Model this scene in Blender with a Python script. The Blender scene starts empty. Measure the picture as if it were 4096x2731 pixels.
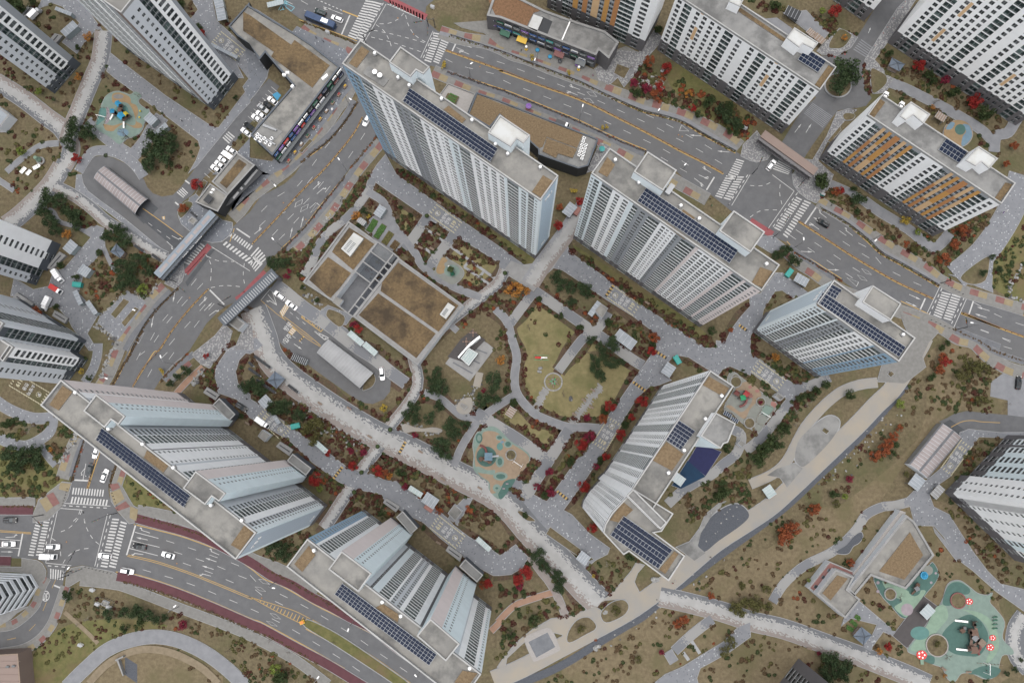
import bpy,bmesh,math,random
import numpy as np
from mathutils import Vector,Matrix
from mathutils.geometry import tessellate_polygon
random.seed(7)
S=bpy.context.scene
COL=S.collection
# camera (drone, about 272 m up, tilted 6.6 degrees)
FPX,NAD,HC=3095.0,(2078.0,1724.0),272.36
_d=Vector((NAD[0]-2048,-(NAD[1]-1365.5),-FPX)).normalized()
_Z=-_d
_X=(Vector((1,0,0))-_Z.x*_Z).normalized()
_Y=_Z.cross(_X)
R=Matrix((_X,_Y,_Z))
cam=bpy.data.cameras.new('camera');camo=bpy.data.objects.new('camera',cam);COL.objects.link(camo)
cam.sensor_width=36;cam.lens=36*FPX/4096;cam.clip_end=5000;cam.clip_start=1
camo.matrix_world=Matrix.Translation((0,0,HC))@R.to_4x4()
S.camera=camo
# overcast light
SUN_EL,SUN_ROT=math.radians(88),math.radians(215)
w=bpy.data.worlds.new('World');S.world=w;w.use_nodes=True
nt=w.node_tree;nt.nodes.clear()
sky=nt.nodes.new('ShaderNodeTexSky');sky.sky_type='NISHITA';sky.sun_disc=False
sky.sun_elevation=SUN_EL;sky.sun_rotation=SUN_ROT;sky.air_density=1.0;sky.dust_density=6.0;sky.ozone_density=1.0
bg=nt.nodes.new('ShaderNodeBackground');bg.inputs['Strength'].default_value=0.15
wo=nt.nodes.new('ShaderNodeOutputWorld')
hs=nt.nodes.new('ShaderNodeHueSaturation');hs.inputs['Saturation'].default_value=.35
nt.links.new(sky.outputs[0],hs.inputs['Color']);nt.links.new(hs.outputs[0],bg.inputs[0]);nt.links.new(bg.outputs[0],wo.inputs[0])
sl=bpy.data.lights.new('sun','SUN');sl.energy=.6;sl.angle=math.radians(120);sl.color=(1,.98,.95)
so=bpy.data.objects.new('sun',sl);COL.objects.link(so)
_sd=Vector((math.sin(SUN_ROT)*math.cos(SUN_EL),math.cos(SUN_ROT)*math.cos(SUN_EL),math.sin(SUN_EL)))
so.rotation_euler=_sd.to_track_quat('Z','Y').to_euler()
S.view_settings.view_transform='Standard';S.view_settings.look='None'
S.view_settings.gamma=1;S.view_settings.exposure=0.70;S.view_settings.use_curve_mapping=False
S.cycles.max_bounces=5;S.cycles.diffuse_bounces=3;S.cycles.glossy_bounces=2;S.cycles.transmission_bounces=3
S.cycles.use_adaptive_sampling=True
# photo pixel -> place on a level plane at height h
def G(p,h=0.0):
 r=R@Vector(((p[0]-2048)/FPX,-(p[1]-1365.5)/FPX,-1))
 t=(h-HC)/r.z
 return Vector((r.x*t,r.y*t,h))
def px(P):
 c=R.transposed()@(Vector(P)-Vector((0,0,HC)))
 return 2048-FPX*c.x/c.z,1365.5+FPX*c.y/c.z
ROW=(0,700,1400,2031)
def T(tile,s):
 if tile=='d':ox,oy,k=0,0,4096/2352
 elif tile=='s':ox,oy,k=0,0,1.0
 elif tile.isdigit():ox,oy,k=int(tile[0])*1000,ROW[int(tile[1])],1/2.24
 else:
  ox,oy,k=ZT[tile]
 v=[float(x)for x in s.split()]
 return[(ox+v[i]*k,oy+v[i+1]*k)for i in range(0,len(v),2)]
ZT={'z5':(3796,1300,1/1.28),'z4':(3796,0,1/1.28),'z6':(3796,2000,1/1.256),'z1':(3696,700,1/1.28),'kg':(3500,2250,1/1.862),'pb':(1850,1660,1/2.24),'pc':(2850,1470,1/3.319),'pa':(350,350,1/3.896),'sh':(1070,250,1/2.239),'gt':(600,780,1/2.637),'cm':(2000,60,1/3.36),'b3':(800,560,1/3.319),'en':(1120,1140,1/6.03),'t7':(0,1050,1/1.757)}
def W(tile,s,h=0.0):
 return[G(p,h)for p in T(tile,s)]
def TT(s):
 """'21: x y x y | 22: x y' -> photo pixels"""
 out=[]
 for part in s.split('|'):
  t,v=part.split(':')
  out+=T(t.strip(),v)
 return out
def WW(s,h=0.0):
 return[G(p,h)for p in TT(s)]
 # materials
MAT={}
def mat(name,c,c2=None,sc=1.0,rough=.85,detail=6,c3=None,sc3=.1,bump=0,coord='pos',metal=0,spec=.3,lo=.35,hi=.65,stretch=None):
 m=bpy.data.materials.new(name);m.use_nodes=True;MAT[name]=m
 if not name.startswith(('wall','siding','frame','car_w','white')):c,c2,c3=[k and tuple(v*.83 for v in k)for k in(c,c2,c3)]
 n,l=m.node_tree.nodes,m.node_tree.links
 b=n['Principled BSDF'];b.inputs['Roughness'].default_value=rough;b.inputs['Metallic'].default_value=metal
 b.inputs['Specular IOR Level'].default_value=spec
 b.inputs['Base Color'].default_value=(*c,1)
 if c2 is None and not bump:return m
 if coord=='pos':co=n.new('ShaderNodeNewGeometry').outputs['Position']
 else:co=n.new('ShaderNodeTexCoord').outputs['Object' if coord=='object' else 'UV']
 if stretch:
  mp=n.new('ShaderNodeMapping');mp.inputs['Scale'].default_value=stretch;l.new(co,mp.inputs['Vector']);co=mp.outputs[0]
 def noise(s,d):
  x=n.new('ShaderNodeTexNoise');x.inputs['Scale'].default_value=s;x.inputs['Detail'].default_value=d;x.inputs['Roughness'].default_value=.65
  l.new(co,x.inputs['Vector']);return x
 def ramp(src,a,bb,lo,hi):
  r=n.new('ShaderNodeMapRange');r.inputs['From Min'].default_value=lo;r.inputs['From Max'].default_value=hi
  l.new(src,r.inputs['Value'])
  x=n.new('ShaderNodeMix');x.data_type='RGBA';l.new(r.outputs[0],x.inputs['Factor'])
  for i,k in((6,a),(7,bb)):
   if isinstance(k,tuple):x.inputs[i].default_value=(*k,1)
   else:l.new(k,x.inputs[i])
  return x.outputs[2]
 n1=noise(sc,detail)
 out=ramp(n1 .outputs[0],c,c2,lo,hi)if c2 else None
 if c3:
  n3=noise(sc3,5);out=ramp(n3 .outputs[0],out,c3,.48,.66)
 if out:l.new(out,b.inputs['Base Color'])
 if bump:
  bp=n.new('ShaderNodeBump');bp.inputs['Strength'].default_value=bump;bp.inputs['Distance'].default_value=.3
  l.new(n1 .outputs[0],bp.inputs['Height']);l.new(bp.outputs[0],b.inputs['Normal'])
 return m
def plain(name,*c,rough=.6,metal=0,spec=.4):
 return mat(name,c,rough=rough,metal=metal,spec=spec)
mat('soil',(.082,.064,.036),(.150,.122,.070),.9,detail=9,c3=(.080,.078,.034),sc3=.055,bump=.5)
mat('meadow',(.112,.086,.050),(.172,.138,.082),.7,detail=9,c3=(.105,.092,.045),sc3=.05,bump=.5)
mat('lawn',(.150,.128,.060),(.205,.176,.086),.5,detail=9,c3=(.115,.112,.045),sc3=.09,bump=.3)
mat('green_lawn',(.078,.084,.026),(.135,.122,.048),.5,detail=9,c3=(.125,.095,.048),sc3=.08,bump=.4)
mat('sedum',(.100,.068,.036),(.170,.120,.062),1.2,detail=9,c3=(.050,.036,.022),sc3=.09,bump=.6)
mat('straw',(.190,.138,.080),(.125,.086,.048),1.6,detail=9,bump=.6)
mat('reeds',(.200,.110,.060),(.125,.072,.036),1.2,detail=8,bump=.8)
mat('mulch',(.060,.040,.028),(.100,.066,.042),1.3,detail=9,c3=(.062,.060,.028),sc3=.2,bump=.6)
mat('bare_earth',(.165,.132,.088),(.215,.175,.120),.8,detail=8,bump=.3)
mat('crop',(.03,.085,.016),(.075,.14,.04),2.2,detail=5,bump=.8)
mat('asphalt',(.098,.100,.105),(.122,.124,.128),.35,detail=8,c3=(.110,.110,.111),sc3=.03)
mat('dark_asphalt',(.060,.064,.070),(.076,.080,.086),.4,detail=8)
mat('concrete',(.215,.215,.212),(.27,.27,.266),.4,detail=8)
mat('kerb_stone',(.245,.25,.255),(.30,.305,.31),.5)
mat('roof_concrete',(.250,.243,.222),(.180,.176,.165),.16,detail=9,c3=(.110,.109,.104),sc3=.12,lo=.38,hi=.6)
mat('roof_grey',(.230,.230,.222),(.170,.170,.166),.2,detail=9,c3=(.120,.120,.117),sc3=.1,lo=.38,hi=.62)
mat('roof_white',(.48,.49,.48),(.40,.395,.36),.25,detail=6,lo=.45,hi=.7)
mat('sand_paving',(.285,.255,.208),(.235,.230,.218),.09,detail=7)
mat('dark_gravel',(.058,.064,.076),(.085,.092,.105),2.5,detail=6)
mat('pond_water',(.05,.06,.075),(.085,.095,.11),.5,rough=.25)
mat('brick_red',(.165,.080,.073),(.200,.105,.094),.8)
mat('brick_yellow',(.215,.175,.105),(.250,.208,.13),.8)
mat('brick_grey',(.158,.155,.146),(.195,.192,.182),.9)
mat('cycle_red',(.080,.032,.038),(.098,.040,.047),.6)
mat('cycle_crossing',(.215,.060,.066),(.25,.08,.085),.6)
mat('path_brown',(.200,.175,.162),(.245,.220,.206),.6)
mat('path_slate',(.112,.116,.126),(.145,.150,.160),.5)
mat('path_grey',(.170,.175,.186),(.210,.215,.226),.4)
mat('clay_path',(.250,.150,.105),(.29,.185,.13),.5)
mat('stone_rock',(.32,.32,.31),(.17,.17,.165),1.6,bump=.4)
mat('dark_rock',(.12,.12,.12),(.065,.065,.065),1.6,bump=.4)
mat('paint_white',(.46,.46,.45),(.30,.30,.295),1.6,detail=8,lo=.5,hi=.75)
plain('paint_yellow',.38,.25,.085,rough=.7)
plain('paint_cream',.40,.365,.25,rough=.7)
plain('paint_cyan',.16,.36,.42,rough=.7)
plain('paint_blue',.05,.25,.42,rough=.7)
def wall(name,r,g,b,k=.93):
 return mat(name,(r,g,b),(r*k,g*k,b*k),.25,rough=.7,detail=5)
wall('wall_white',.90,.91,.91);wall('wall_cool',.76,.83,.85);wall('wall_grey',.31,.33,.35);wall('wall_mid',.60,.63,.66)
wall('wall_blue',.27,.40,.52);wall('wall_paleblue',.70,.80,.83);wall('wall_pink',.72,.65,.63);wall('wall_stone',.13,.125,.13)
wall('wall_slate',.075,.086,.10);wall('wall_orange',.58,.31,.10);wall('wall_rust',.50,.24,.10);wall('wall_peach',.68,.46,.26)
wall('wall_brown',.19,.145,.125);wall('wall_stone_blue',.17,.20,.23);wall('parapet',.38,.38,.37,.8);wall('wall_black',.035,.037,.04)
def siding(name,c):
 m=mat(name,c);n,l=m.node_tree.nodes,m.node_tree.links
 ge=n.new('ShaderNodeNewGeometry');sx=n.new('ShaderNodeSeparateXYZ');l.new(ge.outputs['Position'],sx.inputs[0])
 md=n.new('ShaderNodeMath');md.operation='PINGPONG';md.inputs[1].default_value=.75;l.new(sx.outputs[2],md.inputs[0])
 lt=n.new('ShaderNodeMapRange');lt.inputs['From Min'].default_value=0.05;lt.inputs['From Max'].default_value=.3;l.new(md.outputs[0],lt.inputs['Value'])
 x=n.new('ShaderNodeMix');x.data_type='RGBA';l.new(lt.outputs[0],x.inputs['Factor'])
 x.inputs[6].default_value=(*[k*.62 for k in c],1);x.inputs[7].default_value=(*c,1)
 l.new(x.outputs[2],n['Principled BSDF'].inputs['Base Color'])
siding('siding_blue',(.46,.57,.66));siding('siding_grey',(.44,.51,.58));siding('siding_pale',(.58,.67,.73))
def glassy(name,c,c2,rough=.12):
 m=mat(name,c,rough=rough,spec=.25);n,l=m.node_tree.nodes,m.node_tree.links
 oi=n.new('ShaderNodeObjectInfo');ge=n.new('ShaderNodeNewGeometry')
 x0=n.new('ShaderNodeVectorMath');x0 .operation='SNAP';x0 .inputs[1].default_value=(2.6,2.6,2.6);l.new(ge.outputs['Position'],x0 .inputs[0])
 wn=n.new('ShaderNodeTexWhiteNoise');l.new(x0 .outputs[0],wn.inputs['Vector'])
 x=n.new('ShaderNodeMix');x.data_type='RGBA';pw=n.new('ShaderNodeMath');pw.operation='POWER';pw.inputs[1].default_value=2.6;l.new(wn.outputs['Value'],pw.inputs[0]);l.new(pw.outputs[0],x.inputs['Factor'])
 x.inputs[6].default_value=(*c,1);x.inputs[7].default_value=(*c2,1);l.new(x.outputs[2],n['Principled BSDF'].inputs['Base Color'])
glassy('glass',(.010,.015,.018),(.13,.14,.145),.3);glassy('glass_green',(.008,.020,.021),(.085,.125,.12),.3)
glassy('glass_roof',(.22,.27,.27),(.26,.31,.31),.2);plain('frame_light',.42,.44,.44);plain('frame_dark',.10,.11,.115)
def solar_mat():
 m=mat('solar_cell',(.012,.018,.036),rough=.35,spec=.06);n,l=m.node_tree.nodes,m.node_tree.links
 tc=n.new('ShaderNodeTexCoord');br=n.new('ShaderNodeTexBrick');br.offset=0;l.new(tc.outputs['UV'],br.inputs['Vector'])
 br.inputs['Color1'].default_value=(.007,.011,.026,1);br.inputs['Color2'].default_value=(.010,.016,.034,1);br.inputs['Mortar'].default_value=(.03,.04,.06,1)
 br.inputs['Scale'].default_value=1;br.inputs['Mortar Size'].default_value=.02;br.inputs['Brick Width'].default_value=.25;br.inputs['Row Height'].default_value=.5
 l.new(br.outputs[0],n['Principled BSDF'].inputs['Base Color'])
solar_mat();plain('alu',.42,.44,.46,rough=.5);plain('white_metal',.75,.75,.74,rough=.45);plain('dark_metal',.05,.052,.056,rough=.5)
plain('steel',.30,.31,.32,rough=.4,metal=.3);plain('rust_metal',.24,.14,.075,rough=.8)
mat('timber',(.20,.15,.115),(.27,.21,.165),1.5,stretch=(1,6,1));mat('grey_timber',(.25,.235,.22),(.33,.315,.30),1.5,stretch=(1,7,1))
plain('canopy_glass',.30,.35,.36,rough=.35);mat('canopy_brown',(.235,.205,.20),(.30,.265,.26),.3,rough=.45)
mat('standing_seam',(.235,.24,.245),(.28,.285,.29),.3,rough=.5);mat('tile_roof',(.10,.13,.17),(.15,.18,.22),1.2,rough=.6)
mat('shed_roof',(.22,.245,.27),(.28,.305,.33),.6,rough=.5)
for nm,c in(('rubber_mint',(0.176,0.237,0.206)),('rubber_green',(0.065,0.129,0.112)),('rubber_teal',(0.095,0.198,0.181)),('rubber_sand',(0.267,0.202,0.142)),('rubber_pale',(0.206,0.215,0.194)),('rubber_orange',(0.275,0.194,0.107)),('rubber_blue',(0.146,0.224,0.284)),('rubber_pink',(0.275,0.237,0.258)),('rubber_lime',(0.198,0.284,0.215)),('rubber_coral',(0.292,0.146,0.125)),('court_blue',(0.009,0.034,0.073)),('court_navy',(0.019,0.022,0.073)),('court_slate',(0.056,0.077,0.116)),('deck_dark',(0.073,0.067,0.067))):
 mat(nm,c,tuple(k*.84 for k in c),.7,detail=6)
for nm,c in(('red',(.50,.04,.035)),('white_plastic',(.78,.78,.76)),('blue_plastic',(.03,.24,.42)),('yellow_plastic',(.55,.42,.04)),('teal_bin',(.03,.27,.24)),('car_white',(.80,.80,.80)),('car_black',(.012,.013,.015)),('car_grey',(.055,.062,.066)),('car_green',(.02,.032,.03)),('bus_blue',(.028,.055,.12)),('car_silver',(.45,.46,.47)),('tyre',(.015,.015,.015)),('lamp_glass',(.75,.75,.72)),('tail_red',(.35,.02,.02)),('orange_plastic',(.60,.20,.03)),('purple',(.20,.10,.34)),('skin',(.45,.29,.22)),('cloth_black',(.02,.02,.022)),('cloth_navy',(.03,.04,.08)),('cloth_white',(.6,.6,.6)),('cloth_red',(.35,.05,.05)),('cloth_purple',(.24,.10,.28)),('green_plastic',(.04,.30,.14)),('maroon',(.16,.055,.05)),('brown_plastic',(.16,.10,.075)),('awning_yellow',(.60,.38,.035)),('sign_blue',(.03,.09,.25)),('sign_teal',(.05,.28,.27)),('sign_green',(.02,.10,.06))):
 plain(nm,*c,rough=.35 if nm.startswith(('car','bus'))else .55)
for nm,c,c2 in(('pine',(.024,.044,.020),(.060,.086,.038)),('leaf_red',(.19,.014,.016),(.31,.038,.028)),('leaf_rust',(.17,.042,.020),(.26,.085,.034)),('leaf_yellow',(.34,.23,.03),(.42,.33,.07)),('leaf_orange',(.33,.13,.028),(.40,.20,.05)),('leaf_crimson',(.12,.013,.030),(.22,.03,.05)),('azalea',(.050,.017,.014),(.092,.036,.025)),('shrub_green',(.022,.040,.015),(.058,.076,.028)),('shrub_brown',(.072,.046,.026),(.125,.085,.046)),('shrub_olive',(.070,.072,.026),(.125,.116,.044)),('leaf_lime',(.12,.17,.03),(.20,.23,.06))):
 m=mat(nm,c,c2,2.2,coord='object',detail=2,lo=.3,hi=.7,rough=.75,spec=.15)
mat('bark',(.085,.066,.052),(.13,.105,.085),4,coord='object');mat('pale_twig',(.27,.245,.21),(.20,.18,.155),4,coord='object')
def dots_mat(name,base,base2,dens_w=.93,dens_d=.06,cell=.55,white=(.62,.63,.64),dark=(.085,.09,.10)):
 """paving flags with scattered pale and dark single stones"""
 m=mat(name,base,base2,.5,detail=7);n,l=m.node_tree.nodes,m.node_tree.links
 b=n['Principled BSDF'];old=b.inputs['Base Color'].links[0].from_socket
 ge=n.new('ShaderNodeNewGeometry');rt=n.new('ShaderNodeMapping');rt.inputs['Rotation'].default_value=(0,0,.62);l.new(ge.outputs['Position'],rt.inputs['Vector'])
 sn=n.new('ShaderNodeVectorMath');sn.operation='SNAP';sn.inputs[1].default_value=(cell,cell,1000);l.new(rt.outputs[0],sn.inputs[0])
 wn=n.new('ShaderNodeTexWhiteNoise');l.new(sn.outputs[0],wn.inputs['Vector'])
 for op,th,c in(('GREATER_THAN',dens_w,white),('LESS_THAN',dens_d,dark)):
  g=n.new('ShaderNodeMath');g.operation=op;g.inputs[1].default_value=th;l.new(wn.outputs['Value'],g.inputs[0])
  x=n.new('ShaderNodeMix');x.data_type='RGBA';l.new(g.outputs[0],x.inputs['Factor']);l.new(old,x.inputs[6]);x.inputs[7].default_value=(*c,1);old=x.outputs[2]
 l.new(old,b.inputs['Base Color'])
dots_mat('dotted_paving',(.165,.172,.186),(.195,.202,.216),.972,.03,.36,(.30,.31,.32),(.10,.105,.115))
dots_mat('dotted_plaza',(.135,.145,.163),(.162,.172,.19),.972,.03,.36,(.29,.305,.32),(.085,.09,.10))
dots_mat('cobble',(.165,.165,.170),(.19,.19,.195),.72,.2,.4,(.24,.24,.236),(.125,.125,.13))
def dissolve_mat(name,left,mid,right,a=.42,bq=.42,spread=.5,cell=.32,midc=(.262,.262,.256)):
 """path whose pale stones thin out towards its borders; UV.y runs -1..1 across, UV.x in metres along"""
 m=mat(name,mid,rough=.8);n,l=m.node_tree.nodes,m.node_tree.links;b=n['Principled BSDF']
 uv=n.new('ShaderNodeUVMap').outputs[0];sx=n.new('ShaderNodeSeparateXYZ');l.new(uv,sx.inputs[0])
 ge=n.new('ShaderNodeNewGeometry');rt=n.new('ShaderNodeMapping');rt.inputs['Rotation'].default_value=(0,0,.62);l.new(ge.outputs['Position'],rt.inputs['Vector'])
 sn=n.new('ShaderNodeVectorMath');sn.operation='SNAP';sn.inputs[1].default_value=(cell*1.9,cell,1000);l.new(rt.outputs[0],sn.inputs[0])
 wn=n.new('ShaderNodeTexWhiteNoise');l.new(sn.outputs[0],wn.inputs['Vector'])
 ns=n.new('ShaderNodeTexNoise');ns.inputs['Scale'].default_value=.5;l.new(ge.outputs['Position'],ns.inputs['Vector'])
 def math_(op,x,y):
  k=n.new('ShaderNodeMath');k.operation=op
  for i,v in enumerate((x,y)):
   if isinstance(v,(int,float)):k.inputs[i].default_value=v
   else:l.new(v,k.inputs[i])
  return k.outputs[0]
 nz=n.new('ShaderNodeTexNoise');nz.inputs['Scale'].default_value=.35;nz.inputs['Detail'].default_value=6;l.new(ge.outputs['Position'],nz.inputs['Vector'])
 mr=n.new('ShaderNodeMapRange');mr.inputs['From Min'].default_value=.35;mr.inputs['From Max'].default_value=.65;mr.inputs['To Min'].default_value=.90;mr.inputs['To Max'].default_value=1.04;l.new(nz.outputs[0],mr.inputs['Value'])
 jit=math_('MULTIPLY',math_('SUBTRACT',wn.outputs['Value'],.5),spread)
 v=math_('ADD',sx.outputs[1],jit)
 hi=math_('GREATER_THAN',v,a);lo=math_('LESS_THAN',v,-bq)
 x=n.new('ShaderNodeMix');x.data_type='RGBA';l.new(hi,x.inputs['Factor']);x.inputs[6].default_value=(*midc,1);x.inputs[7].default_value=(*left,1)
 y=n.new('ShaderNodeMix');y.data_type='RGBA';l.new(lo,y.inputs['Factor']);l.new(x.outputs[2],y.inputs[6]);y.inputs[7].default_value=(*right,1)
 z=n.new('ShaderNodeVectorMath');z.operation='SCALE';l.new(y.outputs[2],z.inputs[0]);l.new(mr.outputs[0],z.inputs['Scale'])
 l.new(z.outputs[0],b.inputs['Base Color'])
SL,BR,GY=(.105,.11,.118),(.178,.156,.144),(.19,.195,.205)
dissolve_mat('dissolve_sb',SL,(.5,.5,.5),BR,.52,.52,.55)
dissolve_mat('dissolve_bs',BR,(.5,.5,.5),SL,.52,.52,.55)
dissolve_mat('dissolve_ss',SL,(.5,.5,.5),SL,.4,.6,.5)
dissolve_mat('dissolve_bg',BR,(.5,.5,.5),(.20,.205,.215),.5,.55,.5)
def band_mat(name):
 """narrow garden path: slate, pale and speckled lengths in turn"""
 m=mat(name,GY,rough=.8);n,l=m.node_tree.nodes,m.node_tree.links;b=n['Principled BSDF']
 uv=n.new('ShaderNodeUVMap').outputs[0];sx=n.new('ShaderNodeSeparateXYZ');l.new(uv,sx.inputs[0])
 ge=n.new('ShaderNodeNewGeometry');rt=n.new('ShaderNodeMapping');rt.inputs['Rotation'].default_value=(0,0,.62);l.new(ge.outputs['Position'],rt.inputs['Vector'])
 sn=n.new('ShaderNodeVectorMath');sn.operation='SNAP';sn.inputs[1].default_value=(.5,.32,1000);l.new(rt.outputs[0],sn.inputs[0])
 wn=n.new('ShaderNodeTexWhiteNoise');l.new(sn.outputs[0],wn.inputs['Vector'])
 k=n.new('ShaderNodeMath');k.operation='PINGPONG';k.inputs[1].default_value=8;l.new(sx.outputs[0],k.inputs[0])
 r=n.new('ShaderNodeMapRange');r.inputs['From Min'].default_value=2.6;r.inputs['From Max'].default_value=5.4;l.new(k.outputs[0],r.inputs['Value'])
 g=n.new('ShaderNodeMath');g.operation='GREATER_THAN';l.new(r.outputs[0],g.inputs[0]);l.new(wn.outputs['Value'],g.inputs[1])
 x=n.new('ShaderNodeMix');x.data_type='RGBA';l.new(g.outputs[0],x.inputs['Factor']);x.inputs[6].default_value=(.125,.13,.14,1);x.inputs[7].default_value=(.20,.20,.196,1)
 l.new(x.outputs[2],b.inputs['Base Color'])
band_mat('banded_path')
# mesh building
class MB:
 def __init__(s):s.v=[];s.f=[];s.m=[];s.mats=[];s.uv={}
 def mi(s,name):
  if name not in s.mats:s.mats.append(name)
  return s.mats.index(name)
 def face(s,pts,m,uv=None):
  i=len(s.v);s.v+=[tuple(p)for p in pts];s.f.append(tuple(range(i,i+len(pts))));s.m.append(s.mi(m))
  if uv:s.uv[len(s.f)-1]=uv
 def box(s,c,d,m,rz=0,top=None):
  """c = centre of the bottom, d = sizes, rotated rz about z; top = material of the upper face"""
  ca,sa=math.cos(rz),math.sin(rz);P=[]
  for z in(0,d[2]):
   for a,b in((-1,-1),(1,-1),(1,1),(-1,1)):
    x,y=a*d[0]/2,b*d[1]/2;P.append((c[0]+x*ca-y*sa,c[1]+x*sa+y*ca,c[2]+z))
  for q in((0,1,5,4),(1,2,6,5),(2,3,7,6),(3,0,4,7)):s.face([P[i]for i in q],m)
  s.face([P[i]for i in(4,5,6,7)],top or m);s.face([P[i]for i in(3,2,1,0)],m)
 def prism(s,poly,z0,z1,m,top=None,bottom=False):
  poly=ccw(poly);k=len(poly)
  for i in range(k):
   a,b=poly[i],poly[(i+1)%k]
   s.face([(a[0],a[1],z0),(b[0],b[1],z0),(b[0],b[1],z1),(a[0],a[1],z1)],m)
  s.face([(p[0],p[1],z1)for p in poly],top or m)
  if bottom:s.face([(p[0],p[1],z0)for p in reversed(poly)],m)
 def tube(s,a,b,ra,rb,m,n=6,cap=True):
  a,b=Vector(a),Vector(b);d=(b-a).normalized();u=d.orthogonal().normalized();v=d.cross(u)
  A=[a+ra*(math.cos(t)*u+math.sin(t)*v)for t in[2*math.pi*i/n for i in range(n)]]
  B=[b+rb*(math.cos(t)*u+math.sin(t)*v)for t in[2*math.pi*i/n for i in range(n)]]
  for i in range(n):s.face([A[i],A[(i+1)%n],B[(i+1)%n],B[i]],m)
  if cap:s.face(B,m);s.face(A[::-1],m)
 def lathe(s,c,prof,m,n=12):
  """prof = [(r, z)]"""
  for i in range(len(prof)-1):
   (r0,z0),(r1,z1)=prof[i],prof[i+1]
   for k in range(n):
    t0,t1=2*math.pi*k/n,2*math.pi*(k+1)/n
    q=[(c[0]+r*math.cos(t),c[1]+r*math.sin(t),c[2]+z)for r,z,t in((r0,z0,t0),(r0,z0,t1),(r1,z1,t1),(r1,z1,t0))]
    if r1<1e-4:q=q[:3]
    elif r0<1e-4:q=[q[0],q[2],q[3]]
    s.face(q,m)
 def mesh(s,name,smooth=False):
  me=bpy.data.meshes.new(name);me.from_pydata(s.v,[],s.f)
  for k in s.mats:me.materials.append(MAT[k])
  me.polygons.foreach_set('material_index',s.m)
  if s.uv:
   l=me.uv_layers.new(name='UVMap')
   for fi,uv in s.uv.items():
    for li,q in zip(me.polygons[fi].loop_indices,uv):l.data[li].uv=q
  if smooth:me.polygons.foreach_set('use_smooth',[True]*len(s.f))
  me.update();return me
 def build(s,name,parent=None,smooth=False,**kw):
  if not s.f:return None
  return put(name,s.mesh(name,smooth),parent,**kw)
def put(name,me,parent=None,loc=None,rz=0,label=None,cat=None,group=None,kind=None,sc=None):
 o=bpy.data.objects.new(name,me);COL.objects.link(o)
 if parent:o.parent=parent
 if loc is not None:o.location=loc
 if rz:o.rotation_euler=(0,0,rz)
 if sc:o.scale=sc if isinstance(sc,tuple)else(sc,sc,sc)
 if label:o['label']=label
 if cat:o['category']=cat
 if group:o['group']=group
 if kind:o['kind']=kind
 return o
def thing(name,label,cat,loc=(0,0,0),rz=0,group=None,sc=None):
 return put(name,None,None,loc,rz,label,cat,group,None,sc)
def copy_tree(o,loc,rz,sc=None,label=None,group=None):
 c=o.copy();COL.objects.link(c);c.location=loc;c.rotation_euler=(0,0,rz)
 if sc:c.scale=(sc,sc,sc)
 if label:c['label']=label
 if group:c['group']=group
 for ch in list(o.children):
  d=ch.copy();COL.objects.link(d);d.parent=c
  for g in list(ch.children):
   e=g.copy();COL.objects.link(e);e.parent=d
 return c
def area(p):return sum(p[i][0]*p[(i+1)%len(p)][1]-p[(i+1)%len(p)][0]*p[i][1]for i in range(len(p)))/2
def ccw(p):return list(p)if area(p)>0 else list(reversed(p))
def spline(p,n=5,closed=False):
 k=len(p);out=[]
 rng=range(k)if closed else range(k-1)
 for i in rng:
  if closed:a,b,c,d=p[i-1],p[i],p[(i+1)%k],p[(i+2)%k]
  else:a,b,c,d=p[max(i-1,0)],p[i],p[i+1],p[min(i+2,k-1)]
  for j in range(n):
   t=j/n
   out.append(tuple(.5*((2*b[q])+(-a[q]+c[q])*t+(2*a[q]-5*b[q]+4*c[q]-d[q])*t*t+(-a[q]+3*b[q]-3*c[q]+d[q])*t**3)for q in range(2)))
 if not closed:out.append((p[-1][0],p[-1][1]))
 return out
def offset(p,d):
 p=ccw([(q[0],q[1])for q in p]);k=len(p);out=[]
 for i in range(k):
  a,b,c=Vector(p[i-1]),Vector(p[i]),Vector(p[(i+1)%k])
  e,f=(b-a),(c-b)
  if e.length<1e-6 or f.length<1e-6:out.append(tuple(b));continue
  n1=Vector((e.y,-e.x)).normalized();n2=Vector((f.y,-f.x)).normalized();m=n1+n2
  if m.length<.3:m=n1
  else:m=m.normalized()/max(.5,m.normalized().dot(n1))
  out.append((b.x+m.x*d,b.y+m.y*d))
 return out
BLOCK=[]
def block(p):
 xs=[q[0]for q in p];ys=[q[1]for q in p];BLOCK.append(([(q[0],q[1])for q in p],min(xs),max(xs),min(ys),max(ys)))
def inside(x,y,p):
 c=False;j=len(p)-1
 for i in range(len(p)):
  if(p[i][1]>y)!=(p[j][1]>y)and x<(p[j][0]-p[i][0])*(y-p[i][1])/(p[j][1]-p[i][1])+p[i][0]:c=not c
  j=i
 return c
def blocked(x,y):
 for p,x0,x1,y0,y1 in BLOCK:
  if x0<x<x1 and y0<y<y1 and inside(x,y,p):return True
 return False
EDGES=[]
LAYER=[0]
def sheet(name,poly,m,z,parent=None,uvs=None):
 b=MB();b.face([(p[0],p[1],z)for p in ccw(poly)],m);return b.build(name,parent,kind=None if parent else 'structure')
def paved(name,poly,m,kerb=.22,edge=0,kmat='kerb_stone',lift=0):
 """a paved area: a slab with a stone kerb that stands out round it"""
 LAYER[0]+=1;i=LAYER[0];poly=ccw([(p[0],p[1])for p in poly]);b=MB()
 z=.20+.001*i+lift
 b.face([(p[0],p[1],z)for p in poly],m)
 o=b.build(name,None,kind='structure')
 if kerb:
  k=MB();k.prism(offset(poly,kerb),0,.10+.0008*i+lift,kmat);k.build('kerb',o)
 block(poly)
 if edge:EDGES.append((poly,edge))
 return o
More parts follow.
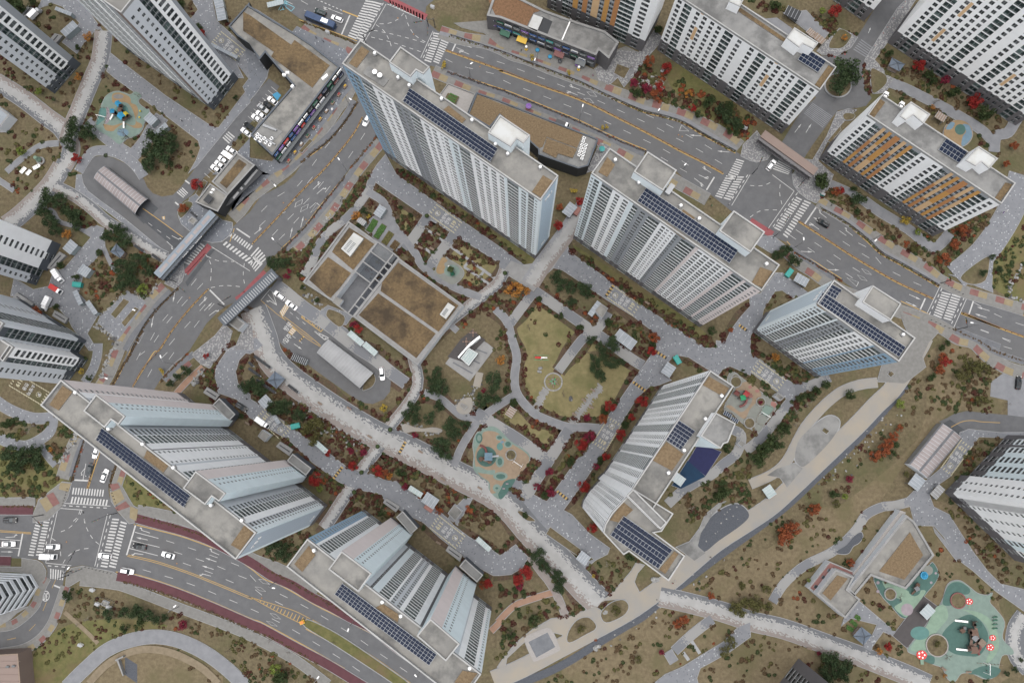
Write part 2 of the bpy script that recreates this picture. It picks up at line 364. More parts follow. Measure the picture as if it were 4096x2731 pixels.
def tidy(pts):
 """drop points that double back or repeat where two traced runs meet"""
 out=[]
 for q in pts:
  q=Vector((q[0],q[1]))
  if out and(q-out[-1]).length<4.2:continue
  if len(out)>1 and(q-out[-1]).normalized().dot((out[-1]-out[-2]).normalized())<.1 and(q-out[-1]).length<25:continue
  out.append(q)
 return out
def strip_poly(pts,width,n=5,smooth=True):
 pts=tidy(pts)
 p=spline([(q[0],q[1])for q in pts],n)if smooth else[(q[0],q[1])for q in pts]
 L,Rr,ln=[],[],[0.0]
 for i in range(len(p)):
  a,b=Vector(p[max(i-1,0)]),Vector(p[min(i+1,len(p)-1)]);d=(b-a).normalized();nrm=Vector((-d.y,d.x))
  wd=width if not isinstance(width,(list,tuple))else width[0]+(width[1]-width[0])*i/(len(p)-1)
  L.append((p[i][0]+nrm.x*wd/2,p[i][1]+nrm.y*wd/2));Rr.append((p[i][0]-nrm.x*wd/2,p[i][1]-nrm.y*wd/2))
  if i:ln.append(ln[-1]+(Vector(p[i])-Vector(p[i-1])).length)
 return p,L,Rr,ln
def path(name,pts,width,m,kerb=.2,edge=0,n=5,smooth=True,lift=0):
 """a path as a strip with UVs; left of travel is UV.y = +1"""
 p,L,Q,ln=strip_poly(pts,width,n,smooth);LAYER[0]+=1;i=LAYER[0];z=.20+.001*i+lift;b=MB()
 for k in range(len(p)-1):
  b.face([(*Q[k],z),(*Q[k+1],z),(*L[k+1],z),(*L[k],z)],m,[(ln[k],-1),(ln[k+1],-1),(ln[k+1],1),(ln[k],1)])
 o=b.build(name,None,kind='structure');poly=Q+L[::-1]
 if kerb:
  kb=MB();_,L2,Q2,_=strip_poly(pts,width+2*kerb if not isinstance(width,(list,tuple))else[w_+2*kerb for w_ in width],n,smooth);kz=.10+.0008*i+lift
  for k in range(len(p)-1):
   kb.face([(*Q2[k],kz),(*Q2[k+1],kz),(*L2[k+1],kz),(*L2[k],kz)],'kerb_stone')
   kb.face([(*Q2[k],0),(*Q2[k+1],0),(*Q2[k+1],kz),(*Q2[k],kz)],'kerb_stone');kb.face([(*L2[k+1],0),(*L2[k],0),(*L2[k],kz),(*L2[k+1],kz)],'kerb_stone')
  kb.build('kerb',o)
 block(poly)
 if edge:EDGES.append((ccw(poly),edge))
 return o
_fonts={}
def text_mesh(body,size=1.0,m='paint_white',extrude=0,wide=1.0,bold=.0):
 c=bpy.data.curves.new('lettering','FONT');c.body=body;c.size=size;c.align_x='CENTER';c.align_y='CENTER';c.extrude=extrude;c.resolution_u=2;c.offset=bold
 o=bpy.data.objects.new('lettering',c);COL.objects.link(o);dg=bpy.context.evaluated_depsgraph_get()
 me=bpy.data.meshes.new_from_object(o.evaluated_get(dg));bpy.data.objects.remove(o);bpy.data.curves.remove(c)
 me.materials.clear();me.materials.append(MAT[m])
 if wide!=1:me.transform(Matrix.Diagonal((wide,1,1,1)))
 return me
 # ground
g=MB();g.face([(-1500,-1500,0),(1500,-1500,0),(1500,1500,0),(-1500,1500,0)],'soil');ground=g.build('ground',kind='structure')
CLEAR=[]
def lawn(name,s,m,z,smooth=True):
 p=WW(s);p=spline(p,4,True)if smooth else p
 if name=='lawn':CLEAR.append(p)
 return sheet(name,p,m,z)
lawn('lawn','22: 120 0 640 0 900 60 1150 60 1240 170 1080 380 930 580 860 690 660 640 400 620 240 480 160 380 150 200','lawn',.010)
lawn('lawn','21: 250 1080 120 1380 140 1568 900 1568 830 1350 560 1180','lawn',.012)
lawn('lawn','22: 0 520 130 540 300 650 600 720 420 950 0 660','lawn',.014)
lawn('garden_ground','11: 1090 60 1240 300 1390 560 1570 370','lawn',.012)
lawn('garden_ground','11: 1820 560 1750 680 2060 1090 2240 880 2230 800','lawn',.014)
lawn('meadow','32: 1620 0 2100 0 2240 260 2240 560 1800 560 1400 1000 1000 1568 600 1568 1500 800','meadow',.010)
lawn('meadow','33: 1000 0 640 0 0 460 -1400 1060 -1600 1568 -200 1568 2240 1568 2240 900 1900 0','meadow',.012)
lawn('green_bank','02: 0 850 300 840 520 1080 560 1180 300 1340 0 1330','green_lawn',.010)
lawn('green_bank','03: 290 1568 340 1250 600 1050 900 1000 1200 1000 1500 1050 1300 1120 900 1250 620 1568','green_lawn',.012)
lawn('green_bank','02: 1110 1150 1300 1130 1700 1568 1250 1500 1100 1300','green_lawn',.014)
lawn('green_bank','21: 20 560 320 770 100 790 0 660','green_lawn',.016)
lawn('green_bank','21: 620 600 1800 1380 1750 1440 1200 1130 700 740','green_lawn',.018)
lawn('green_bank','11: 1330 0 2240 610 2240 560 1500 30','green_lawn',.02)
lawn('meadow','31: 600 250 760 130 1100 330 1700 700 1700 830 1200 620','meadow',.014)
lawn('green_bank','20: 1650 560 1900 700 2240 950 2200 1300 1800 1050 1500 720','green_lawn',.016)
lawn('green_bank','z1: 340 560 350 440 420 300 512 180 512 620 430 620','green_lawn',.018)
lawn('meadow','03: 1100 1340 1500 1300 2000 1568 700 1568','meadow',.016)
lawn('meadow','30: 1120 560 1300 640 1600 800 1900 1000 2100 1230 1850 1060 1500 880 1200 720','meadow',.016)
# roads
ROADZ=[0]
def road(name,s,m='asphalt',smooth=False):
 ROADZ[0]+=1;p=WW(s);o=sheet(name,p,m,.03+.004*ROADZ[0]);block(p);return o
main_road=road('main_road','10: 130 -60 440 165 840 330 990 400 960 800 1300 900 1560 600 1620 590 1760 640 2240 810 | 20: 130 855 430 980 700 1090 860 1170 1080 1270 1310 1360 1540 1490 | 21: 1660 50 1830 140 1910 195 2080 330 2240 500 | ''31: 90 580 210 555 320 600 400 680 560 770 700 860 800 930 970 1050 1340 1140 1440 1190 1600 1260 1840 1370 | s: 3970 1395 4096 1447 4300 1530 4300 1330 4096 1260 3891 1192 3771 1157 3700 1105 | 31: 1360 800 1180 700 1060 590 900 450 740 355 600 285 540 240 440 170 390 100 380 0 | ''30: 380 1500 420 1400 270 1300 150 1440 60 1460 0 1430 | 20: 2110 1360 1830 1210 1620 1090 1460 1040 1250 985 1080 920 900 840 720 740 560 680 380 610 165 520 0 470 | 10: 1760 320 1680 280 1600 210 1570 130 1580 60 1650 0 1680 -60')
left_road=road('side_road','10: 990 400 1640 560 1140 1210 1000 1380 900 1500 | 11: 850 0 720 170 620 300 480 470 300 650 200 740 150 800 80 900 0 1000 | 01: 2240 1040 2130 1130 2030 1170 1950 1230 1850 1330 1700 1568 | 02: 1690 10 1560 130 1440 260 1390 340 1060 1000 1000 1140 970 1250 980 1310 ''1010 1400 1080 1480 1230 1560 600 1560 560 1450 580 1350 640 1200 700 960 760 780 1010 300 1080 160 1150 0 | 01: 1180 1470 1280 1350 1390 1200 1480 1100 1570 1020 1640 950 1655 850 1600 770 1520 720 1850 540 2000 600 2050 550 2080 470 2240 330 | 11: 100 190 310 80 400 0 | 10: 480 1440 560 1360 700 1260 860 1070 960 930')
bottom_road=road('avenue','03: -100 60 290 55 420 30 510 0 560 -60 1000 -60 1060 50 1110 110 1200 135 1420 190 1640 245 1900 340 2050 400 2240 520 | 13: 130 620 300 690 600 860 900 1010 1200 1170 1500 1400 1740 1568 1800 1640 1200 1660 1050 1568 850 1450 560 1285 130 1050 0 985 | 03: 1860 830 1500 690 1200 600 1020 570 740 510 630 530 600 560 430 600 420 540 380 480 330 455 -100 440')
lane_road=road('lane','03: 430 560 600 540 570 650 540 830 500 950 430 1080 340 1180 200 1240 0 1275 -100 1280 -100 1095 0 1090 100 1060 200 1010 300 920 350 830 415 640')
gate_road=road('driveway','01: 1520 720 1390 620 1100 380 900 235 790 150 745 80 730 0 | 00: 730 1560 760 1470 830 1410 920 1395 1000 1410 1130 1470 1230 1560 | 01: 1290 40 1320 110 1370 165 1450 195 1550 180 1620 110 1690 20 | 00: 1770 1480 1980 1220 2110 1060 2240 920 | 10: 60 830 170 705 265 775 230 830 170 900 0 1110 | ''00: 2180 1180 2100 1280 1990 1400 1870 1560 | 01: 1830 20 1720 180 1640 240 1600 300 1590 370 1620 430 1690 500 1850 600 1800 640 1600 780')
ramp_road=road('ramp_drive','11: 190 1005 340 1110 480 1220 700 1370 880 1490 990 1568 | 12: 1010 60 1130 130 1215 180 1250 230 1262 290 1255 370 1200 440 1100 482 1010 470 900 405 600 190 400 40 330 0 | 11: 240 1470 200 1370 160 1290 100 1240 10 1180 -60 1150 0 1060')
road('ramp_drive','32: 1690 640 1760 610 1830 570 1940 545 2240 575 | z5: 300 460 384 470 450 480 450 560 200 545 140 532 80 540 40 560')
ne_road=road('estate_road','30: 270 1300 400 1090 490 960 590 880 540 760 580 600 640 500 740 500 860 480 930 370 1020 240 1190 -40 1420 -40 1230 260 1110 430 1030 540 1010 640 1030 800 1090 880 1040 950 960 970 790 990 740 1050 560 1300 470 1440')
road('parking_lot','z5: 215 290 300 230 384 230 450 250 450 480 384 470 300 460 300 385 210 365','path_grey')
road('service_road','30: 0 90 140 170 240 160 380 260 340 350 160 240 0 130','path_grey')
sheet('asphalt_patch',WW('01: 1230 370 1310 310 1700 600 1620 700'),'dark_asphalt',.07)
sheet('asphalt_patch',WW('01: 1660 960 1880 680 1940 650 1680 1000'),'dark_asphalt',.07)
sheet('asphalt_patch',WW('03: 1080 420 1250 440 2240 760 2240 900 1300 600 1060 530'),'asphalt',.072)
# pavements of the streets
def blocks(name,s,width,pat,size=3.1,m0='brick_grey',side=None,off=0,kerb=.15):
 """a footway: grey flags with a row of coloured squares; pat = material per block or None"""
 pts=WW(s);o=path(name,pts,width,m0,kerb,n=6)
 bw=width*.52
 p,L,Q,ln=strip_poly(pts,width,8)
 b=MB();zz=.20+.001*LAYER[0]+.0006;acc=0;pk=0
 def at(d):
  for k in range(len(ln)-1):
   if ln[k+1]>=d:break
  t=(d-ln[k])/max(ln[k+1]-ln[k],1e-6)
  c=Vector(p[k]).lerp(Vector(p[k+1]),t);n_=(Vector(L[k]).lerp(Vector(L[k+1]),t)-c).normalized();return c,n_
 d=off;total=ln[-1]
 while d<total-.5:
  mm=pat[pk%len(pat)];pk+=1;e=min(d+size,total)
  if mm:
   c0,n0=at(d);c1,n1=at(e);s_=1 if side in(None,'L')else-1
   a0,a1=(width/2-.15)*s_,(width/2-.15-bw)*s_
   q=[c0+n0*a0,c1+n1*a0,c1+n1*a1,c0+n0*a1]
   if s_>0:q=q[::-1]
   b.face([(v.x,v.y,zz)for v in q],mm)
  d=e
 b.build('coloured_bricks',o);return o
R_,Y_,N_='brick_red','brick_yellow',None
blocks('footway','10: 1700 290 1790 320 1900 350 2100 380 2240 430 | 20: 120 490 260 530 450 610 640 680 800 740 960 810 1150 880 1300 940 1460 985 1640 1040 1830 1120 2000 1210 2150 1320',5.0,[R_,Y_,N_],side='L')
blocks('footway','10: 1640 640 1720 690 1900 750 2100 830 2240 870 | 20: 80 895 200 955 400 1040 600 1120 760 1195 900 1255 1080 1340 1240 1430 | 21: 1560 50 1700 130 1860 220',4.6,[R_,Y_,N_],side='R')
blocks('footway','31: 610 240 700 290 860 390 1000 480 1160 590 1340 700 1560 830 1700 940 1900 1040 | z1: 250 600 380 650 512 690',4.2,[Y_,N_,R_],side='L')
blocks('footway','31: 330 680 450 790 560 860 680 950 860 1060 | 31: 1340 1220 1440 1250 1600 1310 1740 1380 1860 1460 2000 1500 | z5: 60 80 110 115 200 160 300 220 384 245',4.6,[R_,Y_,N_],side='R')
blocks('footway','10: 480 230 560 290 700 360 860 420 960 470',4.4,[R_,Y_,N_],side='R')
blocks('footway','10: 900 780 850 880 780 970 700 1090 600 1220 530 1310 440 1410 330 1520 | 11: 130 100 0 200 | 01: 2160 310 2080 390',4.6,[R_,Y_,N_],side='R')
blocks('footway','10: 1170 1270 1080 1380 980 1500 | 11: 880 70 790 210 700 340 600 450 500 560 400 660 340 700',4.4,[R_,Y_,N_],side='L')
blocks('footway','01: 1480 1000 1390 1090 1290 1200 1190 1340 1110 1460 | 02: 1050 30 980 200 900 330',4.2,[R_,Y_,N_],side='R')
blocks('footway','02: 700 780 640 900 600 1020 560 1150',4.4,[Y_,N_,R_],side='R')
blocks('footway','02: 1690 90 1600 160 1500 270 1440 340',4.4,[R_,Y_,N_],side='L')
blocks('footway','02: 1100 1050 1060 1130 1040 1230',3.6,[R_,Y_,N_],side='L')
blocks('footway','03: 590 700 550 800 500 960 440 1080 340 1190 200 1265 0 1300 -80 1300',3.2,[R_,N_,Y_,N_],2.2,side='L')
blocks('footway','03: 420 620 360 740 310 880 240 970 140 1030 0 1065 -80 1070',3.0,[R_,N_,Y_,N_],2.2,side='R')
paved('corner_paving',WW('02: 560 1180 640 1190 610 1310 560 1400 500 1450 430 1520 300 1540 300 1470 330 1400 350 1340'),'brick_grey',.2)
sheet('red_bricks',WW('02: 420 1300 480 1270 540 1370 480 1400'),'brick_red',.30)
paved('corner_paving',WW('02: 985 1190 1070 1180 1190 1390 1240 1420 1220 1540 1160 1550 1060 1440 1000 1350'),'brick_grey',.2)
sheet('red_bricks',WW('02: 1030 1410 1130 1350 1170 1400 1060 1440'),'brick_red',.30)
sheet('red_bricks',WW('02: 985 1200 1060 1190 1080 1230 1010 1260'),'brick_red',.302)
for i_,s_ in enumerate(('02: 545 1185 640 1195 615 1265 530 1245','02: 355 1345 420 1310 480 1400 420 1450','02: 990 1275 1080 1240 1120 1330 1030 1390','02: 1170 1395 1240 1425 1225 1530 1165 1500')):sheet('yellow_bricks',WW(s_),'brick_yellow',.298-.002*i_)
paved('corner_paving',WW('03: 640 540 740 520 1010 570 1060 600 1040 650 980 670 720 640 620 700 590 700 600 600'),'brick_grey',.2)
paved('corner_paving',WW('03: 200 450 330 470 380 500 410 560 410 640 350 700 290 600 180 570 0 560 0 530 200 530'),'brick_grey',.2)
path('footway',WW('03: 720 650 1000 680 1160 720 1600 890 2000 1040 2240 1140 | 13: 100 1180 360 1330 560 1470 700 1580'),3.0,'brick_grey',.2)
path('footway',WW('02: 1230 1430 1500 1480 1700 1540 | 03: 1860 210 2240 440 | 13: 60 440 300 560 600 760'),3.2,'brick_grey',.2)
path('footway',WW('02: -40 1360 150 1362 320 1355'),3.0,'brick_grey',.2)
path('cycle_track',WW('03: 1220 90 1400 140 1640 205 1900 300 2240 480 | 13: 60 530 200 610 380 690 560 800 740 890 900 980 1100 1080 1300 1240 1500 1380'),3.0,'cycle_red',.2)
path('cycle_track',WW('03: 1050 610 1200 640 1500 730 1860 870 2240 1035 | 13: 110 1080 400 1240 700 1400 980 1570 1100 1640'),3.0,'cycle_red',.2)
path('cycle_track',WW('02: -40 1430 150 1432 300 1432'),3.0,'cycle_red',.2)
path('cycle_track',WW('03: -40 472 100 474 200 476'),3.0,'cycle_red',.2)
for s_ in('10: 1760 650 2240 835 | 20: 130 880 430 1005 700 1115 900 1200 1100 1300 1290 1385','31: 350 640 450 720 640 850 760 930','10: 930 900 850 1040 700 1220 560 1340 440 1450 300 1568','10: 1110 1290 1000 1410 | 11: 880 20 760 180 640 320 500 490 320 670','01: 1530 1040 1420 1150 1300 1310 1200 1430 1120 1568','02: 750 800 690 960 640 1130','02: 1740 30 1600 140 1470 270','z5: 30 30 150 80 240 140 384 190','31: 1840 1380 2000 1450 2240 1540'):
 path('cycle_track',WW(s_),1.9,'path_slate',.12)
for s_ in('10: 1700 300 1850 340 2240 460 | 20: 300 560 560 660 720 720 900 810 1080 890 1250 955 1460 1010 1640 1070 1850 1190 2120 1345','31: 620 270 740 340 900 430 1080 580 1200 690 1400 800 1700 970'):
 path('cycle_track',WW(s_),1.5,'path_grey',.12)
paved('plaza',WW('10: -40 60 60 90 380 290 420 240 860 450 890 520 840 560 860 620 920 780 760 990 560 1250 320 1500 190 1568 60 1568 -100 1400 200 1450 320 1290 480 1060 830 640 560 420 400 320 330 350 -40 130'),'dotted_plaza',.1)
paved('plaza',WW('00: 2240 1240 2060 1440 1900 1568 2240 1568 | 11: 0 0 190 0 60 130 0 170 | 01: 2200 200 2080 330 2240 60 2240 0'),'dotted_plaza',0)
paved('plaza',WW('01: 1700 210 1760 170 1920 330 1700 500 1630 440 1600 370 1620 300 1690 250'),'dotted_plaza',.2)
paved('plaza',WW('01: 1800 580 1960 400 2080 430 2080 480 2050 545 1990 595 1900 605'),'dotted_plaza',.25)
paved('corner_paving',WW('01: 1480 970 1600 780 1640 800 1650 880 1630 950 1570 1015'),'cobble',.25)
paved('plaza',WW('20: 0 180 300 240 560 500 840 630 1010 460 1130 420 1210 460 960 720 980 770 820 710 600 620 420 560 230 490 0 420 | 10: 2100 300 1900 250 1830 210'),'brick_grey',.1)
paved('forecourt',WW('20: 850 620 1010 520 1060 450 1230 470 1200 580 1060 690 980 760 880 720'),'cobble',.2)
paved('forecourt',WW('20: 800 1490 900 1280 960 1300 1010 1340 860 1520 | 20: 700 1568 740 1500'),'cobble',.2)
# streets and paths of the estate (upper left)
pv=lambda s,m='dotted_paving',**k:paved('paving',WW(s),m,**k)
pv('00: 340 80 480 30 560 60 640 130 720 210 560 380 690 480 740 400 830 300 860 260 920 280 860 200 720 0 380 0')
pv('00: 990 480 1090 560 1480 860 1900 1140 1960 1150 2160 880 2240 780 2240 920 2110 1060 1980 1220 1770 1480 1750 1500 1690 1560 1760 1440 1800 1330 1780 1260 1480 1030 1260 870 1210 830 1030 700 960 640')
pv('00: 1720 0 1900 0 1940 190 2060 300 2240 470 2240 720 2110 560 2180 700 2060 690 1890 420 1830 380 1840 280 1700 190 1780 90')
pv('10: 0 200 60 330 100 520 170 600 150 700 60 830 0 900 -60 780 0 700 -40 480','dotted_plaza')
path('paving',WW('00: 780 1090 900 1190 1060 1320 1170 1390'),4.0,'dotted_paving');path('paving',WW('00: 1190 1400 1300 1270 1380 1140 1480 1080'),4.6,'dotted_paving')
path('paving',WW('00: 705 1540 740 1450 810 1380 910 1350 1020 1365 1140 1420 1230 1500 1290 1590'),3.4,'dotted_paving')
pv('00: 1290 1180 1400 1020 1500 1080 1400 1230')
pv('01: 690 0 730 0 745 80 790 150 900 235 1100 380 1390 620 1520 720 1480 740 1060 400 860 250 760 180 680 130')
pv('01: 760 500 850 450 930 480 940 640 850 760 760 840 700 1060 880 1250 780 1420 870 1568 800 1568 650 1360 610 1280 500 1160 380 1210 240 1100 100 1080 130 930 300 1030 440 1000 480 870 580 840 700 700 820 560')
pv('01: 1140 1040 1310 1140 1190 1310 1060 1480 880 1320 900 1270 980 1200')
path('pixel_path',WW('00: -40 730 200 880 420 1050 560 1160 640 1330 580 1480 480 1600'),6.4,'dissolve_bs')
path('pixel_path',WW('00: 930 280 950 330 900 520 820 720 720 960 640 1150 600 1280'),6.4,'dissolve_sb')
path('pixel_path',WW('01: 560 -80 460 80 330 220 180 360 60 450'),7.0,'dissolve_sb')
path('pixel_path',WW('01: 490 100 640 170 800 280 960 420 1160 540 1300 640 1490 740'),4.0,'dissolve_sb')
path('garden_path',WW('00: 60 1540 200 1420 360 1310 530 1285'),2.0,'path_grey')
path('garden_path',WW('01: -20 40 70 40 130 140 180 210'),1.8,'path_grey')
path('garden_path',WW('01: 380 290 480 330 540 420 700 470 820 540'),1.6,'path_grey',0)
path('garden_path',WW('01: 930 650 980 760 1010 840 1040 880'),1.6,'path_grey',0)
path('garden_path',WW('02: 880 -60 870 60 830 180 760 290 740 350'),3.0,'dotted_paving')
path('garden_path',WW('02: -40 450 100 540 300 610 480 600'),3.6,'dotted_paving')
path('garden_path',WW('02: -40 770 120 840 260 850 360 820 440 740 480 600'),3.4,'dotted_paving')
path('garden_path',WW('02: 360 840 430 950 500 1030 540 1100'),2.2,'dotted_paving')
# heart of the estate
pv('11: 1085 0 1310 0 1690 268 2240 650 | 21: 130 750 210 805 60 870 0 850 | 11: 2240 790 1830 530 1600 390 1100 45',edge=1)
pv('10: 1215 1390 1310 1568 1085 1568 1140 1480')
pv('21: 590 590 620 690 870 870 1180 1110 1600 1390 1830 1540 1960 1560 2010 1520 2070 1390 2160 1270 2240 1180 2240 1568 1400 1568 1410 1450 1360 1390 1190 1260 950 1110 560 850 480 830',edge=1)
pv('22: 1390 0 2240 0 2240 220 2060 140 1990 170 1940 240 1880 180 1720 80 1690 60 1560 40 1500 110 1430 200 1530 270 1420 310 1330 330 1250 400 1190 480 1090 640 1020 760 900 950 760 1160 640 1330 550 1450 420 1568 100 1568 160 1500 240 1540 310 1530 300 1490 170 1420 250 1270 420 1360 500 1250 670 1010 820 830 880 700 1010 540 1190 280 1310 110',edge=1)
pv('31: 0 1090 100 1060 230 880 290 880 520 1060 380 1100 290 1030 220 1040 120 1200 0 1340')
pv('31: 0 1340 120 1200 100 1300 0 1440')
pv('32: -80 -60 0 30 120 110 310 250 460 355 380 470 340 440 240 370 0 190 -140 90 -300 -20 -300 -80')
pv('23: 420 -60 640 60 800 230 980 360 960 410 860 460 760 540 720 500 850 460 740 390 450 170 380 200 310 140 100 -60')
paved('pixel_plaza',WW('21: 100 770 200 810 340 790 480 600 700 330 760 280 760 370 650 560 600 640 480 830 400 900 300 1040 80 900 0 985 -30 950 30 860'),'concrete',.2)
path('pixel_path',WW('21: 780 250 700 370 560 570 430 740 350 850 270 980'),6.6,'dissolve_bg',0)
path('pixel_path',WW('21: 40 850 0 900 | 11: 2200 990 1900 1220 1640 1430 1460 1568 | 12: 1680 80 1500 330 1250 690',0),3.6,'dissolve_sb',edge=.6)
path('pixel_path',WW('11: 30 1200 80 1330 130 1470 | 12: 180 60 330 230 560 400 800 560 1100 740 1400 880 1800 1090 2240 1330 | 23: 60 0 300 240 560 500 760 720 900 850'),9.2,'dissolve_sb',edge=1)
path('pixel_path',WW('12: 1170 850 1070 980 960 1130 860 1290 740 1480 | 13: 800 60 660 180'),4.0,'dissolve_sb',edge=.7)
pv('12: 0 440 150 530 330 660 500 790 700 920 880 1060 960 1080 1080 1110 1220 1170 1330 1180 1430 1270 1560 1350 1700 1450 1760 1500 | 13: 1840 170 1960 260 2040 300 2160 370 | 23: 0 430 140 330 250 440 200 530 100 590 0 600 | 13: 2180 600 2000 500 1900 420 1700 260 1560 130 1420 60 1290 -20 1200 -60 | 12: 1190 1290 1000 1250 880 1220 790 1170 560 1000 350 800 0 600 | 02: 2130 440 1960 380 1930 250 1940 150 2040 0 2120 -40 2240 -20 2140 90 2110 200 2130 300 2240 400',edge=1)
pv('12: 0 -40 0 -100 60 -110 120 -40 60 0 0 30 -60 20 -120 40 -200 20')
path('garden_path',WW('02: 1580 390 1690 270 1820 150'),2.0,'clay_path')
path('garden_path',WW('23: -20 1020 120 880 260 820 470 755'),2.0,'clay_path')
path('garden_path',WW('13: 2240 1020 2160 1100'),2.0,'clay_path')
path('garden_path',WW('23: 270 430 360 560 440 660 520 800 590 970'),2.4,'path_brown')
path('garden_path',WW('11: 215 980 320 1060 480 1190 690 1330 860 1450'),4.6,'banded_path');pv('11: 620 1230 700 1170 800 1210 920 1260 860 1340 740 1330','dotted_paving')
path('garden_path',WW('11: 700 1340 860 1470 980 1560 | 12: 1120 80 1250 190 1400 300 1480 350'),4.0,'banded_path',edge=.6)
path('garden_path',WW('11: 1100 30 1060 140 980 260 860 390 700 520 610 640 570 760 480 900 440 960'),2.6,'banded_path',edge=.5)
path('garden_path',WW('11: 1590 380 1480 540 1380 660 1330 720'),3.2,'banded_path',edge=.6)
path('garden_path',WW('11: 1830 530 1700 700 1570 870'),3.2,'banded_path',edge=.6)
path('garden_path',WW('11: 1050 150 1180 230 1240 330 1290 460 1380 570 1480 700 1560 830 1600 870 1800 990 2070 1100'),2.4,'path_grey',edge=.8)
pv('11: 1080 390 1130 360 1160 270 1250 420 1260 470 1400 590 1300 690 1150 600 1030 490','path_grey')
path('garden_path',WW('21: 310 1040 600 1240 860 1420 980 1500 | 22: 1060 0 1180 80 1280 140'),3.4,'banded_path',edge=.7)
path('garden_path',WW('21: 300 1050 90 1330'),3.0,'banded_path',edge=.6)
path('garden_path',WW('21: 970 1230 880 1370 760 1450 660 1568 | 22: 640 0 520 190'),3.0,'banded_path',edge=.5)
path('garden_path',WW('21: -40 1200 60 1310 110 1480 | 22: 150 60 130 250 160 400 300 560 460 640 620 690 760 690 890 700'),2.6,'path_grey',edge=.9)
path('garden_path',WW('22: 150 390 60 440 -20 500 | 12: 2140 560 2060 620 1960 760 1880 900 1830 1040'),2.4,'path_grey',edge=.7)
path('garden_path',WW('12: 1560 380 1700 430 1800 510 1900 590 2050 610'),2.2,'path_grey',edge=.6)
path('garden_path',WW('12: 2020 560 2240 700 | 22: 160 800 410 980'),4.0,'banded_path',edge=.6)
path('garden_path',WW('22: 620 710 480 920 330 1150 220 1330 150 1410'),3.6,'banded_path',edge=.7)
path('garden_path',WW('22: 110 1170 230 1240'),3.4,'banded_path')
path('garden_path',WW('11: 1780 1330 1860 1400'),1.8,'path_grey')
pv('12: 1990 1330 1930 1440 1860 1550 | 13: 1860 150 1780 90 | 12: 1860 1390 1920 1330','path_grey')
pv('01: 1930 1440 2010 1340 2080 1400 2030 1568 | 02: 2000 0 1880 160 1800 120 1720 40','cobble')
pv('11: -40 1320 20 1340 40 1568 -140 1568','cobble',kerb=.1)
path('garden_path',WW('32: 400 340 540 320 640 290 710 240'),3.2,'banded_path')
path('garden_path',WW('32: 360 460 280 560 180 690 60 820 -40 900'),3.0,'banded_path')
path('garden_path',WW('22: 2050 700 2160 760 2200 860 2120 920 2000 1020 1900 1110 1760 1180 1620 1270 1500 1380'),3.0,'banded_path')
path('stream_walk',WW('31: 1560 1450 1500 1568 | 32: 1290 330 1130 490 950 680 760 860 560 1050 360 1240 140 1430 | 23: 1960 290 1760 450 1540 640 1300 820 1100 950 800 1110 500 1270 200 1430 -60 1540'),6.0,'sand_paving')
path('stream_bed',WW('32: 1400 310 1230 510 1030 730 830 930 620 1120 420 1310 220 1480 | 23: 1960 430 1700 630 1480 800 1280 970 1140 1050 860 1220 620 1370 400 1480 100 1600'),2.6,'dark_gravel',0,lift=-.15)
paved('plaza',WW('31: 1340 1220 1420 1250 1600 1330 1690 1400 1600 1500 | 32: 1540 60 1570 150 1380 300 1140 280 1180 140 1200 60 1330 -30 | 31: 1450 1490 1380 1340'),'brick_grey',.2)
path('garden_path',WW('32: 1140 290 980 310 820 370 700 460 600 560 500 680 430 800 400 900 330 990 200 1110 0 1200'),3.2,'sand_paving')
pv('32: 240 1060 400 1010 470 1060 330 1230 270 1140 150 1120','roof_grey')
paved('terrace',spline(WW('32: 400 940 440 800 560 680 700 590 790 620 790 700 720 810 600 940 480 1040 420 1010'),4,True),'roof_grey',.4)
paved('gravel_garden',spline(WW('23: 1770 330 1800 200 1900 70 2040 -20 2150 -30 2230 60 2160 150 1960 290 1830 390'),4,True),'dark_gravel',.35)
pv('23: 1580 350 1700 300 1790 180 1840 60 1960 -40 2020 -60 1900 60 1800 220 1770 340 1840 400 1740 470 1650 400','roof_grey')
pv('23: 1220 490 1180 560 1060 700 970 790 850 880 940 820 1120 810 1160 850 1270 800 1200 660 1230 580 1290 510','sand_paving')
pv('23: 850 880 620 970 460 990 300 1080 140 1210 20 1360 -20 1420 40 1440 60 1340 200 1210 280 1150 400 1090 560 1130 600 1210 780 1120 860 1060 900 1010 910 920','sand_paving')
path('pixel_path',WW('23: 1430 790 1700 850 2000 930 2240 1010 | 33: 0 1020 300 1080 640 1200 1000 1330 1400 1490 1600 1580'),6.4,'dissolve_sb')
path('garden_path',WW('23: 1900 990 1720 1130 1560 1280 1500 1300'),3.0,'banded_path')
path('garden_path',WW('23: 1500 1280 1560 1380 1600 1430'),3.0,'path_grey')
pv('23: 1380 1568 1480 1490 1640 1420 1800 1320 2000 1200 2140 1060 2240 1020 2240 1150 2060 1280 1900 1370 1790 1430 1760 1520 1780 1600')
path('garden_path',WW('33: 200 840 300 680 480 520 720 400 860 290 960 180 1040 60 1180 -10 | 32: 1180 1480 1300 1390 1450 1350'),2.8,'banded_path')
pv('32: 1460 1270 1600 1150 1760 1020 1860 860 1880 740 1960 710 2240 740 | z5: 384 550 384 580 150 570 130 600 30 740 0 760 | 32: 1800 1120 1640 1230 1600 1290 1640 1400 1760 1568 1480 1568 1430 1380 1380 1400 1380 1350')
pv('33: 1480 0 1640 -10 1780 60 1900 250 2000 400 2120 560 2240 680 | z6: 384 450 384 560 | 33: 2200 740 2000 560 1840 440 1740 260 1640 150 1540 50')
pv('33: 1640 170 1870 440 1850 470 1660 220','path_grey')
pv('33: 880 880 980 840 1300 1110 1270 1140 1190 1100 1090 1240 1080 1280 1010 1240 1100 1130 1140 1040 900 980 820 1050')
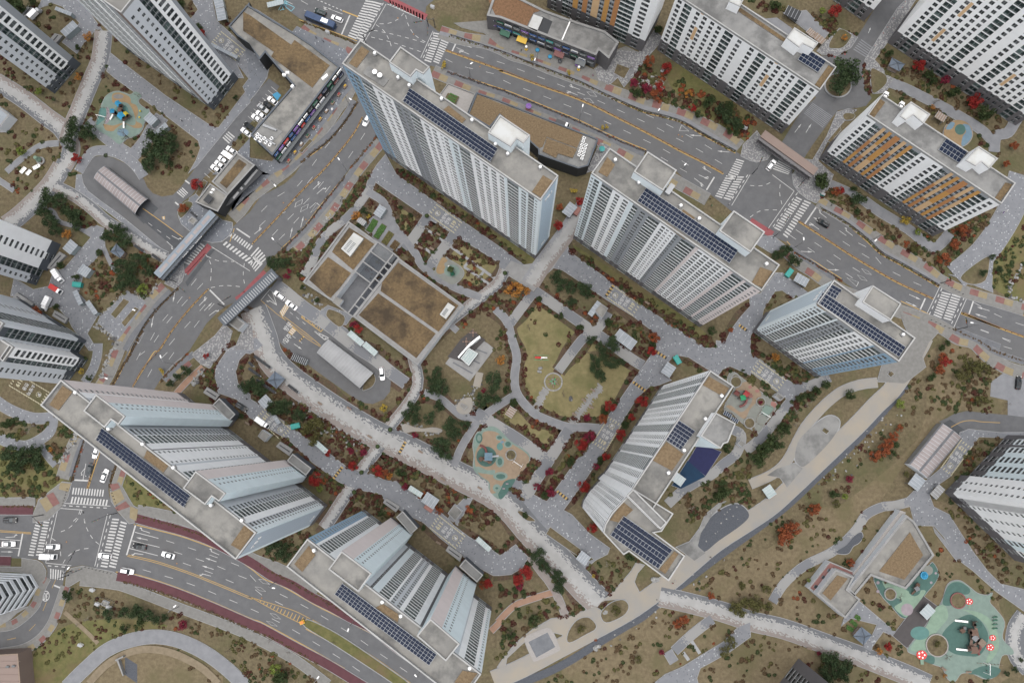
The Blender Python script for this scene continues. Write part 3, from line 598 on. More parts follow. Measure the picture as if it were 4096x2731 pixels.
path('pixel_path',WW('z6: 380 580 340 640 330 720 350 790 400 840'),6.0,'dissolve_ss')
path('garden_path',WW('31: 1020 230 1160 330 1420 490 1640 650 1720 620 1790 520 1820 470'),3.4,'path_grey')
path('garden_path',WW('31: 720 80 900 160 1020 240'),2.6,'path_grey')
path('estate_path',WW('z1: 160 520 300 400 400 260 460 140 500 0'),9.0,'dotted_paving')
pv('z1: 120 510 180 520 330 420 350 440 345 560 350 600 250 560 210 540',kerb=.2)
path('garden_path',WW('30: 1250 740 1400 800 1560 880 1720 960 1900 1060 2060 1160 2200 1290 2180 1380'),3.6,'path_grey')
path('garden_path',WW('z4: 384 560 340 620 300 680 240 700 230 780'),3.6,'path_grey')
pv('30: 1030 540 1180 300 1320 80 1400 0 1480 0 1340 220 1200 420 1110 540 1240 680 1280 720 1210 830 1120 840 1090 780 1080 640 1040 620','cobble')
pv('30: 660 400 730 330 800 260 900 300 960 340 900 430 780 500 640 490 600 460','cobble',kerb=.2)
pv('30: 780 1010 880 980 950 990 870 1060 820 1110 690 1270 600 1450 560 1440 690 1220','cobble',kerb=.2)
pv('30: -60 1300 60 1180 160 1330 220 1340 150 1430 60 1455 0 1440 -80 1400','cobble',kerb=.25)
pv('31: 380 0 740 0 700 120 590 250 520 220 440 160 390 90','cobble',kerb=.25)
pv('30: 380 1568 480 1430 600 1440 740 1568','cobble',kerb=.2)
pv('30: 300 120 500 100 620 220 700 300 640 380 480 260','path_grey',kerb=.2)
pv('20: 1180 700 1280 560 1420 400 1440 330 1380 280 1300 400 1150 600 1060 700 1110 780','cobble',kerb=.2)
pv('31: 100 560 200 545 320 640 190 700 60 620','dotted_paving',kerb=.2)
path('stream_walk',WW('03: 600 1600 760 1440 960 1270 1180 1180 1400 1150 1620 1190 1850 1300 2050 1450 2200 1600'),4.4,'path_grey')
path('embankment',WW('03: 800 1568 960 1400 1160 1290 1340 1260 1560 1300 1800 1420 1960 1568'),2.4,'bare_earth',0)
path('trodden_path',WW('03: 580 930 640 1020 760 1090 880 1210'),1.4,'bare_earth',0,lift=-.18)
paved('yard',WW('03: 160 1290 250 1270 290 1568 190 1568'),'concrete',.1)
paved('yard',WW('03: 0 960 80 900 260 880 150 940 100 990 0 1050'),'concrete',.1)
sheet('culvert_floor',WW('03: 1120 1330 1230 1400 1230 1568 1120 1490'),'dark_gravel',.03)
# road paint
def paint(name,parent,polys,m,z):
 b=MB()
 for p in polys:b.face([(q[0],q[1],z)for q in ccw(p)],m)
 return b.build(name,parent)
MZ=.062
def seg(a,b,w_):
 a,b=Vector((a[0],a[1])),Vector((b[0],b[1]));d=(b-a).normalized();n_=Vector((-d.y,d.x))*w_/2
 return[a+n_,a-n_,b-n_,b+n_]
def zebra(parent,s,n,duty=.5,m='paint_white'):
 """s = four corners a b c d: stripes run a->d and b->c, spaced from a to b"""
 a,b,c,d=[Vector((q.x,q.y))for q in WW(s)];P=[]
 for i in range(n):
  t0,t1=(i+.5-duty/2)/n,(i+.5+duty/2)/n
  P.append([a.lerp(b,t0),a.lerp(b,t1),d.lerp(c,t1),d.lerp(c,t0)])
 paint('crosswalk',parent,P,m,MZ+.02)
def dashes(parent,s,n=None,w_=.15,on=3.0,off=5.0,m='paint_white',name='lane_line',start=0,smooth=True):
 pts=WW(s);p=spline(pts,8)if smooth else[(q[0],q[1])for q in pts];P=[];d=start
 ln=[0]
 for k in range(1,len(p)):ln.append(ln[-1]+(Vector(p[k])-Vector(p[k-1])).length)
 def at(x):
  for k in range(len(ln)-1):
   if ln[k+1]>=x:break
  return Vector(p[k]).lerp(Vector(p[k+1]),(x-ln[k])/max(1e-6,ln[k+1]-ln[k]))
 while d+on<ln[-1]:
  P.append(seg(at(d),at(d+on),w_));d+=on+off
 paint(name,parent,P,m,MZ+.02)
def line(parent,s,w_=.16,m='paint_white',smooth=True,name='road_line',z=MZ+.02):
 pts=WW(s);p=spline(pts,6)if smooth and len(pts)>2 else[(q[0],q[1])for q in pts]
 paint(name,parent,[seg(p[i],p[i+1],w_)for i in range(len(p)-1)],m,z)
def arrow(parent,s,kind='s',m='paint_white',k=.78):
 """s = tail and head; kind: s straight, l left, r right, sl, sr, lr"""
 a,b=[Vector((q.x,q.y))for q in WW(s)];d=b-a;L=d.length;d.normalize();n_=Vector((-d.y,d.x));P=[]
 f=lambda x,y:a+d*x*L+n_*y*k
 if kind[0]=='s':
  P+=[[f(0,.12),f(0,-.12),f(.6,-.12),f(.6,.12)],[f(.6,.40),f(.6,-.40),f(1,0)]]
 else:
  P+=[[f(0,.12),f(0,-.12),f(.75,-.12),f(.75,.12)]]
 for t,sg in(('l',1),('r',-1)):
  if t in kind:
   P+=[[f(.64,.1*sg),f(.72,.1*sg),f(.84,.6*sg),f(.77,.6*sg)],[f(.69,.55*sg),f(.95,.55*sg),f(.84,1.15*sg)]]
 paint('arrow_marking',parent,P,m,MZ+.021)
def diamond(parent,s):
 p=[Vector((q.x,q.y))for q in WW(s)];P=[];c=sum(p,Vector((0,0)))/len(p)
 for i in range(len(p)):
  a,b=p[i],p[(i+1)%len(p)];P.append([a,b,b.lerp(c,.13),a.lerp(c,.13)])
 paint('diamond_marking' if len(p)==4 else 'yield_marking',parent,P,'paint_white',MZ+.021)
zebra(main_road,'10: 1040 0 875 330 950 360 1110 10',15);zebra(main_road,'10: 1110 10 950 350 1010 375 1185 30',15)
zebra(main_road,'10: 1240 0 1560 140 1560 190 1250 40',12);zebra(main_road,'10: 1655 290 1560 550 1620 570 1720 300',12);zebra(main_road,'10: 1730 310 1640 560 1690 580 1800 340',12)
zebra(main_road,'20: 2120 1420 2030 1590 2110 1620 2190 1440',9);zebra(main_road,'21: 2030 0 1925 195 1985 215 2100 10',10);zebra(main_road,'21: 2120 10 2000 215 2060 235 2190 10',10)
zebra(main_road,'31: 420 190 210 480 270 510 470 215',14);zebra(main_road,'31: 490 220 290 540 330 570 550 245',14)
zebra(main_road,'31: 1720 1040 1640 1260 1710 1290 1800 1060',10);zebra(main_road,'31: 1810 1060 1730 1290 1800 1310 1890 1085',10)
zebra(main_road,'30: 200 1520 280 1400 400 1480 340 1568',7)
zebra(ne_road,'30: 560 920 480 1020 650 1150 740 1040',9,m='path_grey');zebra(ne_road,'30: 1000 350 920 450 1040 525 1110 430',6,m='path_grey')
zebra(left_road,'01: 2050 545 2240 680 2270 640 2080 510',9);zebra(left_road,'01: 1990 620 2240 800 2290 770 2020 590',9);zebra(left_road,'11: 0 720 90 810 160 750 70 640',5);zebra(left_road,'11: 0 800 50 870 120 800 40 720',4)
zebra(left_road,'01: 1800 600 1640 790 1690 810 1850 640',9)
zebra(left_road,'02: 650 1230 940 1250 930 1310 640 1290',12);zebra(left_road,'02: 640 1310 975 1340 965 1390 625 1370',12)
zebra(bottom_road,'03: 330 85 250 430 300 435 375 100',13);zebra(bottom_road,'03: 400 85 320 430 375 435 450 90',13)
zebra(bottom_road,'03: 1010 85 900 530 960 540 1070 90',16);zebra(bottom_road,'03: 1085 110 975 530 1035 545 1140 125',15)
zebra(lane_road,'03: 445 540 580 560 570 645 445 630',6)
zebra(gate_road,'00: 2050 1175 1990 1240 2050 1295 2110 1225',4);zebra(gate_road,'01: 1640 110 1580 160 1640 210 1690 160',4)
line(left_road,'01: 1880 630 1665 880',2.2,'cycle_crossing',False,'cycle_crossing');line(left_road,'11: 140 870 0 1010 | 01: 2200 1060 2120 1120',2.2,'cycle_crossing',False,'cycle_crossing')
line(main_road,'10: 1210 -20 1580 160',2.6,'cycle_crossing',False,'cycle_crossing');line(main_road,'31: 0 410 60 450 200 535',2.6,'cycle_crossing',False,'cycle_crossing')
for par,s_ in((main_road,'10: 895 140 820 315'),(main_road,'10: 1860 360 1810 465'),(main_road,'21: 1920 20 1850 135'),(main_road,'31: 595 285 490 440'),(main_road,'31: 1570 1105 1515 1225'),(main_road,'31: 2000 1130 1960 1250'),(left_road,'02: 668 1162 815 1170'),(left_road,'01: 1880 1030 2010 1160'),(left_road,'01: 2120 480 2240 560'),(bottom_road,'03: 205 225 165 430'),(bottom_road,'03: 1218 145 1135 420'),(lane_road,'03: 485 690 545 715'),(gate_road,'01: 1660 50 1700 80'),(gate_road,'01: 1570 245 1600 270')):
 line(par,s_,.5,smooth=False,name='stop_line')
for par,s_ in((main_road,'10: 1220 40 1020 390'),(main_road,'10: 1640 280 1530 520'),(main_road,'20: 2240 1330 2210 1400'),(main_road,'21: 2240 0 2075 275'),(main_road,'31: 395 145 155 490'),(main_road,'31: 1700 1000 1580 1250'),(main_road,'31: 1940 1105 1825 1365'),(main_road,'10: 1230 40 1570 190'),(main_road,'31: 200 0 395 145'),(left_road,'01: 1890 640 2240 860'),(left_road,'01: 1840 700 1660 895'),(bottom_road,'03: 515 30 410 490'),(bottom_road,'03: 965 50 850 520'),(bottom_road,'03: 410 490 640 515'),(left_road,'02: 580 1370 990 1395'),(left_road,'02: 540 1415 740 1430')):
 line(par,s_,.2,smooth=False)
for par,s_ in((main_road,'10: 1195 30 1000 380'),(main_road,'10: 1650 290 1545 540'),(main_road,'31: 425 160 180 500'),(main_road,'31: 1720 1015 1600 1260'),(main_road,'31: 1920 1095 1800 1340'),(bottom_road,'03: 485 50 375 470'),(bottom_road,'03: 990 60 870 530'),(left_road,'02: 560 1390 990 1415'),(lane_road,'03: 430 515 600 528'),(main_road,'21: 2220 0 2050 260')):
 dashes(par,s_,on=1.2,off=1.2,w_=.3,smooth=False,name='cycle_crossing_line')
for par,s_ in((main_road,'10: 1380 120 1320 180 1230 215 1130 215'),(main_road,'10: 1395 140 1420 230 1480 320 1590 390'),(main_road,'10: 1130 225 1200 280 1250 370 1280 470'),(main_road,'10: 1085 335 1280 385 1450 440 1540 470'),(main_road,'10: 1110 275 1320 320 1580 390'),(main_road,'31: 0 95 90 100 160 80 240 35'),(main_road,'31: 270 85 265 170 290 280'),(main_road,'31: 0 380 100 320 270 315'),(left_road,'01: 1840 705 1890 800 1890 920 1880 1010'),(left_road,'01: 1860 730 1960 770 2110 775'),(left_road,'01: 2190 790 2180 900 2200 1010'),(left_road,'01: 1890 1010 2020 990 2190 1005'),(bottom_road,'03: 735 20 690 110 600 190 480 230'),(bottom_road,'03: 745 20 770 160 830 270 890 325'),(bottom_road,'03: 465 270 530 320 545 420 545 490'),(bottom_road,'03: 565 495 610 430 700 375 810 358'),(left_road,'02: 720 1430 690 1500 610 1568'),(left_road,'02: 745 1430 760 1560')):
 dashes(par,s_,on=1.5,off=1.5,w_=.2,name='guide_line')
dashes(main_road,'10: 1750 530 1900 595 2240 680 | 20: 40 730 220 800 405 870 595 945 770 1015 950 1095 1130 1180 1310 1265 1490 1355 1700 1490')
dashes(main_road,'10: 1850 430 2080 520 2240 560 | 20: 87 595 276 665 470 738 660 815 845 890 1020 970 1205 1055 1380 1135 1560 1230 1735 1320 1890 1410 2040 1500')
dashes(main_road,'20: 1310 1030 1430 1085 1560 1150 1680 1215 1800 1280 1910 1345 2030 1420')
dashes(main_road,'20: 1440 1410 1560 1480 1700 1560')
dashes(main_road,'31: 410 490 600 620 740 710 920 830 1100 940');dashes(main_road,'31: 350 535 480 625 610 715 720 785 840 870 960 950');dashes(main_road,'31: 800 500 930 590 1060 660 1200 820 1400 930 1600 1020 1690 1060');dashes(main_road,'31: 830 595 1010 710 1200 820')
dashes(main_road,'z1: 510 770 390 725 250 650');dashes(main_road,'z1: 290 790 400 835 510 890');dashes(main_road,'z5: 160 25 270 65 330 85');dashes(main_road,'z5: 165 70 250 100 384 140')
dashes(main_road,'10: 320 10 520 110 660 170');dashes(main_road,'10: 460 10 660 120 840 190');dashes(main_road,'10: 600 0 830 100',on=.8,off=.8,w_=.3)
for s_ in('10: 1750 455 2240 630 | 20: 0 640 220 720 440 800 640 870 830 950 1010 1040 1190 1130 1400 1240 1620 1360 1840 1470 2000 1560','31: 430 415 700 590 900 720 1100 840 1330 970 1640 1110','31: 1890 1240 2240 1370','z1: 190 705 350 770 512 830','10: 830 100 970 155','10: -40 -60 0 -40'):
 line(main_road,s_,.5,'paint_yellow',name='centre_line')
for s_ in('10: 1790 330 2240 470 | 20: 200 550 400 625 600 700 740 755 920 850 1260 1000 1470 1055 1640 1110 1850 1235 2110 1375','10: 1770 640 2240 795 | 20: 130 840 430 965 700 1075 870 1155 1090 1255 1310 1345','31: 610 300 740 370 890 465 1050 600 1170 710 1360 815 1690 1005','31: 330 595 420 685 570 770 710 860 820 930','10: 440 180 830 320 960 370','31: 1350 1130 1600 1245','z1: 190 610 250 640 512 720'):
 line(main_road,s_,.3,'paint_yellow',name='edge_line')
for s_ in('10: 940 960 830 1140 670 1330 520 1540','10: 1030 1195 880 1420 760 1560'):
 dashes(left_road,s_)
dashes(left_road,'11: 470 50 430 100 265 180 130 300 20 420',on=3,off=5);dashes(left_road,'11: 560 20 430 180 320 330 150 400 0 560');dashes(left_road,'11: 660 60 540 200 380 360 260 480 130 620');dashes(left_road,'11: 720 100 620 220 510 320 420 400 340 500 240 600 150 700')
dashes(left_road,'01: 1760 930 1650 1070 1540 1210 1430 1340 1360 1460 1300 1568');dashes(left_road,'01: 1820 970 1660 1140 1500 1320 1400 1470 1330 1568');dashes(left_road,'01: 1840 1160 1700 1320 1570 1460 1480 1568');dashes(left_road,'01: 1920 1150 1790 1300 1640 1500')
dashes(left_road,'02: 1300 10 1140 130');dashes(left_road,'02: 1260 20 1150 230');dashes(left_road,'02: 1500 20 1370 160 1280 330');dashes(left_road,'02: 1560 20 1480 130')
for s_ in('10: 1010 1050 930 1200 780 1390 620 1568 | 11: 480 130 250 380 20 620','01: 1870 1020 1700 1200 1540 1400 1430 1568 | 02: 1380 20 1280 180 1190 330','02: 900 900 840 1080 790 1240','02: 875 900 830 1060 780 1240'):
 line(left_road,s_,.35,'paint_yellow',name='centre_line')
for s_ in('11: 840 20 700 190 610 300 470 480 280 660','10: 950 950 850 1090 690 1280 540 1400','01: 2060 600 2100 480','01: 1600 1010 1400 1210 1270 1380 1170 1568 | 02: 1100 160 1020 310','02: 1680 40 1540 170 1430 290'):
 line(left_road,s_,.25,'paint_yellow',name='edge_line')
line(left_road,'02: 770 1015 745 1160',.2,smooth=False)
for s_ in('03: 1490 290 1630 335 1770 380 1910 430 2050 480 2180 540 | 13: 80 680 200 740','03: 1560 390 1750 450 1950 520 2130 600 2240 650 | 13: 70 755 200 820 320 880','03: 1640 490 1780 540 1920 590 2050 650 2180 700','03: 1280 550 1450 600 1620 650 1790 710 1960 780 2130 850 | 13: 60 925 220 1000 370 1080 540 1180 690 1270 850 1370 1000 1470','13: 268 768 458 862 643 965 820 1072 990 1180 1160 1300 1340 1420 1520 1545'):
 dashes(bottom_road,s_)
for s_ in('03: 1210 215 1420 270','03: 1180 290 1430 350','03: 1160 360 1415 425','03: 0 275 185 290','03: 0 350 170 360'):
 line(bottom_road,s_,.2,smooth=False)
for s_ in('03: 1140 430 1400 490 1700 590 2000 710 2240 810 | 13: 30 810 210 910 490 1050','03: 1150 418 1400 475 1700 575 2000 695 2240 795 | 13: 0 795 210 860 400 920 540 990','03: 0 200 280 220','03: 0 212 280 230'):
 line(bottom_road,s_,.2,'paint_yellow',name='centre_line')
for i in range(16):
 t=i/15;a=Vector((30,812)).lerp(Vector((480,1045)),t);b=Vector((35,805)).lerp(Vector((510,985)),t)
 line(bottom_road,'13: %f %f %f %f'%(a.x,a.y,b.x,b.y),.28,'paint_yellow',False,'hatching')
for s_ in('03: 1200 145 1420 200 1640 258 1900 352 2050 412 2240 535 | 13: 130 635 300 705 600 875 900 1025 1200 1190 1500 1420','03: 1040 570 1200 590 1500 680 1860 820 2240 985 | 13: 130 1035 560 1270 850 1435','13: 500 1080 700 1190 900 1310 1200 1500 1320 1568','13: 560 1000 720 1090 900 1200 1150 1360 1440 1568'):
 line(bottom_road,s_,.3,'paint_yellow',name='edge_line')
dashes(lane_road,'03: 500 640 440 780 390 910 310 1050 200 1140 60 1180',m='paint_yellow')
for par,s_,k_ in((main_road,'10: 830 130 650 60','sl'),(main_road,'10: 750 100 660 70','s'),(main_road,'10: 1985 430 1885 400','sr'),(main_road,'10: 1965 490 1870 450','sl'),(main_road,'20: 715 805 615 770','sr'),(main_road,'20: 695 855 595 815','sl'),(main_road,'20: 1800 1220 1695 1212','s'),(main_road,'20: 2055 1365 1945 1355','s'),(main_road,'21: 1780 0 1870 40','sl'),(main_road,'21: 1740 30 1830 100','sr'),(main_road,'31: 685 385 600 320','r'),(main_road,'31: 640 420 565 380','s'),(main_road,'31: 620 490 530 425','sl'),(main_road,'31: 920 545 835 480','r'),(main_road,'31: 455 685 560 690','s'),(main_road,'31: 700 848 800 852','s'),(main_road,'31: 1425 1070 1530 1118','s'),(main_road,'31: 1395 1135 1500 1183','s'),(main_road,'z1: 335 695 270 675','s'),(main_road,'z1: 320 730 260 710','s'),(main_road,'20: 1890 1550 1810 1500','sr'),(left_road,'11: 565 130 635 65','sl'),(left_road,'11: 600 170 680 100','r'),(left_road,'11: 455 470 480 370','s'),(left_road,'11: 360 560 380 470','s'),(left_road,'11: 40 530 110 475','sl'),(left_road,'01: 1785 1170 1860 1095','sl'),(left_road,'01: 1830 1215 1905 1140','s'),(left_road,'01: 1875 1260 1960 1195','r'),(left_road,'01: 1570 1035 1550 1140','s'),(left_road,'01: 1375 1265 1355 1370','s'),(left_road,'02: 760 1060 715 1115','l'),(bottom_road,'03: 50 262 165 255','l'),(bottom_road,'03: 10 390 120 392','s'),(bottom_road,'03: 1345 222 1240 188','r'),(bottom_road,'03: 1325 285 1220 262','s'),(bottom_road,'03: 1285 415 1175 400','l'),(bottom_road,'03: 1965 418 1865 375','r'),(bottom_road,'03: 1940 480 1840 445','s'),(bottom_road,'03: 1915 548 1810 515','s'),(bottom_road,'03: 1890 608 1785 580','l'),(gate_road,'01: 1540 545 1625 590','l'),(gate_road,'01: 1495 595 1565 660','r'),(ramp_road,'11: 240 1165 150 1110','l'),(ramp_road,'11: 280 1090 195 1055','s'),(ramp_road,'en: 340 1420 530 1550','s'),(ne_road,'30: 400 1190 460 1110','s'),(ne_road,'30: 500 1190 550 1110','s'),(ne_road,'30: 1060 300 1080 250','s')):
 arrow(par,s_,k_)
for par,s_ in((main_road,'20: 775 825 835 828 872 870 812 862'),(main_road,'20: 748 882 808 888 842 925 782 917'),(main_road,'31: 995 838 1055 858 1090 895 1035 882'),(main_road,'31: 958 893 1018 915 1052 950 996 938'),(left_road,'11: 475 215 465 260 400 292 412 250'),(left_road,'11: 525 260 515 300 450 335 462 292'),(bottom_road,'13: 75 635 130 640 178 682 118 674'),(bottom_road,'13: 42 702 100 710 145 748 85 738'),(bottom_road,'13: 178 940 230 948 280 995 222 982'),(bottom_road,'13: 145 1008 200 1020 248 1058 190 1048'),(main_road,'20: 1625 1120 1695 1178 1605 1175'),(main_road,'31: 865 920 975 960 955 1000'),(left_road,'11: 600 250 628 275 540 342'),(left_road,'01: 1295 1410 1245 1510 1212 1490')):
 diamond(par,s_)
b=MB();me30=text_mesh('30',3.6,'paint_white',wide=.5,bold=.06);c30=W('03','410 787')[0]
o30=put('speed_limit_lettering',me30,lane_road,(c30 .x,c30 .y,MZ+.021),math.radians(178))
for k in range(28):
 t0,t1=2*math.pi*k/28,2*math.pi*(k+1)/28;b.face([(c30 .x+1.15*r*math.cos(t),c30 .y+1.5*r*math.sin(t),MZ+.022)for r,t in((1,t0),(1.2,t0),(1.2,t1),(1,t1))][::-1],'paint_white')
b.build('speed_limit_ring',lane_road)
line(ramp_road,'en: 600 660 515 775 990 1125 1075 1010 600 660',.3,'paint_yellow',False,'drop_off_box')
for ch,s_ in(('차','610 770'),('량','740 845'),('대','850 930'),('기','970 1010')):
 c=W('en',s_)[0];put('drop_off_lettering',text_mesh(ch,2.1,'paint_yellow',bold=.03),ramp_road,(c.x,c.y,MZ+.022),math.radians(55))
for ch,s_,rz_ in(('방문','200 1010',52),('입주','190 1290',52)):
 c=W('en',s_)[0];put('lane_lettering',text_mesh(ch,2.3,'paint_white',bold=.03,wide=.8),ramp_road,(c.x,c.y,MZ+.022),math.radians(rz_))
def hump(parent,s,n,a_='paint_yellow',b_='paint_white'):
 a,b,c,d=[Vector((q.x,q.y))for q in WW(s)];m_=MB()
 for i in range(n):
  t0,t1=i/n,(i+1)/n;q=ccw([a.lerp(b,t0),a.lerp(b,t1),d.lerp(c,t1),d.lerp(c,t0)])
  m_.face([(v.x,v.y,MZ+.03)for v in q],(a_,b_)[i%2])
 m_.build('striped_hump',parent)
hump(ramp_road,'en: 195 370 -10 660 60 780 230 520',13);hump(ramp_road,'en: 300 1010 200 1140 290 1215 400 1090',7)
hump(gate_road,'01: 1450 375 1480 370 1480 400 1460 400',3);hump(ramp_road,'en: 560 1235 460 1340 480 1370 590 1250',5,'paint_yellow','tyre')
line(ramp_road,'en: 60 775 570 1230 980 1490',.2,'paint_yellow',name='centre_line');line(ramp_road,'en: 100 760 640 1170 990 1465',.2,'paint_yellow',name='centre_line')
line(ramp_road,'en: 820 1105 1080 1320 1175 1275 820 1105',.25,smooth=False)
for i in range(4):line(ramp_road,'en: %d %d %d %d'%(870+70*i,1140+55*i,930+60*i,1150+40*i),.25,smooth=False)
dashes(ramp_road,'en: 240 655 345 735 430 805 530 880 625 955 720 1030',on=1.4,off=1.5,smooth=False);dashes(ramp_road,'en: 60 1360 165 1440 260 1510',on=1.4,off=1.4,smooth=False);dashes(ramp_road,'en: 300 1225 390 1290 460 1345 590 1440 680 1500',on=1.4,off=1.6,smooth=False)
line(gate_road,'01: 1280 300 1450 420 1640 560',.25,'paint_yellow',name='centre_line')
line(ramp_road,'11: 100 1120 190 1010 340 1110',.2,smooth=False)
for s_ in('11: 95 1120 230 1235 560 1480','11: 190 1010 240 1165','11: 160 1070 240 1165'):line(ramp_road,s_,.18,'paint_yellow' if s_.startswith('11: 95')else 'paint_white',False)
dashes(gate_road,'01: 1330 430 1450 520 1550 590',on=1.8,off=2.4)
line(ramp_road,'32: 1800 690 1900 640 2000 630 2060 640 2240 650',.22,'paint_yellow',name='centre_line')
for i in range(9):line(gate_road,'10: %d %d %d %d'%(250-26*i,830+33*i,190-26*i,780+33*i),.15,smooth=False,name='bay_line')
sheet('disabled_bay',WW('10: 245 825 280 855 245 905 200 850'),'paint_blue',.09,gate_road)
for i in range(7):line(gate_road,'b3: %d %d %d %d'%(470-57*i,155+58*i,400-57*i,95+58*i),.15,smooth=False,name='bay_line')
line(main_road,'10: 240 0 370 105 400 70 260 0',.25,'paint_cyan',False,'bus_bay');c=W('10','295 55')[0]
put('bus_bay_lettering',text_mesh('버스',2.6,'paint_cyan',bold=.03),main_road,(c.x,c.y,MZ+.022),math.radians(-118))
# fire lanes painted on the estate streets
P_RING=MB()
for k in range(28):
 t0,t1=2*math.pi*k/28,2*math.pi*(k+1)/28
 P_RING.face([(r*math.cos(t),r*math.sin(t),0)for r,t in((.85,t0),(1,t0),(1,t1),(.85,t1))],'paint_cream')
P_RING.face([(-.06-.6,.6,0),(-.6+.06,.72,0),(.66,-.6,0),(.56,-.7,0)][::-1],'paint_cream')
_ring=P_RING.mesh('no_parking_ring');_pm=text_mesh('P',1.7,'paint_white',bold=.05);_l1=text_mesh('소방차',1.55,'paint_white',bold=.035);_l2=text_mesh('전용',1.55,'paint_white',bold=.035);_l3=text_mesh('119',1.9,'paint_cream',bold=.10)
def fire_lane(s,width,where,yaw=0):
 a,b=WW(s);d=b-a;L=Vector((d.x,d.y)).length;rz=math.atan2(d.y,d.x)+math.pi/2
 LAYER[0]+=1;z=.20+.001*LAYER[0]+.02;c=(a+b)/2
 o=put('fire_lane_marking',None,None,(c.x,c.y,z),rz,kind='structure',label='cream dashed fire lane box with white lettering on the paving '+where)
 m=MB();hw,hl=width/2,L/2
 def dash(x,y):m.face([(x-.18,y-.45,0),(x+.12,y-.45,0),(x+.18+.1,y+.45,0),(x-.18+.1,y+.45,0)],'paint_cream')
 n=int(L/.95)
 for i in range(n+1):
  y=-hl+L*i/n;dash(-hw,y);dash(hw,y)
 n2=int(width/.95)
 for i in range(1,n2):
  x=-hw+width*i/n2;dash(x,-hl);dash(x,hl)
 m.build('dashed_border',o)
 put('no_parking_ring',_ring,o,(0,hl*.62,.001));put('lettering',_pm,o,(0,hl*.62,.002));put('lettering',_l1,o,(0,hl*.10,0));put('lettering',_l2,o,(0,-hl*.25,0));put('lettering',_l3,o,(0,-hl*.66,0))
fire_lane('11: 1642 318 1857 472',4.6,'below the tall blue-cornered tower');fire_lane('21: 990 1050 1218 1208',4.6,'below the pink-cornered tower')
fire_lane('32: 275 310 50 145',4.6,'left of the short tower with the pale blue end');fire_lane('32: 1757 1080 1930 845',4.2,'beside the brown ramp roof at the right')
fire_lane('22: 1025 640 890 860',5.2,'along the row of red maples');fire_lane('12: 315 750 110 560',5.0,'in front of the long lower left tower')
fire_lane('13: 1880 300 1660 125',5.0,'in front of the bottom tower');fire_lane('02: 405 430 130 265',5.0,'at the left edge above the long tower');fire_lane('00: 1950 340 2150 500',5.0,'beside the upper left shops')
def rumble(s,wide=1.0):
 a,b=WW(s);d=b-a;L=d.length;n=int(L/.55);m_=MB();rz=math.atan2(d.y,d.x);LAYER[0]+=1;z=.20+.001*LAYER[0]+.01
 for i in range(n):
  c=a.lerp(b,(i+.5)/n);m_.box((c.x,c.y,z),(L/n*.98,wide,.05),('paint_yellow','tyre')[i%2],rz)
 m_.build('speed_bump',None,label='yellow and black speed bump %s'%rumble.w,cat='speed bump')
for s_,wh in(('21: 1015 990 945 1090','below the pink-cornered tower'),('12: 1395 820 1335 930','on the white pixel path'),('12: 830 1045 750 1150','in front of the long lower left tower'),('22: 1190 285 1300 365','at the top of the maple street'),('22: 510 1260 610 1340','at the bottom of the maple street'),('21: 2140 1345 2210 1395','between the pink tower and the short tower'),('22: 1385 5 1490 75','left of the teal bin')):
 rumble.w=wh;rumble(s_)
b=MB();b.face([(.38*math.cos(t),.38*math.sin(t),0)for t in[k*math.pi/8 for k in range(16)]],'dark_asphalt');b.face([(.3*math.cos(t),.3*math.sin(t),.002)for t in[k*math.pi/8 for k in range(16)]],'rust_metal');mh=b.mesh('manhole_cover')
for par,s_ in((main_road,'10: 1325 165 1465 310 2060 600 | 20: 390 625 915 835 1600 1210 1632 1225 1455 1050 | 31: 740 360 1190 720 1580 1090'),(left_road,'01: 1800 770 1700 1100 | 11: 300 250 500 400'),(bottom_road,'03: 597 303 1585 495 1630 243 98 440 1755 788 | 13: 105 805 480 780 555 1285')):
 for q in WW(s_):put('manhole_cover',mh,par,(q.x,q.y,MZ+.025))
 # apartment towers
CL=dict(W='wall_white',L='wall_cool',G='wall_grey',M='wall_mid',B='wall_blue',A='wall_paleblue',P='wall_pink',N='wall_stone',K='wall_slate',S='siding_blue',D='siding_grey',E='siding_pale',O='wall_orange',R='wall_rust',H='wall_peach',X='wall_mid',Z='wall_black',Y='wall_brown')
SEQ={'1':'HRO','2':'OHR','3':'ROH','4':'HRO','5':'OHR'}
OPEN=dict(w=(.86,.62,1.70),v=(.56,.9,1.25),b=(.97,.36,2.22))
CAMP=Vector((0,0,HC))
_wmesh={}
def window_mesh(kind,ow,oh):
 key=(kind,round(ow,1),oh)
 if key in _wmesh:return _wmesh[key]
 ow=round(ow,1);b=MB();n=3 if kind=='b' and ow>3.2 else 2
 for i in range(n):
  x0,x1=-ow/2+ow*i/n,-ow/2+ow*(i+1)/n;y=.0 if i%2 else .05
  b.face([(x0,y,0),(x1,y,0),(x1,y,oh),(x0,y,oh)],'glass_green' if kind=='b' else 'glass')
 f='frame_light'
 for i in range(1,n):b.box((-ow/2+ow*i/n,-.03,0),(.06,.05,oh),f)
 b.box((0,-.03,oh-.05),(ow,.05,.05),f);b.box((0,-.04,0),(ow,.07,.06),f)
 if kind=='b':b.box((0,-.10,.48),(ow,.03,.05),f)
 _wmesh[key]=b.mesh('window');return _wmesh[key]
def bays(spec):
 out=[]
 for t in spec.split():
  k=t[0]
  if k in SEQ:out.append((k,float(t[2:]),k))
  elif k.isupper():out.append(('p',float(t[1:]),k))
  else:out.append((k,float(t[1:-1]),t[-1]))
 return out
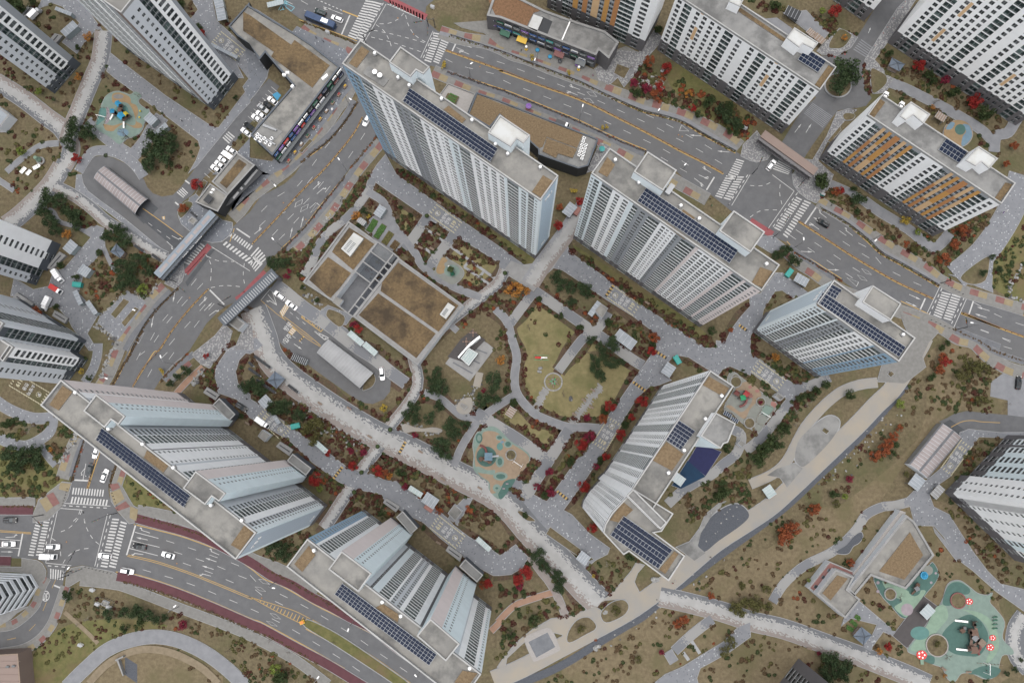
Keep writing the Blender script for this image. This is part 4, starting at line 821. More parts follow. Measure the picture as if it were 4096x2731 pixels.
def wall_face(mb,wins,a,b,z0,z1,spec,fl=2.75,nb=0,base='N',top=None):
 """a wall from a to b (left to right seen from outside) with real openings; windows are collected in wins"""
 a,b=Vector((a[0],a[1])),Vector((b[0],b[1]));d=b-a;L=d.length;d.normalize();n=Vector((d.y,-d.x))
 mid=(a+b)/2;facing=n.dot(Vector((CAMP.x,CAMP.y))-mid)
 def q(u0,u1,v0,v1,m,o=0.0):
  if u1-u0<1e-4 or v1-v0<1e-4:return
  p0,p1=a+d*u0+n*o,a+d*u1+n*o
  mb.face([(p0 .x,p0 .y,v0),(p1 .x,p1 .y,v0),(p1 .x,p1 .y,v1),(p0 .x,p0 .y,v1)],m)
 cols=bays(spec);tot=sum(c[1]for c in cols);k=L/tot;nf=int((z1-z0-.4)/fl);zb=z0+nb*fl;u=0
 for kind,wd,c in cols:
  w_=wd*k;u0,u1=u,u+w_;u=u1
  cb=CL[base]if nb else None
  if kind in SEQ:
   hs=[z1-(z1-zb)*i/3 for i in range(4)]
   for i in range(3):q(u0,u1,hs[i+1],hs[i],CL[SEQ[kind][i]],.06)
   q(u0,u1,z0,zb,cb or CL['G']);continue
  m=CL[c]
  if kind=='k':
   st=random.choice((1,2,5));q(u0,u1,z0,zb,cb or m)
   for i in range(nb,nf+1):
    q(u0,u1,z0+i*fl,min(z1,z0+(i+1)*fl),CL['H']if(i-st)%6 in(0,1,2)and i>nb else m)
   continue
  if kind=='p' or facing<0:
   q(u0,u1,z0,max(zb,z0),cb or m);q(u0,u1,max(zb,z0),z1,m);continue
  sh,sill,oh=OPEN[kind];ow=w_*sh;uc=(u0+u1)/2;o0,o1=uc-ow/2,uc+ow/2;dep=.14
  q(u0,o0,z0,zb,cb or m);q(u0,o0,zb,z1,m);q(o1,u1,z0,zb,cb or m);q(o1,u1,zb,z1,m)
  prev=z0
  for i in range(nf):
   zf=z0+i*fl;s0,s1=zf+sill,zf+sill+oh;mm=cb if(nb and i<nb)else 'wall_white' if kind=='b' and c in 'GWM' else m
   q(o0,o1,prev,s0,mm);prev=s1
   A,B_=a+d*o0,a+d*o1;A2,B2=A-n*dep,B_-n*dep
   mb.face([(A.x,A.y,s0),(B_.x,B_.y,s0),(B2 .x,B2 .y,s0),(A2 .x,A2 .y,s0)],'wall_grey' if kind=='b' else mm)
   mb.face([(A2 .x,A2 .y,s1),(B2 .x,B2 .y,s1),(B_.x,B_.y,s1),(A.x,A.y,s1)],mm)
   mb.face([(A.x,A.y,s0),(A2 .x,A2 .y,s0),(A2 .x,A2 .y,s1),(A.x,A.y,s1)],mm);mb.face([(B2 .x,B2 .y,s0),(B_.x,B_.y,s0),(B_.x,B_.y,s1),(B2 .x,B2 .y,s1)],mm)
   c2=a+d*uc-n*(dep-.06);P=Vector((c2 .x,c2 .y,s0));v=CAMP-P
   wins.append((ow*oh*Vector((n.x,n.y,0)).dot(v)/v.length**3,kind,ow,oh,P,math.atan2(d.y,d.x)))
  q(o0,o1,prev,z1,m)
def rectify(p):
 """four world corners, first edge kept, the others squared"""
 a,b,c,e=[Vector((q[0],q[1]))for q in p];d=(b-a).normalized();n=Vector((-d.y,d.x));w_=(n.dot(c-b)+n.dot(e-a))/2
 return[a,b,b+n*w_,a+n*w_]
class Tower:
 def __init__(s,name,label,fl=2.75,cat='apartment tower',group='apartment towers'):
  s.o=thing(name,label,cat,group=group);s.fl=fl;s.wall=MB();s.wins=[];s.first=True;s.nb=-1
 def local(s,p):return(p[0]-s.o.location.x,p[1]-s.o.location.y,p[2])
 def blockm(s,poly,h,specs,c='M',nb=2,base='N',roof='roof_concrete',par=1.0,z0=0,square=True,fl=None):
  p=[Vector((q[0],q[1]))for q in poly]
  if len(p)==4 and square:p=rectify(p)
  if s.first:s.o.location=sum(p,Vector((0,0))).to_3d()/len(p);s.first=False
  k=len(p);s.nb+=1;h+=.03*s.nb
  for i in range(k):
   wall_face(s.wall,s.wins,p[i],p[(i+1)%k],z0,h,specs.get(i,c+'1'),fl or s.fl,nb,base)
  rf=MB();rf.face([(q.x,q.y,h)for q in p],roof);s.part('roof',rf)
  if par:
   pr_=MB()
   inn=offset(p,-.35);pp=ccw([(q.x,q.y)for q in p])
   for i in range(k):
    A,B_,C,D=pp[i],pp[(i+1)%k],inn[(i+1)%k],inn[i]
    for q_ in([(*A,h),(*B_,h),(*B_,h+par),(*A,h+par)],[(*A,h+par),(*B_,h+par),(*C,h+par),(*D,h+par)],[(*C,h),(*D,h),(*D,h+par),(*C,h+par)]):pr_.face(q_,'parapet')
   s.part('parapet',pr_)
  block(p);return p
 def done(s,deco=True):
  s.part('wall',s.wall)
  s.wins.sort(key=lambda t:-t[0]);rest=MB()
  for i,(_,kind,ow,oh,P,rz)in enumerate(s.wins):
   P=Vector(s.local(P))
   if i<300:put('window',window_mesh(kind,ow,oh),s.o,P,rz)
   else:
    d=Vector((math.cos(rz),math.sin(rz),0))*ow/2;up=Vector((0,0,oh));inw=Vector((-math.sin(rz),math.cos(rz),0))
    rest.face([P-d,P+d,P+d+up,P-d+up],'glass_green' if kind=='b' else 'glass')
    o_=-inw*.03;t=Vector((0,0,.09))
    rest.face([P-d+o_,P+d+o_,P+d+t+o_,P-d+t+o_],'frame_light');e=d.normalized()*.045;rest.face([P-e+o_,P+e+o_,P+e+up+o_,P-e+up+o_],'frame_light')
  r=rest.build('window_grid',s.o)
  if r:r['kind']='stuff'
 def text(s,body,a,b,u,z,size):
  a,b=Vector((a[0],a[1])),Vector((b[0],b[1]));d=(b-a).normalized();n=Vector((d.y,-d.x));c=a.lerp(b,u)+n*.12
  o=put('building_number',text_mesh(body,size,'white_metal',.06,bold=.04),s.o);o.location=s.local((c.x,c.y,z));o.rotation_euler=(math.pi/2,0,math.atan2(d.y,d.x))
 def patch(s,p,h,m='straw',t=.25,rim=True):
  b=MB();pts=ccw([(q[0],q[1])for q in p]);b.prism([s.local((*q,0))[:2]for q in pts],h+.01,h+t,'concrete',m);b.build('roof_planting',s.o)
 def part(s,name,mb):
  mb.v=[s.local(q)for q in mb.v];return mb.build(name,s.o)
def solar(corners,h,nc,nr,label,tilt=.35):
 """corners: first edge a->b runs across the rows, a->d along the columns"""
 a,b,c,d=[Vector((q[0],q[1],0))for q in corners];o=thing('solar_array',label,'solar array',((a+b+c+d)/4).to_tuple()[:2]+(h,),group='rooftop solar arrays')
 ctr=Vector(o.location);ex=(d-a)/nc;ey=(b-a)/nr;w_,l_=ex.length,ey.length;rz=math.atan2(ex.y,ex.x)
 key='solar_panel';mb=MB();g=.045
 X,Y=w_/2-g,l_/2-g
 mb.face([(-X,-Y,.06),(X,-Y,.06),(X,Y,.06),(-X,Y,.06)],'solar_cell',[(0,0),(1,0),(1,1),(0,1)])
 for q in([(-X,-Y),(X,-Y)],[(X,-Y),(X,Y)],[(X,Y),(-X,Y)],[(-X,Y),(-X,-Y)]):mb.face([(*q[0],0),(*q[1],0),(*q[1],.06),(*q[0],.06)],'alu')
 me=mb.mesh(key);fr=MB();flip=ex.cross(ey).z<0
 for i in range(nc):
  for j in range(nr):
   p=a+ex*(i+.5)+ey*(j+.5)-Vector((ctr.x,ctr.y,0));t=(j+.5)/nr
   put('panel',me,o,(p.x,p.y,.55+tilt*(1-t)),rz)
 for j in range(nr+1):
  p0=a+ey*j;p1=d+ey*j;m_=(p0+p1)/2;fr.box((m_.x-ctr.x,m_.y-ctr.y,.46+tilt*(1-j/nr)),((p1-p0).length,.09,.08),'alu',rz)
 for i in range(nc+1):
  p0=a+ex*i;p1=b+ex*i;m_=(p0+p1)/2;fr.box((m_.x-ctr.x,m_.y-ctr.y,.47+tilt*.5),(.06,(p1-p0).length,.06),'alu',rz)
 for i in range(0,nc+1,3):
  for j in(0,nr):p=a+ex*i+ey*j;fr.box((p.x-ctr.x,p.y-ctr.y,0),(.12,.12,.5),'steel',rz)
 fr.build('carrier_frame',o)
_v=MB();_v.box((0,0,0),(1.5,1.5,.55),'concrete');_v.lathe((0,0,.55),[(.5,0),(.5,.35),(.62,.40),(.62,.75),(.45,1.0),(.0,1.12)],'white_metal',12)
_v.v=[(x*.72,y*.72,z*.8)for x,y,z in _v.v];VENT=_v.mesh('vent')
def vents(s,h,tname):
 L_=sorted(WW(s,h),key=lambda q:q.x)
 for i,p in enumerate(L_):
  o=put('roof_ventilator',VENT,None,(p.x,p.y,h+.005),random.uniform(-.1,.1)+.55,label='white roof ventilator%s on %s'%(', '+('first','second','third','fourth','fifth','sixth','seventh','eighth')[i]+' from the left,' if len(L_)>1 else '',tname),cat='ventilator',group='fan ventilators on '+tname)
ZT.update({'r14':(3230,350,1/1.469),'t4':(2330,1450,1/1.0175),'t5':(200,1480,1/2.0365),'t6':(1050,2030,1/2.237),'nw':(0,0,1/1.4),'r12':(2480,0,1/1.4457)})
# the six towers round the garden
n1='the tall blue-cornered tower above the centre'
t=Tower('apartment_tower','tall white slab tower with blue left corner, number 701 on its ribbed end')
H=70;p=t.blockm(WW('10: 830 585 | 21: 362 237 517 12 | 10: 990 370',H),H,{0:'B20 w35B B10 b45B B20 b95G W30 w40W W20 w45W W25 w50G G15 w45G G10 b85G W22 w45W W15 w40W W20 v30W w40W L25 w45L L12 b85G W25 w45W W18 w45W W18 w45W W18 w40W L22 b85G L18 w42L L12 b45G v30L L15',1:'L3 S20 L3'},'L')
t.blockm(WW('10: 1350 425 1245 565 1440 697 1490 637 1555 672 1612 608',H+4.5),H+4.5,{},'L',par=.5);t.blockm(WW('20: 0 1035 -108 1195 95 1320 150 1250 210 1290 270 1218',H+4.5),H+4.5,{},'L',roof='roof_white',par=.5)
t.text('701',p[1],p[2],.5,64,2.6);t.text('701',p[1],p[2],.5,11,1.6)
for s_ in('10: 1000 420 1072 465 958 615 888 572','10: 1780 950 1935 1075 1900 1108 1735 985','21: 385 5 478 60 365 205 285 155'):t.patch(WW(s_,H),H)
b=MB();q=W('10','1130 690',H)[0];b.box((q.x,q.y,H),(7,2.6,.25),'roof_grey',-.6)
t.part('antenna_plinth',b)
for s_ in('1125 665','1170 695'):
 q=W('10',s_,H)[0];b=MB();b.tube((q.x,q.y,H+.2),(q.x,q.y,H+1.1),.06,.06,'steel');b.lathe((q.x,q.y,H+1.1),[(0,0),(.35,.06),(.7,.3),(.72,.36)],'white_metal',12);t.part('satellite_dish',b)
t.done();solar(WW('10: 1430 790 1370 905 2140 1440 2215 1330',H+.9),H,28,4,'long solar array on the roof of '+n1);vents('10: 1122 490 1330 705 1430 775 1718 895 1990 1085 2200 1300 | 20: 70 1385 360 1505',H,n1)
n2='the pink-cornered tower right of the centre'
t=Tower('apartment_tower','tall grey and white slab tower with pink right corner beside the main road')
t.blockm(WW('20: 815 1562 | 31: 95 1045 265 815 | 20: 975 1335',H),H,{0:'v40L b50L L25 b105G W30 w50W W30 w55W L40 b50G G30 w50G G25 b110G W25 w40W v45W v40W W10 w30G G30 b130G P30 w55W W8 w55W W8 w55W W8 w55W W8 w55W P30 b100G P25 b60G P25 v45P P10'},'W')
t.blockm(WW('20: 1320 1362 1195 1545 | 21: 1440 150 1585 -20',H+4.5),H+4.5,{},'L',par=.5);t.blockm(WW('21: 2090 322 1960 505 2250 690 2370 510',H+4.5),H+4.5,{},'L',par=.5)
for s_ in('20: 960 1410 1030 1480 960 1590 880 1545','21: 1490 430 1670 560 1650 580 1475 450','21: 1640 310 1745 385 1730 400 1625 330','31: 90 825 200 865 110 1010 10 970'):t.patch(WW(s_,H),H)
b=MB();q=W('21','1520 130',H+1)[0];b.box((q.x,q.y,H),(1.4,3.0,1.6),'steel',-.6);t.part('stair_hood',b)
t.done();solar(WW('21: 1310 115 1235 230 2050 790 2135 670',H+.9),H,28,4,'long solar array on the roof of '+n2);vents('20: 1030 1440 | 21: 1240 75 1615 280 1780 395 | 31: 140 800',H,n2)
n3='the short tower at the right';H=59.5
t=Tower('apartment_tower','shorter grey tower with pale blue ribbed end numbered 703 by the main road')
p=t.blockm(WW('31: 590 1155 | 32: 1320 108 | 31: 1475 1460 725 940',H),H,{0:'L15 v35L w60L L15 b120G L20 w50G G15 w50G G15 b60G W25 w50W W20 w50W W20 w60W B20 b110G B20 w60B B12 v40B B15',3:'L3 E20 L3'},'L')
t.blockm(WW('31: 1095 990 1000 1140 1245 1310 1355 1160',H+4.5),H+4.5,{},'W',par=.4)
t.text('703',p[3],p[0],.55,55,2.4);t.text('703',p[3],p[0],.55,11,1.6);t.patch(WW('31: 605 1150 690 1200 672 1220 594 1168',H),H)
t.done();solar(WW('31: 655 1050 600 1135 1315 1630 1395 1540',H+.9),H,26,3,'long solar array on the roof of '+n3);solar(WW('31: 722 972 660 1046 765 1108 826 1030',H+.9),H,4,3,'small solar array on the corner of the roof of '+n3);vents('31: 1360 1430',H,n3)
n4='the bent white tower by the maple street';H=70
t=Tower('apartment_tower','bent white tower with two wings above the row of red maples')
t.blockm(WW('t4: 517 32 178 545 305 557 616 97',H),H,{0:'W12 v30W b45G W14 b60G W24 b50W W10 w35W W10 w35W W14 w32W W24 b60G W22 w35W W8 w30W W22 b60G W14 b90G W14 w50W W30 w40W W30 b30W'},'W')
t.blockm(WW('t4: 178 545 118 608 90 655 82 690 165 780 187 766 348 886 415 783 290 690 320 685 368 612 205 512',H),H,{0:'W8 w40W W6 w40W W6 w40W W10',1:'W20 v20W W26 v20W W10 w26W',2:'w20W W8'},'W')
t.blockm(WW('t4: 205 512 178 540 320 685 368 612',H+4),H+4,{},'W',par=.5,roof='roof_grey');t.blockm(WW('t4: 540 203 478 298 560 350 573 330 590 325 622 247',H+4),H+4,{1:'A1',0:'W1'},'A',par=.5,roof='roof_grey')
for s_ in('22: 1870 235 2050 340 2000 418 1815 312','22: 1490 820 1645 930 1540 1080 1355 980','t4: 165 565 205 598 150 650 110 640','23: 1560 385 1598 410 1480 588 1422 550'):t.patch(WW(s_,H),H)
t.done();solar(WW('22: 1605 630 1475 795 1620 895 1750 725',H+.9),H,5,6,'square solar array on the upper wing of '+n4);solar(WW('23: 1115 75 985 240 1410 545 1545 375',H+.9),H,14,5,'broad solar array on the lower wing of '+n4);vents('22: 1980 410 1835 615 1645 895 1505 1097',H,n4)
n5='the long tower at the lower left';H=72.5
t=Tower('apartment_tower','long white and pink tower at lower left, number 706 on its grey end')
p=t.blockm(WW('02: 565 265 380 495 | s: 958 2227 1031 2122',H),H,{3:'L20 v30L w40M W50 b70W w45M X250 b110W W60 M20 v35W W65 v40W N10 W60 b90W w70M X230 w90M W60 v50P P80',2:'A3 D22 A2'},'W',square=True)
for s_ in('02: 870 395 755 545 945 695 1005 625 1070 670 1130 592','02: 1760 1080 1645 1235 1845 1385 1905 1310 1970 1355 2030 1280'):
 t.blockm(WW(s_,H+4),H+4,{5:'A70 v25A A12 v25A P80',4:'A1'},'A',par=.5,nb=1)
for s_ in('02: 565 318 655 375 530 540 445 490','02: 1320 895 1515 1032 1468 1095 1292 962','t5: 1590 1255 1675 1305 1555 1465 1475 1420'):t.patch(WW(s_,H),H)
for s_ in('02: 1970 430 1910 490 2070 630 2125 555','12: 385 925 335 990 500 1125 560 1055'):t.blockm(WW(s_,5.5),5.5,{},'K',nb=0,par=.5,roof='roof_grey')
t.text('706',p[2],p[3],.5,66,2.6);t.text('706',p[2],p[3],.5,11,1.6)
t.done();solar(WW('02: 910 697 855 805 1635 1400 1700 1300',H+.9),H,27,4,'long solar array on the roof of '+n5);vents('02: 690 380 985 705 1290 840 1565 1050 1900 1385 2175 1520',H,n5)
n6='the bottom tower beside the avenue';H=72
t=Tower('apartment_tower','white and blue-cornered tower at the bottom with fanned balcony bays beside the avenue')
t.blockm(WW('t6: 410 270 222 520 1794 1702 1982 1452',H),H,{3:'L10 v30L W25 b90W W50 X280 N60 W50 b105W W30 w32M M20 w32M W15 b90W L55 w20N X275 W100 b100W W20 v70B'},'W',square=True)
for s_ in('13: 825 380 705 545 975 750 1095 580','13: 1620 985 1495 1140 1775 1355 1895 1185'):
 t.blockm(WW(s_,H+4),H+4,{3:'A75 v28A A14 v28A P90',2:'A1'},'A',par=.5,nb=1)
for s_ in('13: 530 335 588 420 470 570 398 500','13: 1190 855 1338 950 1325 1020 1125 890','13: 1905 1450 2040 1475 1970 1570 1830 1560'):t.patch(WW(s_,H),H)
for s_ in('13: 1370 25 1310 80 1465 220 1530 150','13: 1930 455 1875 520 2040 655 2105 580'):t.blockm(WW(s_,5.5),5.5,{},'K',nb=0,par=.5,roof='roof_grey')
t.done();solar(WW('13: 825 675 757 775 1600 1412 1672 1310',H+.9),H,29,4,'long solar array on the roof of '+n6);vents('13: 580 375 1190 835 1355 960 1970 1425',H,n6)
# towers at the edges of the picture, leaning out of the frame
def base_tower(name,label,s,z,depth,h,specs,c='M',nb=2,base='N',fl=2.75,extra=()):
 """s = two ground-side corners a b (left to right seen from outside) at height z; the block runs depth metres back from them"""
 a,b=[Vector((q.x,q.y))for q in WW(s,z)];d=(b-a).normalized();n=Vector((-d.y,d.x));t=Tower(name,label,fl)
 t.blockm([a,b,b+n*depth,a+n*depth],h,specs,c,nb,base,square=False)
 for fn in extra:fn(t,a,b,d,n)
 t.done();return t
def bump(e,u0,u1,out,hh,c,specs,nb=2,base='N',inn=1.0):
 def fn(t,a,b,d,n):
  L=(b-a).length
  if e==0:o,dd,nn=a,d,n
  t.blockm([a+d*L*u0-n*out,a+d*L*u1-n*out,a+d*L*u1+n*inn,a+d*L*u0+n*inn],hh,specs,c,nb,base,square=False)
 return fn
base_tower('apartment_tower','pale grey slate-footed tower in the upper left corner of the picture','nw: 270 500 420 330',4,26,70,{0:'M14 v34M M10 v34M M14 b36K W12 w50W W10 G40',1:'G1'},'M',2,'K')
base_tower('apartment_tower','tall tower with white striped flank at top left above the blue playground','nw: 1180 600 1320 420',3,40,66,{0:'M10 v34M M14 v34M M14 b40K W14 w52W W18 G20',3:'M20 W8 b50W W10 b60G W10 b60G W20 b60W W10 w40G Y30',1:'G1'},'M',2,'K')
base_tower('apartment_tower','slate-footed tower at the left edge above the parked delivery trucks','01: 230 960 360 700',6,22,60,{0:'M12 v30M M12 b50K M16 W60',1:'W10 v30W W20 v30W W40'},'M',2,'K',extra=(bump(0,.55,1.5,1.5,60,'W',{0:'W16 v26W W20',1:'M1'},2,'K',8),))
base_tower('apartment_tower','stepped white tower at the left edge below the parked delivery trucks','t7: 400 850 530 660',6,30,40,{0:'M12 v28M M14 v28M M24',1:'M1'},'M',2,'K',extra=(bump(0,.55,1.02,1.2,40,'W',{0:'b26K W8 w44W W8',1:'W14 v20W W20'},2,'K',10),bump(0,1.0,1.5,-3,44,'M',{0:'M10 b30K M10',1:'M14 b28K M20 v24M M40 '},2,'K',30)))
base_tower('apartment_tower','tower with orange striped facade at the top behind the shop row','20: 420 70 1268 470',0,14,60,{0:'K20 w30W W20 N8 b30G w22G 1@26 w22G 2@24 w22G 3@34 w22G 4@24 w22G 5@24 b70G W22 w40W W30',1:'W1'},'W',3,'N')
LAT='W15 w30W W15 b50W W28 w28W k20W w28W W22 w28W W18 w28W W22 b55W W30 w30W W50 w32W W25 b50W W26 w28W k20W w28W W20 w28W W18 w26W W22 b55W W22 w30W W20'
n12='the white lattice tower at the top'
t=Tower('apartment_tower','low white lattice tower with a few orange panels left of the roundabout',2.7)
H=35.5;t.blockm(WW('r12: 325 -20 1150 530 1250 400 440 -140',H),H,{0:LAT,1:'W1'},'W',3,'N','roof_grey')
t.blockm(WW('30: 395 250 325 345 440 432 470 396 565 442 612 388',H+5),H+5,{},'W',par=.3,roof='roof_white',z0=H-1,nb=0);t.blockm(WW('20: 2080 -40 2050 20 2140 70 2190 0',H+4),H+4,{},'W',par=.3,roof='roof_white',z0=H-1,nb=0)
t.patch(WW('30: 700 590 762 622 632 795 578 765',H),H,'sedum');t.patch(WW('r12: 690 45 960 230 945 245 670 60',H),H,'sedum');t.done()
solar(WW('30: 505 430 435 525 615 645 685 545',H+1.2),H,6,3,'small solar array on the roof of '+n12)
base_tower('apartment_tower','large white lattice tower in the upper right corner of the picture','30: 1260 345 2420 1100',3,14,55,{0:LAT.replace('W15 w30W W15','W40 w30W W15'),3:'W1',1:'W1'},'W',3,'N',2.7)
n14='the orange striped tower at the right'
S14='W20 w32W W20 b36G w20G 1@22 w22G 2@24 w22G 3@38 w22G 4@24 w22G 5@24 b60G W18 w35W '
t=Tower('apartment_tower','low tower with orange, peach and rust striped facade at the right',2.7)
H=39;t.blockm(WW('r14: 345 168 1130 690 1215 570 425 45',H),H,{0:S14+'W55 w35W W18 '+S14[len('W20 w32W W20 '):].replace('W18 w35W ','')+'W18 w32W W25',3:'W1'},'W',3,'N','roof_grey')
for s_ in('r14: 605 85 540 170 575 195 620 165 680 215 720 160','r14: 1003 347 925 430 985 465 1020 440 1065 480 1117 420'):t.blockm(WW(s_,H+5),H+5,{},'W',par=.3,roof='roof_white',z0=H-1,nb=0)
t.patch(WW('r14: 425 70 455 90 385 185 350 165',H),H,'sedum');t.patch(WW('r14: 1160 560 1205 572 1125 675 1095 655',H),H,'sedum');t.done()
solar(WW('r14: 822 297 775 360 898 440 943 375',H+1.2),H,6,3,'small solar array on the roof of '+n14)
base_tower('apartment_tower','corner of an orange-striped tower at the top edge beside the estate road','30: 760 -20 1040 170',2,14,50,{0:'b30G w22G 1@26 w22G b50G W18 w30W W30',1:'W1'},'W',3,'N',2.7)
base_tower('apartment_tower','stone-footed white tower at the right edge beside the brown ramp roof','32: 2300 760 1780 1310',0,30,55,{0:'N14 w20L N8 w20L A12 w22A A10 w22A A12 w22A W60',1:'W24 v24W W24 v24W W20 v24W W24 w26A A20 w26W W30'},'W',3,'N',extra=(bump(0,.72,1.0,2,55,'W',{0:'W30 v22W W20 v22W W20'},2,'N',3),))
base_tower('apartment_tower','top corner of a stone-footed blue tower at the bottom edge of the picture','33: 900 1740 435 1345',0,26,55,{0:'A20 w30A A14 w30A B14 b40N N20 w24N',1:'N20 w30N N14 w30N N14 w30N A20'},'A',4,'N')
# low buildings
class Low:
 def __init__(s,name,label,cat,poly):
  s.c=sum([Vector((q[0],q[1]))for q in poly],Vector((0,0)))/len(poly);s.o=thing(name,label,cat,(s.c.x,s.c.y,0))
 def part(s,name,mb):
  mb.v=[(q[0]-s.c.x,q[1]-s.c.y,q[2])for q in mb.v];return mb.build(name,s.o)
 def shell(s,poly,h,wallm,roofm,par=.7,parm=None,pw=.5,z0=0):
  p=ccw([(q[0],q[1])for q in poly]);b=MB();k=len(p)
  for i in range(k):
   A,B_=p[i],p[(i+1)%k];b.face([(*A,z0),(*B_,z0),(*B_,h+par),(*A,h+par)],wallm)
  s.part('wall',b);r=MB();r.face([(*q,h)for q in p],roofm);s.part('roof',r)
  if par:
   inn=offset(p,-pw);b=MB()
   for i in range(k):
    A,B_,C,D=p[i],p[(i+1)%k],inn[(i+1)%k],inn[i]
    b.face([(*A,h+par),(*B_,h+par),(*C,h+par),(*D,h+par)],parm or wallm);b.face([(*C,h),(*D,h),(*D,h+par),(*C,h+par)],parm or wallm)
   s.part('parapet',b)
  block(p)
 def planting(s,poly,h,m='sedum',t=.2):
  b=MB();b.prism([(q[0],q[1])for q in poly],h+.01,h+t,'concrete',m);s.part('roof_planting',b)
 def box(s,name,poly,z0,z1,m,top=None):
  b=MB();b.prism([(q[0],q[1])for q in poly],z0,z1,m,top,True);return s.part(name,b)
 def windows(s,a,b,z0,z1,n,m='glass',gap=.12,out=.06,name='window'):
  a,b=Vector((a[0],a[1])),Vector((b[0],b[1]));d=(b-a);L=d.length;d.normalize();nn=Vector((d.y,-d.x))
  w_=L/n*(1-gap);mb=MB();mb.box((0,0,0),(w_,.1,z1-z0),'frame_dark');X=w_/2-.08;mb.face([(-X,-.06,.08),(X,-.06,.08),(X,-.06,z1-z0-.08),(-X,-.06,z1-z0-.08)],m);me=mb.mesh('window')
  for i in range(n):
   c=a+d*L*(i+.5)/n+nn*out;put(name,me,s.o,(c.x-s.c.x,c.y-s.c.y,z0),math.atan2(d.y,d.x))
   # community centre with two green roofs and a slatted court
h=5.0
P=WW('11: 885 415 475 960 745 1135 1150 605',h);lb=Low('community_centre','low community centre with brown green-roofs and a slatted court between them','building',P)
lb.shell(P,h,'wall_mid','concrete',.5,'concrete',.6);P2=WW('11: 1335 745 925 1270 1500 1703 1912 1165',h);lb.shell(P2,h,'wall_mid','concrete',.5,'concrete',.6)
for s_ in('11: 890 472 765 640 735 690 925 852 1095 640 1118 622','11: 700 735 530 940 720 1105 770 1050 800 1020 905 880','11: 1330 785 1185 960 1170 1040 1690 1405 1870 1170','11: 1150 1060 975 1255 1490 1640 1665 1420'):lb.planting(WW(s_,h),h)
lb.shell(WW('11: 1150 605 1095 680 1230 790 1290 705',h),h-.1,'wall_mid','roof_grey',.0);lb.box('court_floor',WW('11: 1150 610 750 1140 870 1235 1290 712',.3),.02,.32,'wall_slate','path_slate')
court=WW('11: 1150 605 745 1135 880 1240 1290 705',h)
a_,b_,c_,d_=[Vector((q.x,q.y))for q in court]
for i,t_ in enumerate((.0,.16,.33,.50,1.0)):
 p0,p1=a_.lerp(b_,t_),d_.lerp(c_,t_);m_=(p0+p1)/2;bm_=MB();bm_.box((m_.x,m_.y,h-.3),((p1-p0).length,.45,.75),'concrete',math.atan2((p1-p0).y,(p1-p0).x));lb.part('beam',bm_)
sl_=MB()
for i in range(44):
 t_=.015+i*.011;p0,p1=a_.lerp(b_,t_),d_.lerp(c_,t_);m_=(p0+p1)/2
 if(t_*100)%16.5>1.4:me_=None
 bm_=MB();bm_.box((0,0,0),((p1-p0).length,.14,.2),'wall_slate',0)
 if i==0:slat_me=bm_.mesh('slat')
 put('slat',slat_me,lb.o,(m_.x-lb.c.x,m_.y-lb.c.y,h-.25),math.atan2((p1-p0).y,(p1-p0).x))
e0,e1,f0,f1=[Vector((q.x,q.y))for q in WW('11: 1290 705 880 1240 925 1270 1335 745',h)]
for t_ in[0,.14,.22,.32,.42,.56,.72,.86,1.0]:
 p0,p1=e0 .lerp(e1,t_),f1 .lerp(f0,t_);m_=(p0+p1)/2;bm_=MB();bm_.box((m_.x,m_.y,h-.3),((p1-p0).length+.3,.45,.8),'concrete',math.atan2((p1-p0).y,(p1-p0).x));lb.part('beam',bm_)
for A,B_ in((e0,e1),(f1,f0)):
 m_=(A+B_)/2;bm_=MB();bm_.box((m_.x,m_.y,h-.3),((A-B_).length,.5,.84),'concrete',math.atan2((B_-A).y,(B_-A).x));lb.part('beam',bm_)
lb.box('gravel_strip',WW('11: 1290 710 885 1240 925 1270 1335 745',.3),.02,.3,'wall_black','dark_gravel')
for s_,n_ in(('11: 930 515 815 660 895 730 1018 570',8),('11: 1775 1142 1700 1248 1755 1290 1835 1182',7)):
 q=WW(s_,h+1.4);lb.box('skylight',q,h,h+1.4,'roof_white')
 A,B_,C,D=[Vector((v.x,v.y))for v in q]
 for i in range(n_):
  for k_ in((.28,.62)if n_==8 else(.4,)):
   c=A.lerp(B_,(i+1)/(n_+1)*.62+.34).lerp(D.lerp(C,(i+1)/(n_+1)*.62+.34),k_);bm_=MB();bm_.box((c.x,c.y,h+1.4),(1.1,.26,.03),'frame_dark',math.atan2((D-A).y,(D-A).x));lb.part('skylight_slot',bm_)
lb.windows(P2[1],P2[2],1,3.6,12);lb.windows(P[1],P[2],1,3.6,7);lb.box('roof_tank',WW('11: 770 1090 740 1140 800 1170 835 1120',h+.6),h-1,h+.8,'wall_mid','roof_concrete')
# shop row at upper left
h=8.0
P=WW('00: 2240 30 2050 240 2130 330 2240 400 | 10: 0 400 90 545 140 480 390 770 5 1215 205 1400 810 605 550 400 380 290 0 60',h)
lb=Low('shop_building','two-storey L-shaped shop building with planted roof and row of signs','shop building',P);lb.shell(P,h,'wall_black','roof_concrete',.6,'wall_slate',.6)
lb.planting(WW('10: 0 140 370 405 400 362 715 590 560 790 190 510 215 470 0 320 -60 280 -60 110',h),h,'sedum')
lb.box('plant_well',WW('10: 95 1060 15 1210 155 1340 290 1180',h),h-.2,h+.05,'wall_slate','roof_grey')
for s_ in('60 1250','100 1270','75 1215','150 1285','95 1235','185 1305','200 1250','135 1250'):
 q=W('10',s_,h)[0];b=MB();b.box((q.x,q.y,h+.05),(1.2,.9,1.0),'white_metal',.9);b.box((q.x,q.y,h+1.05),(.6,.6,.06),'frame_dark',.9);lb.part('condenser',b)
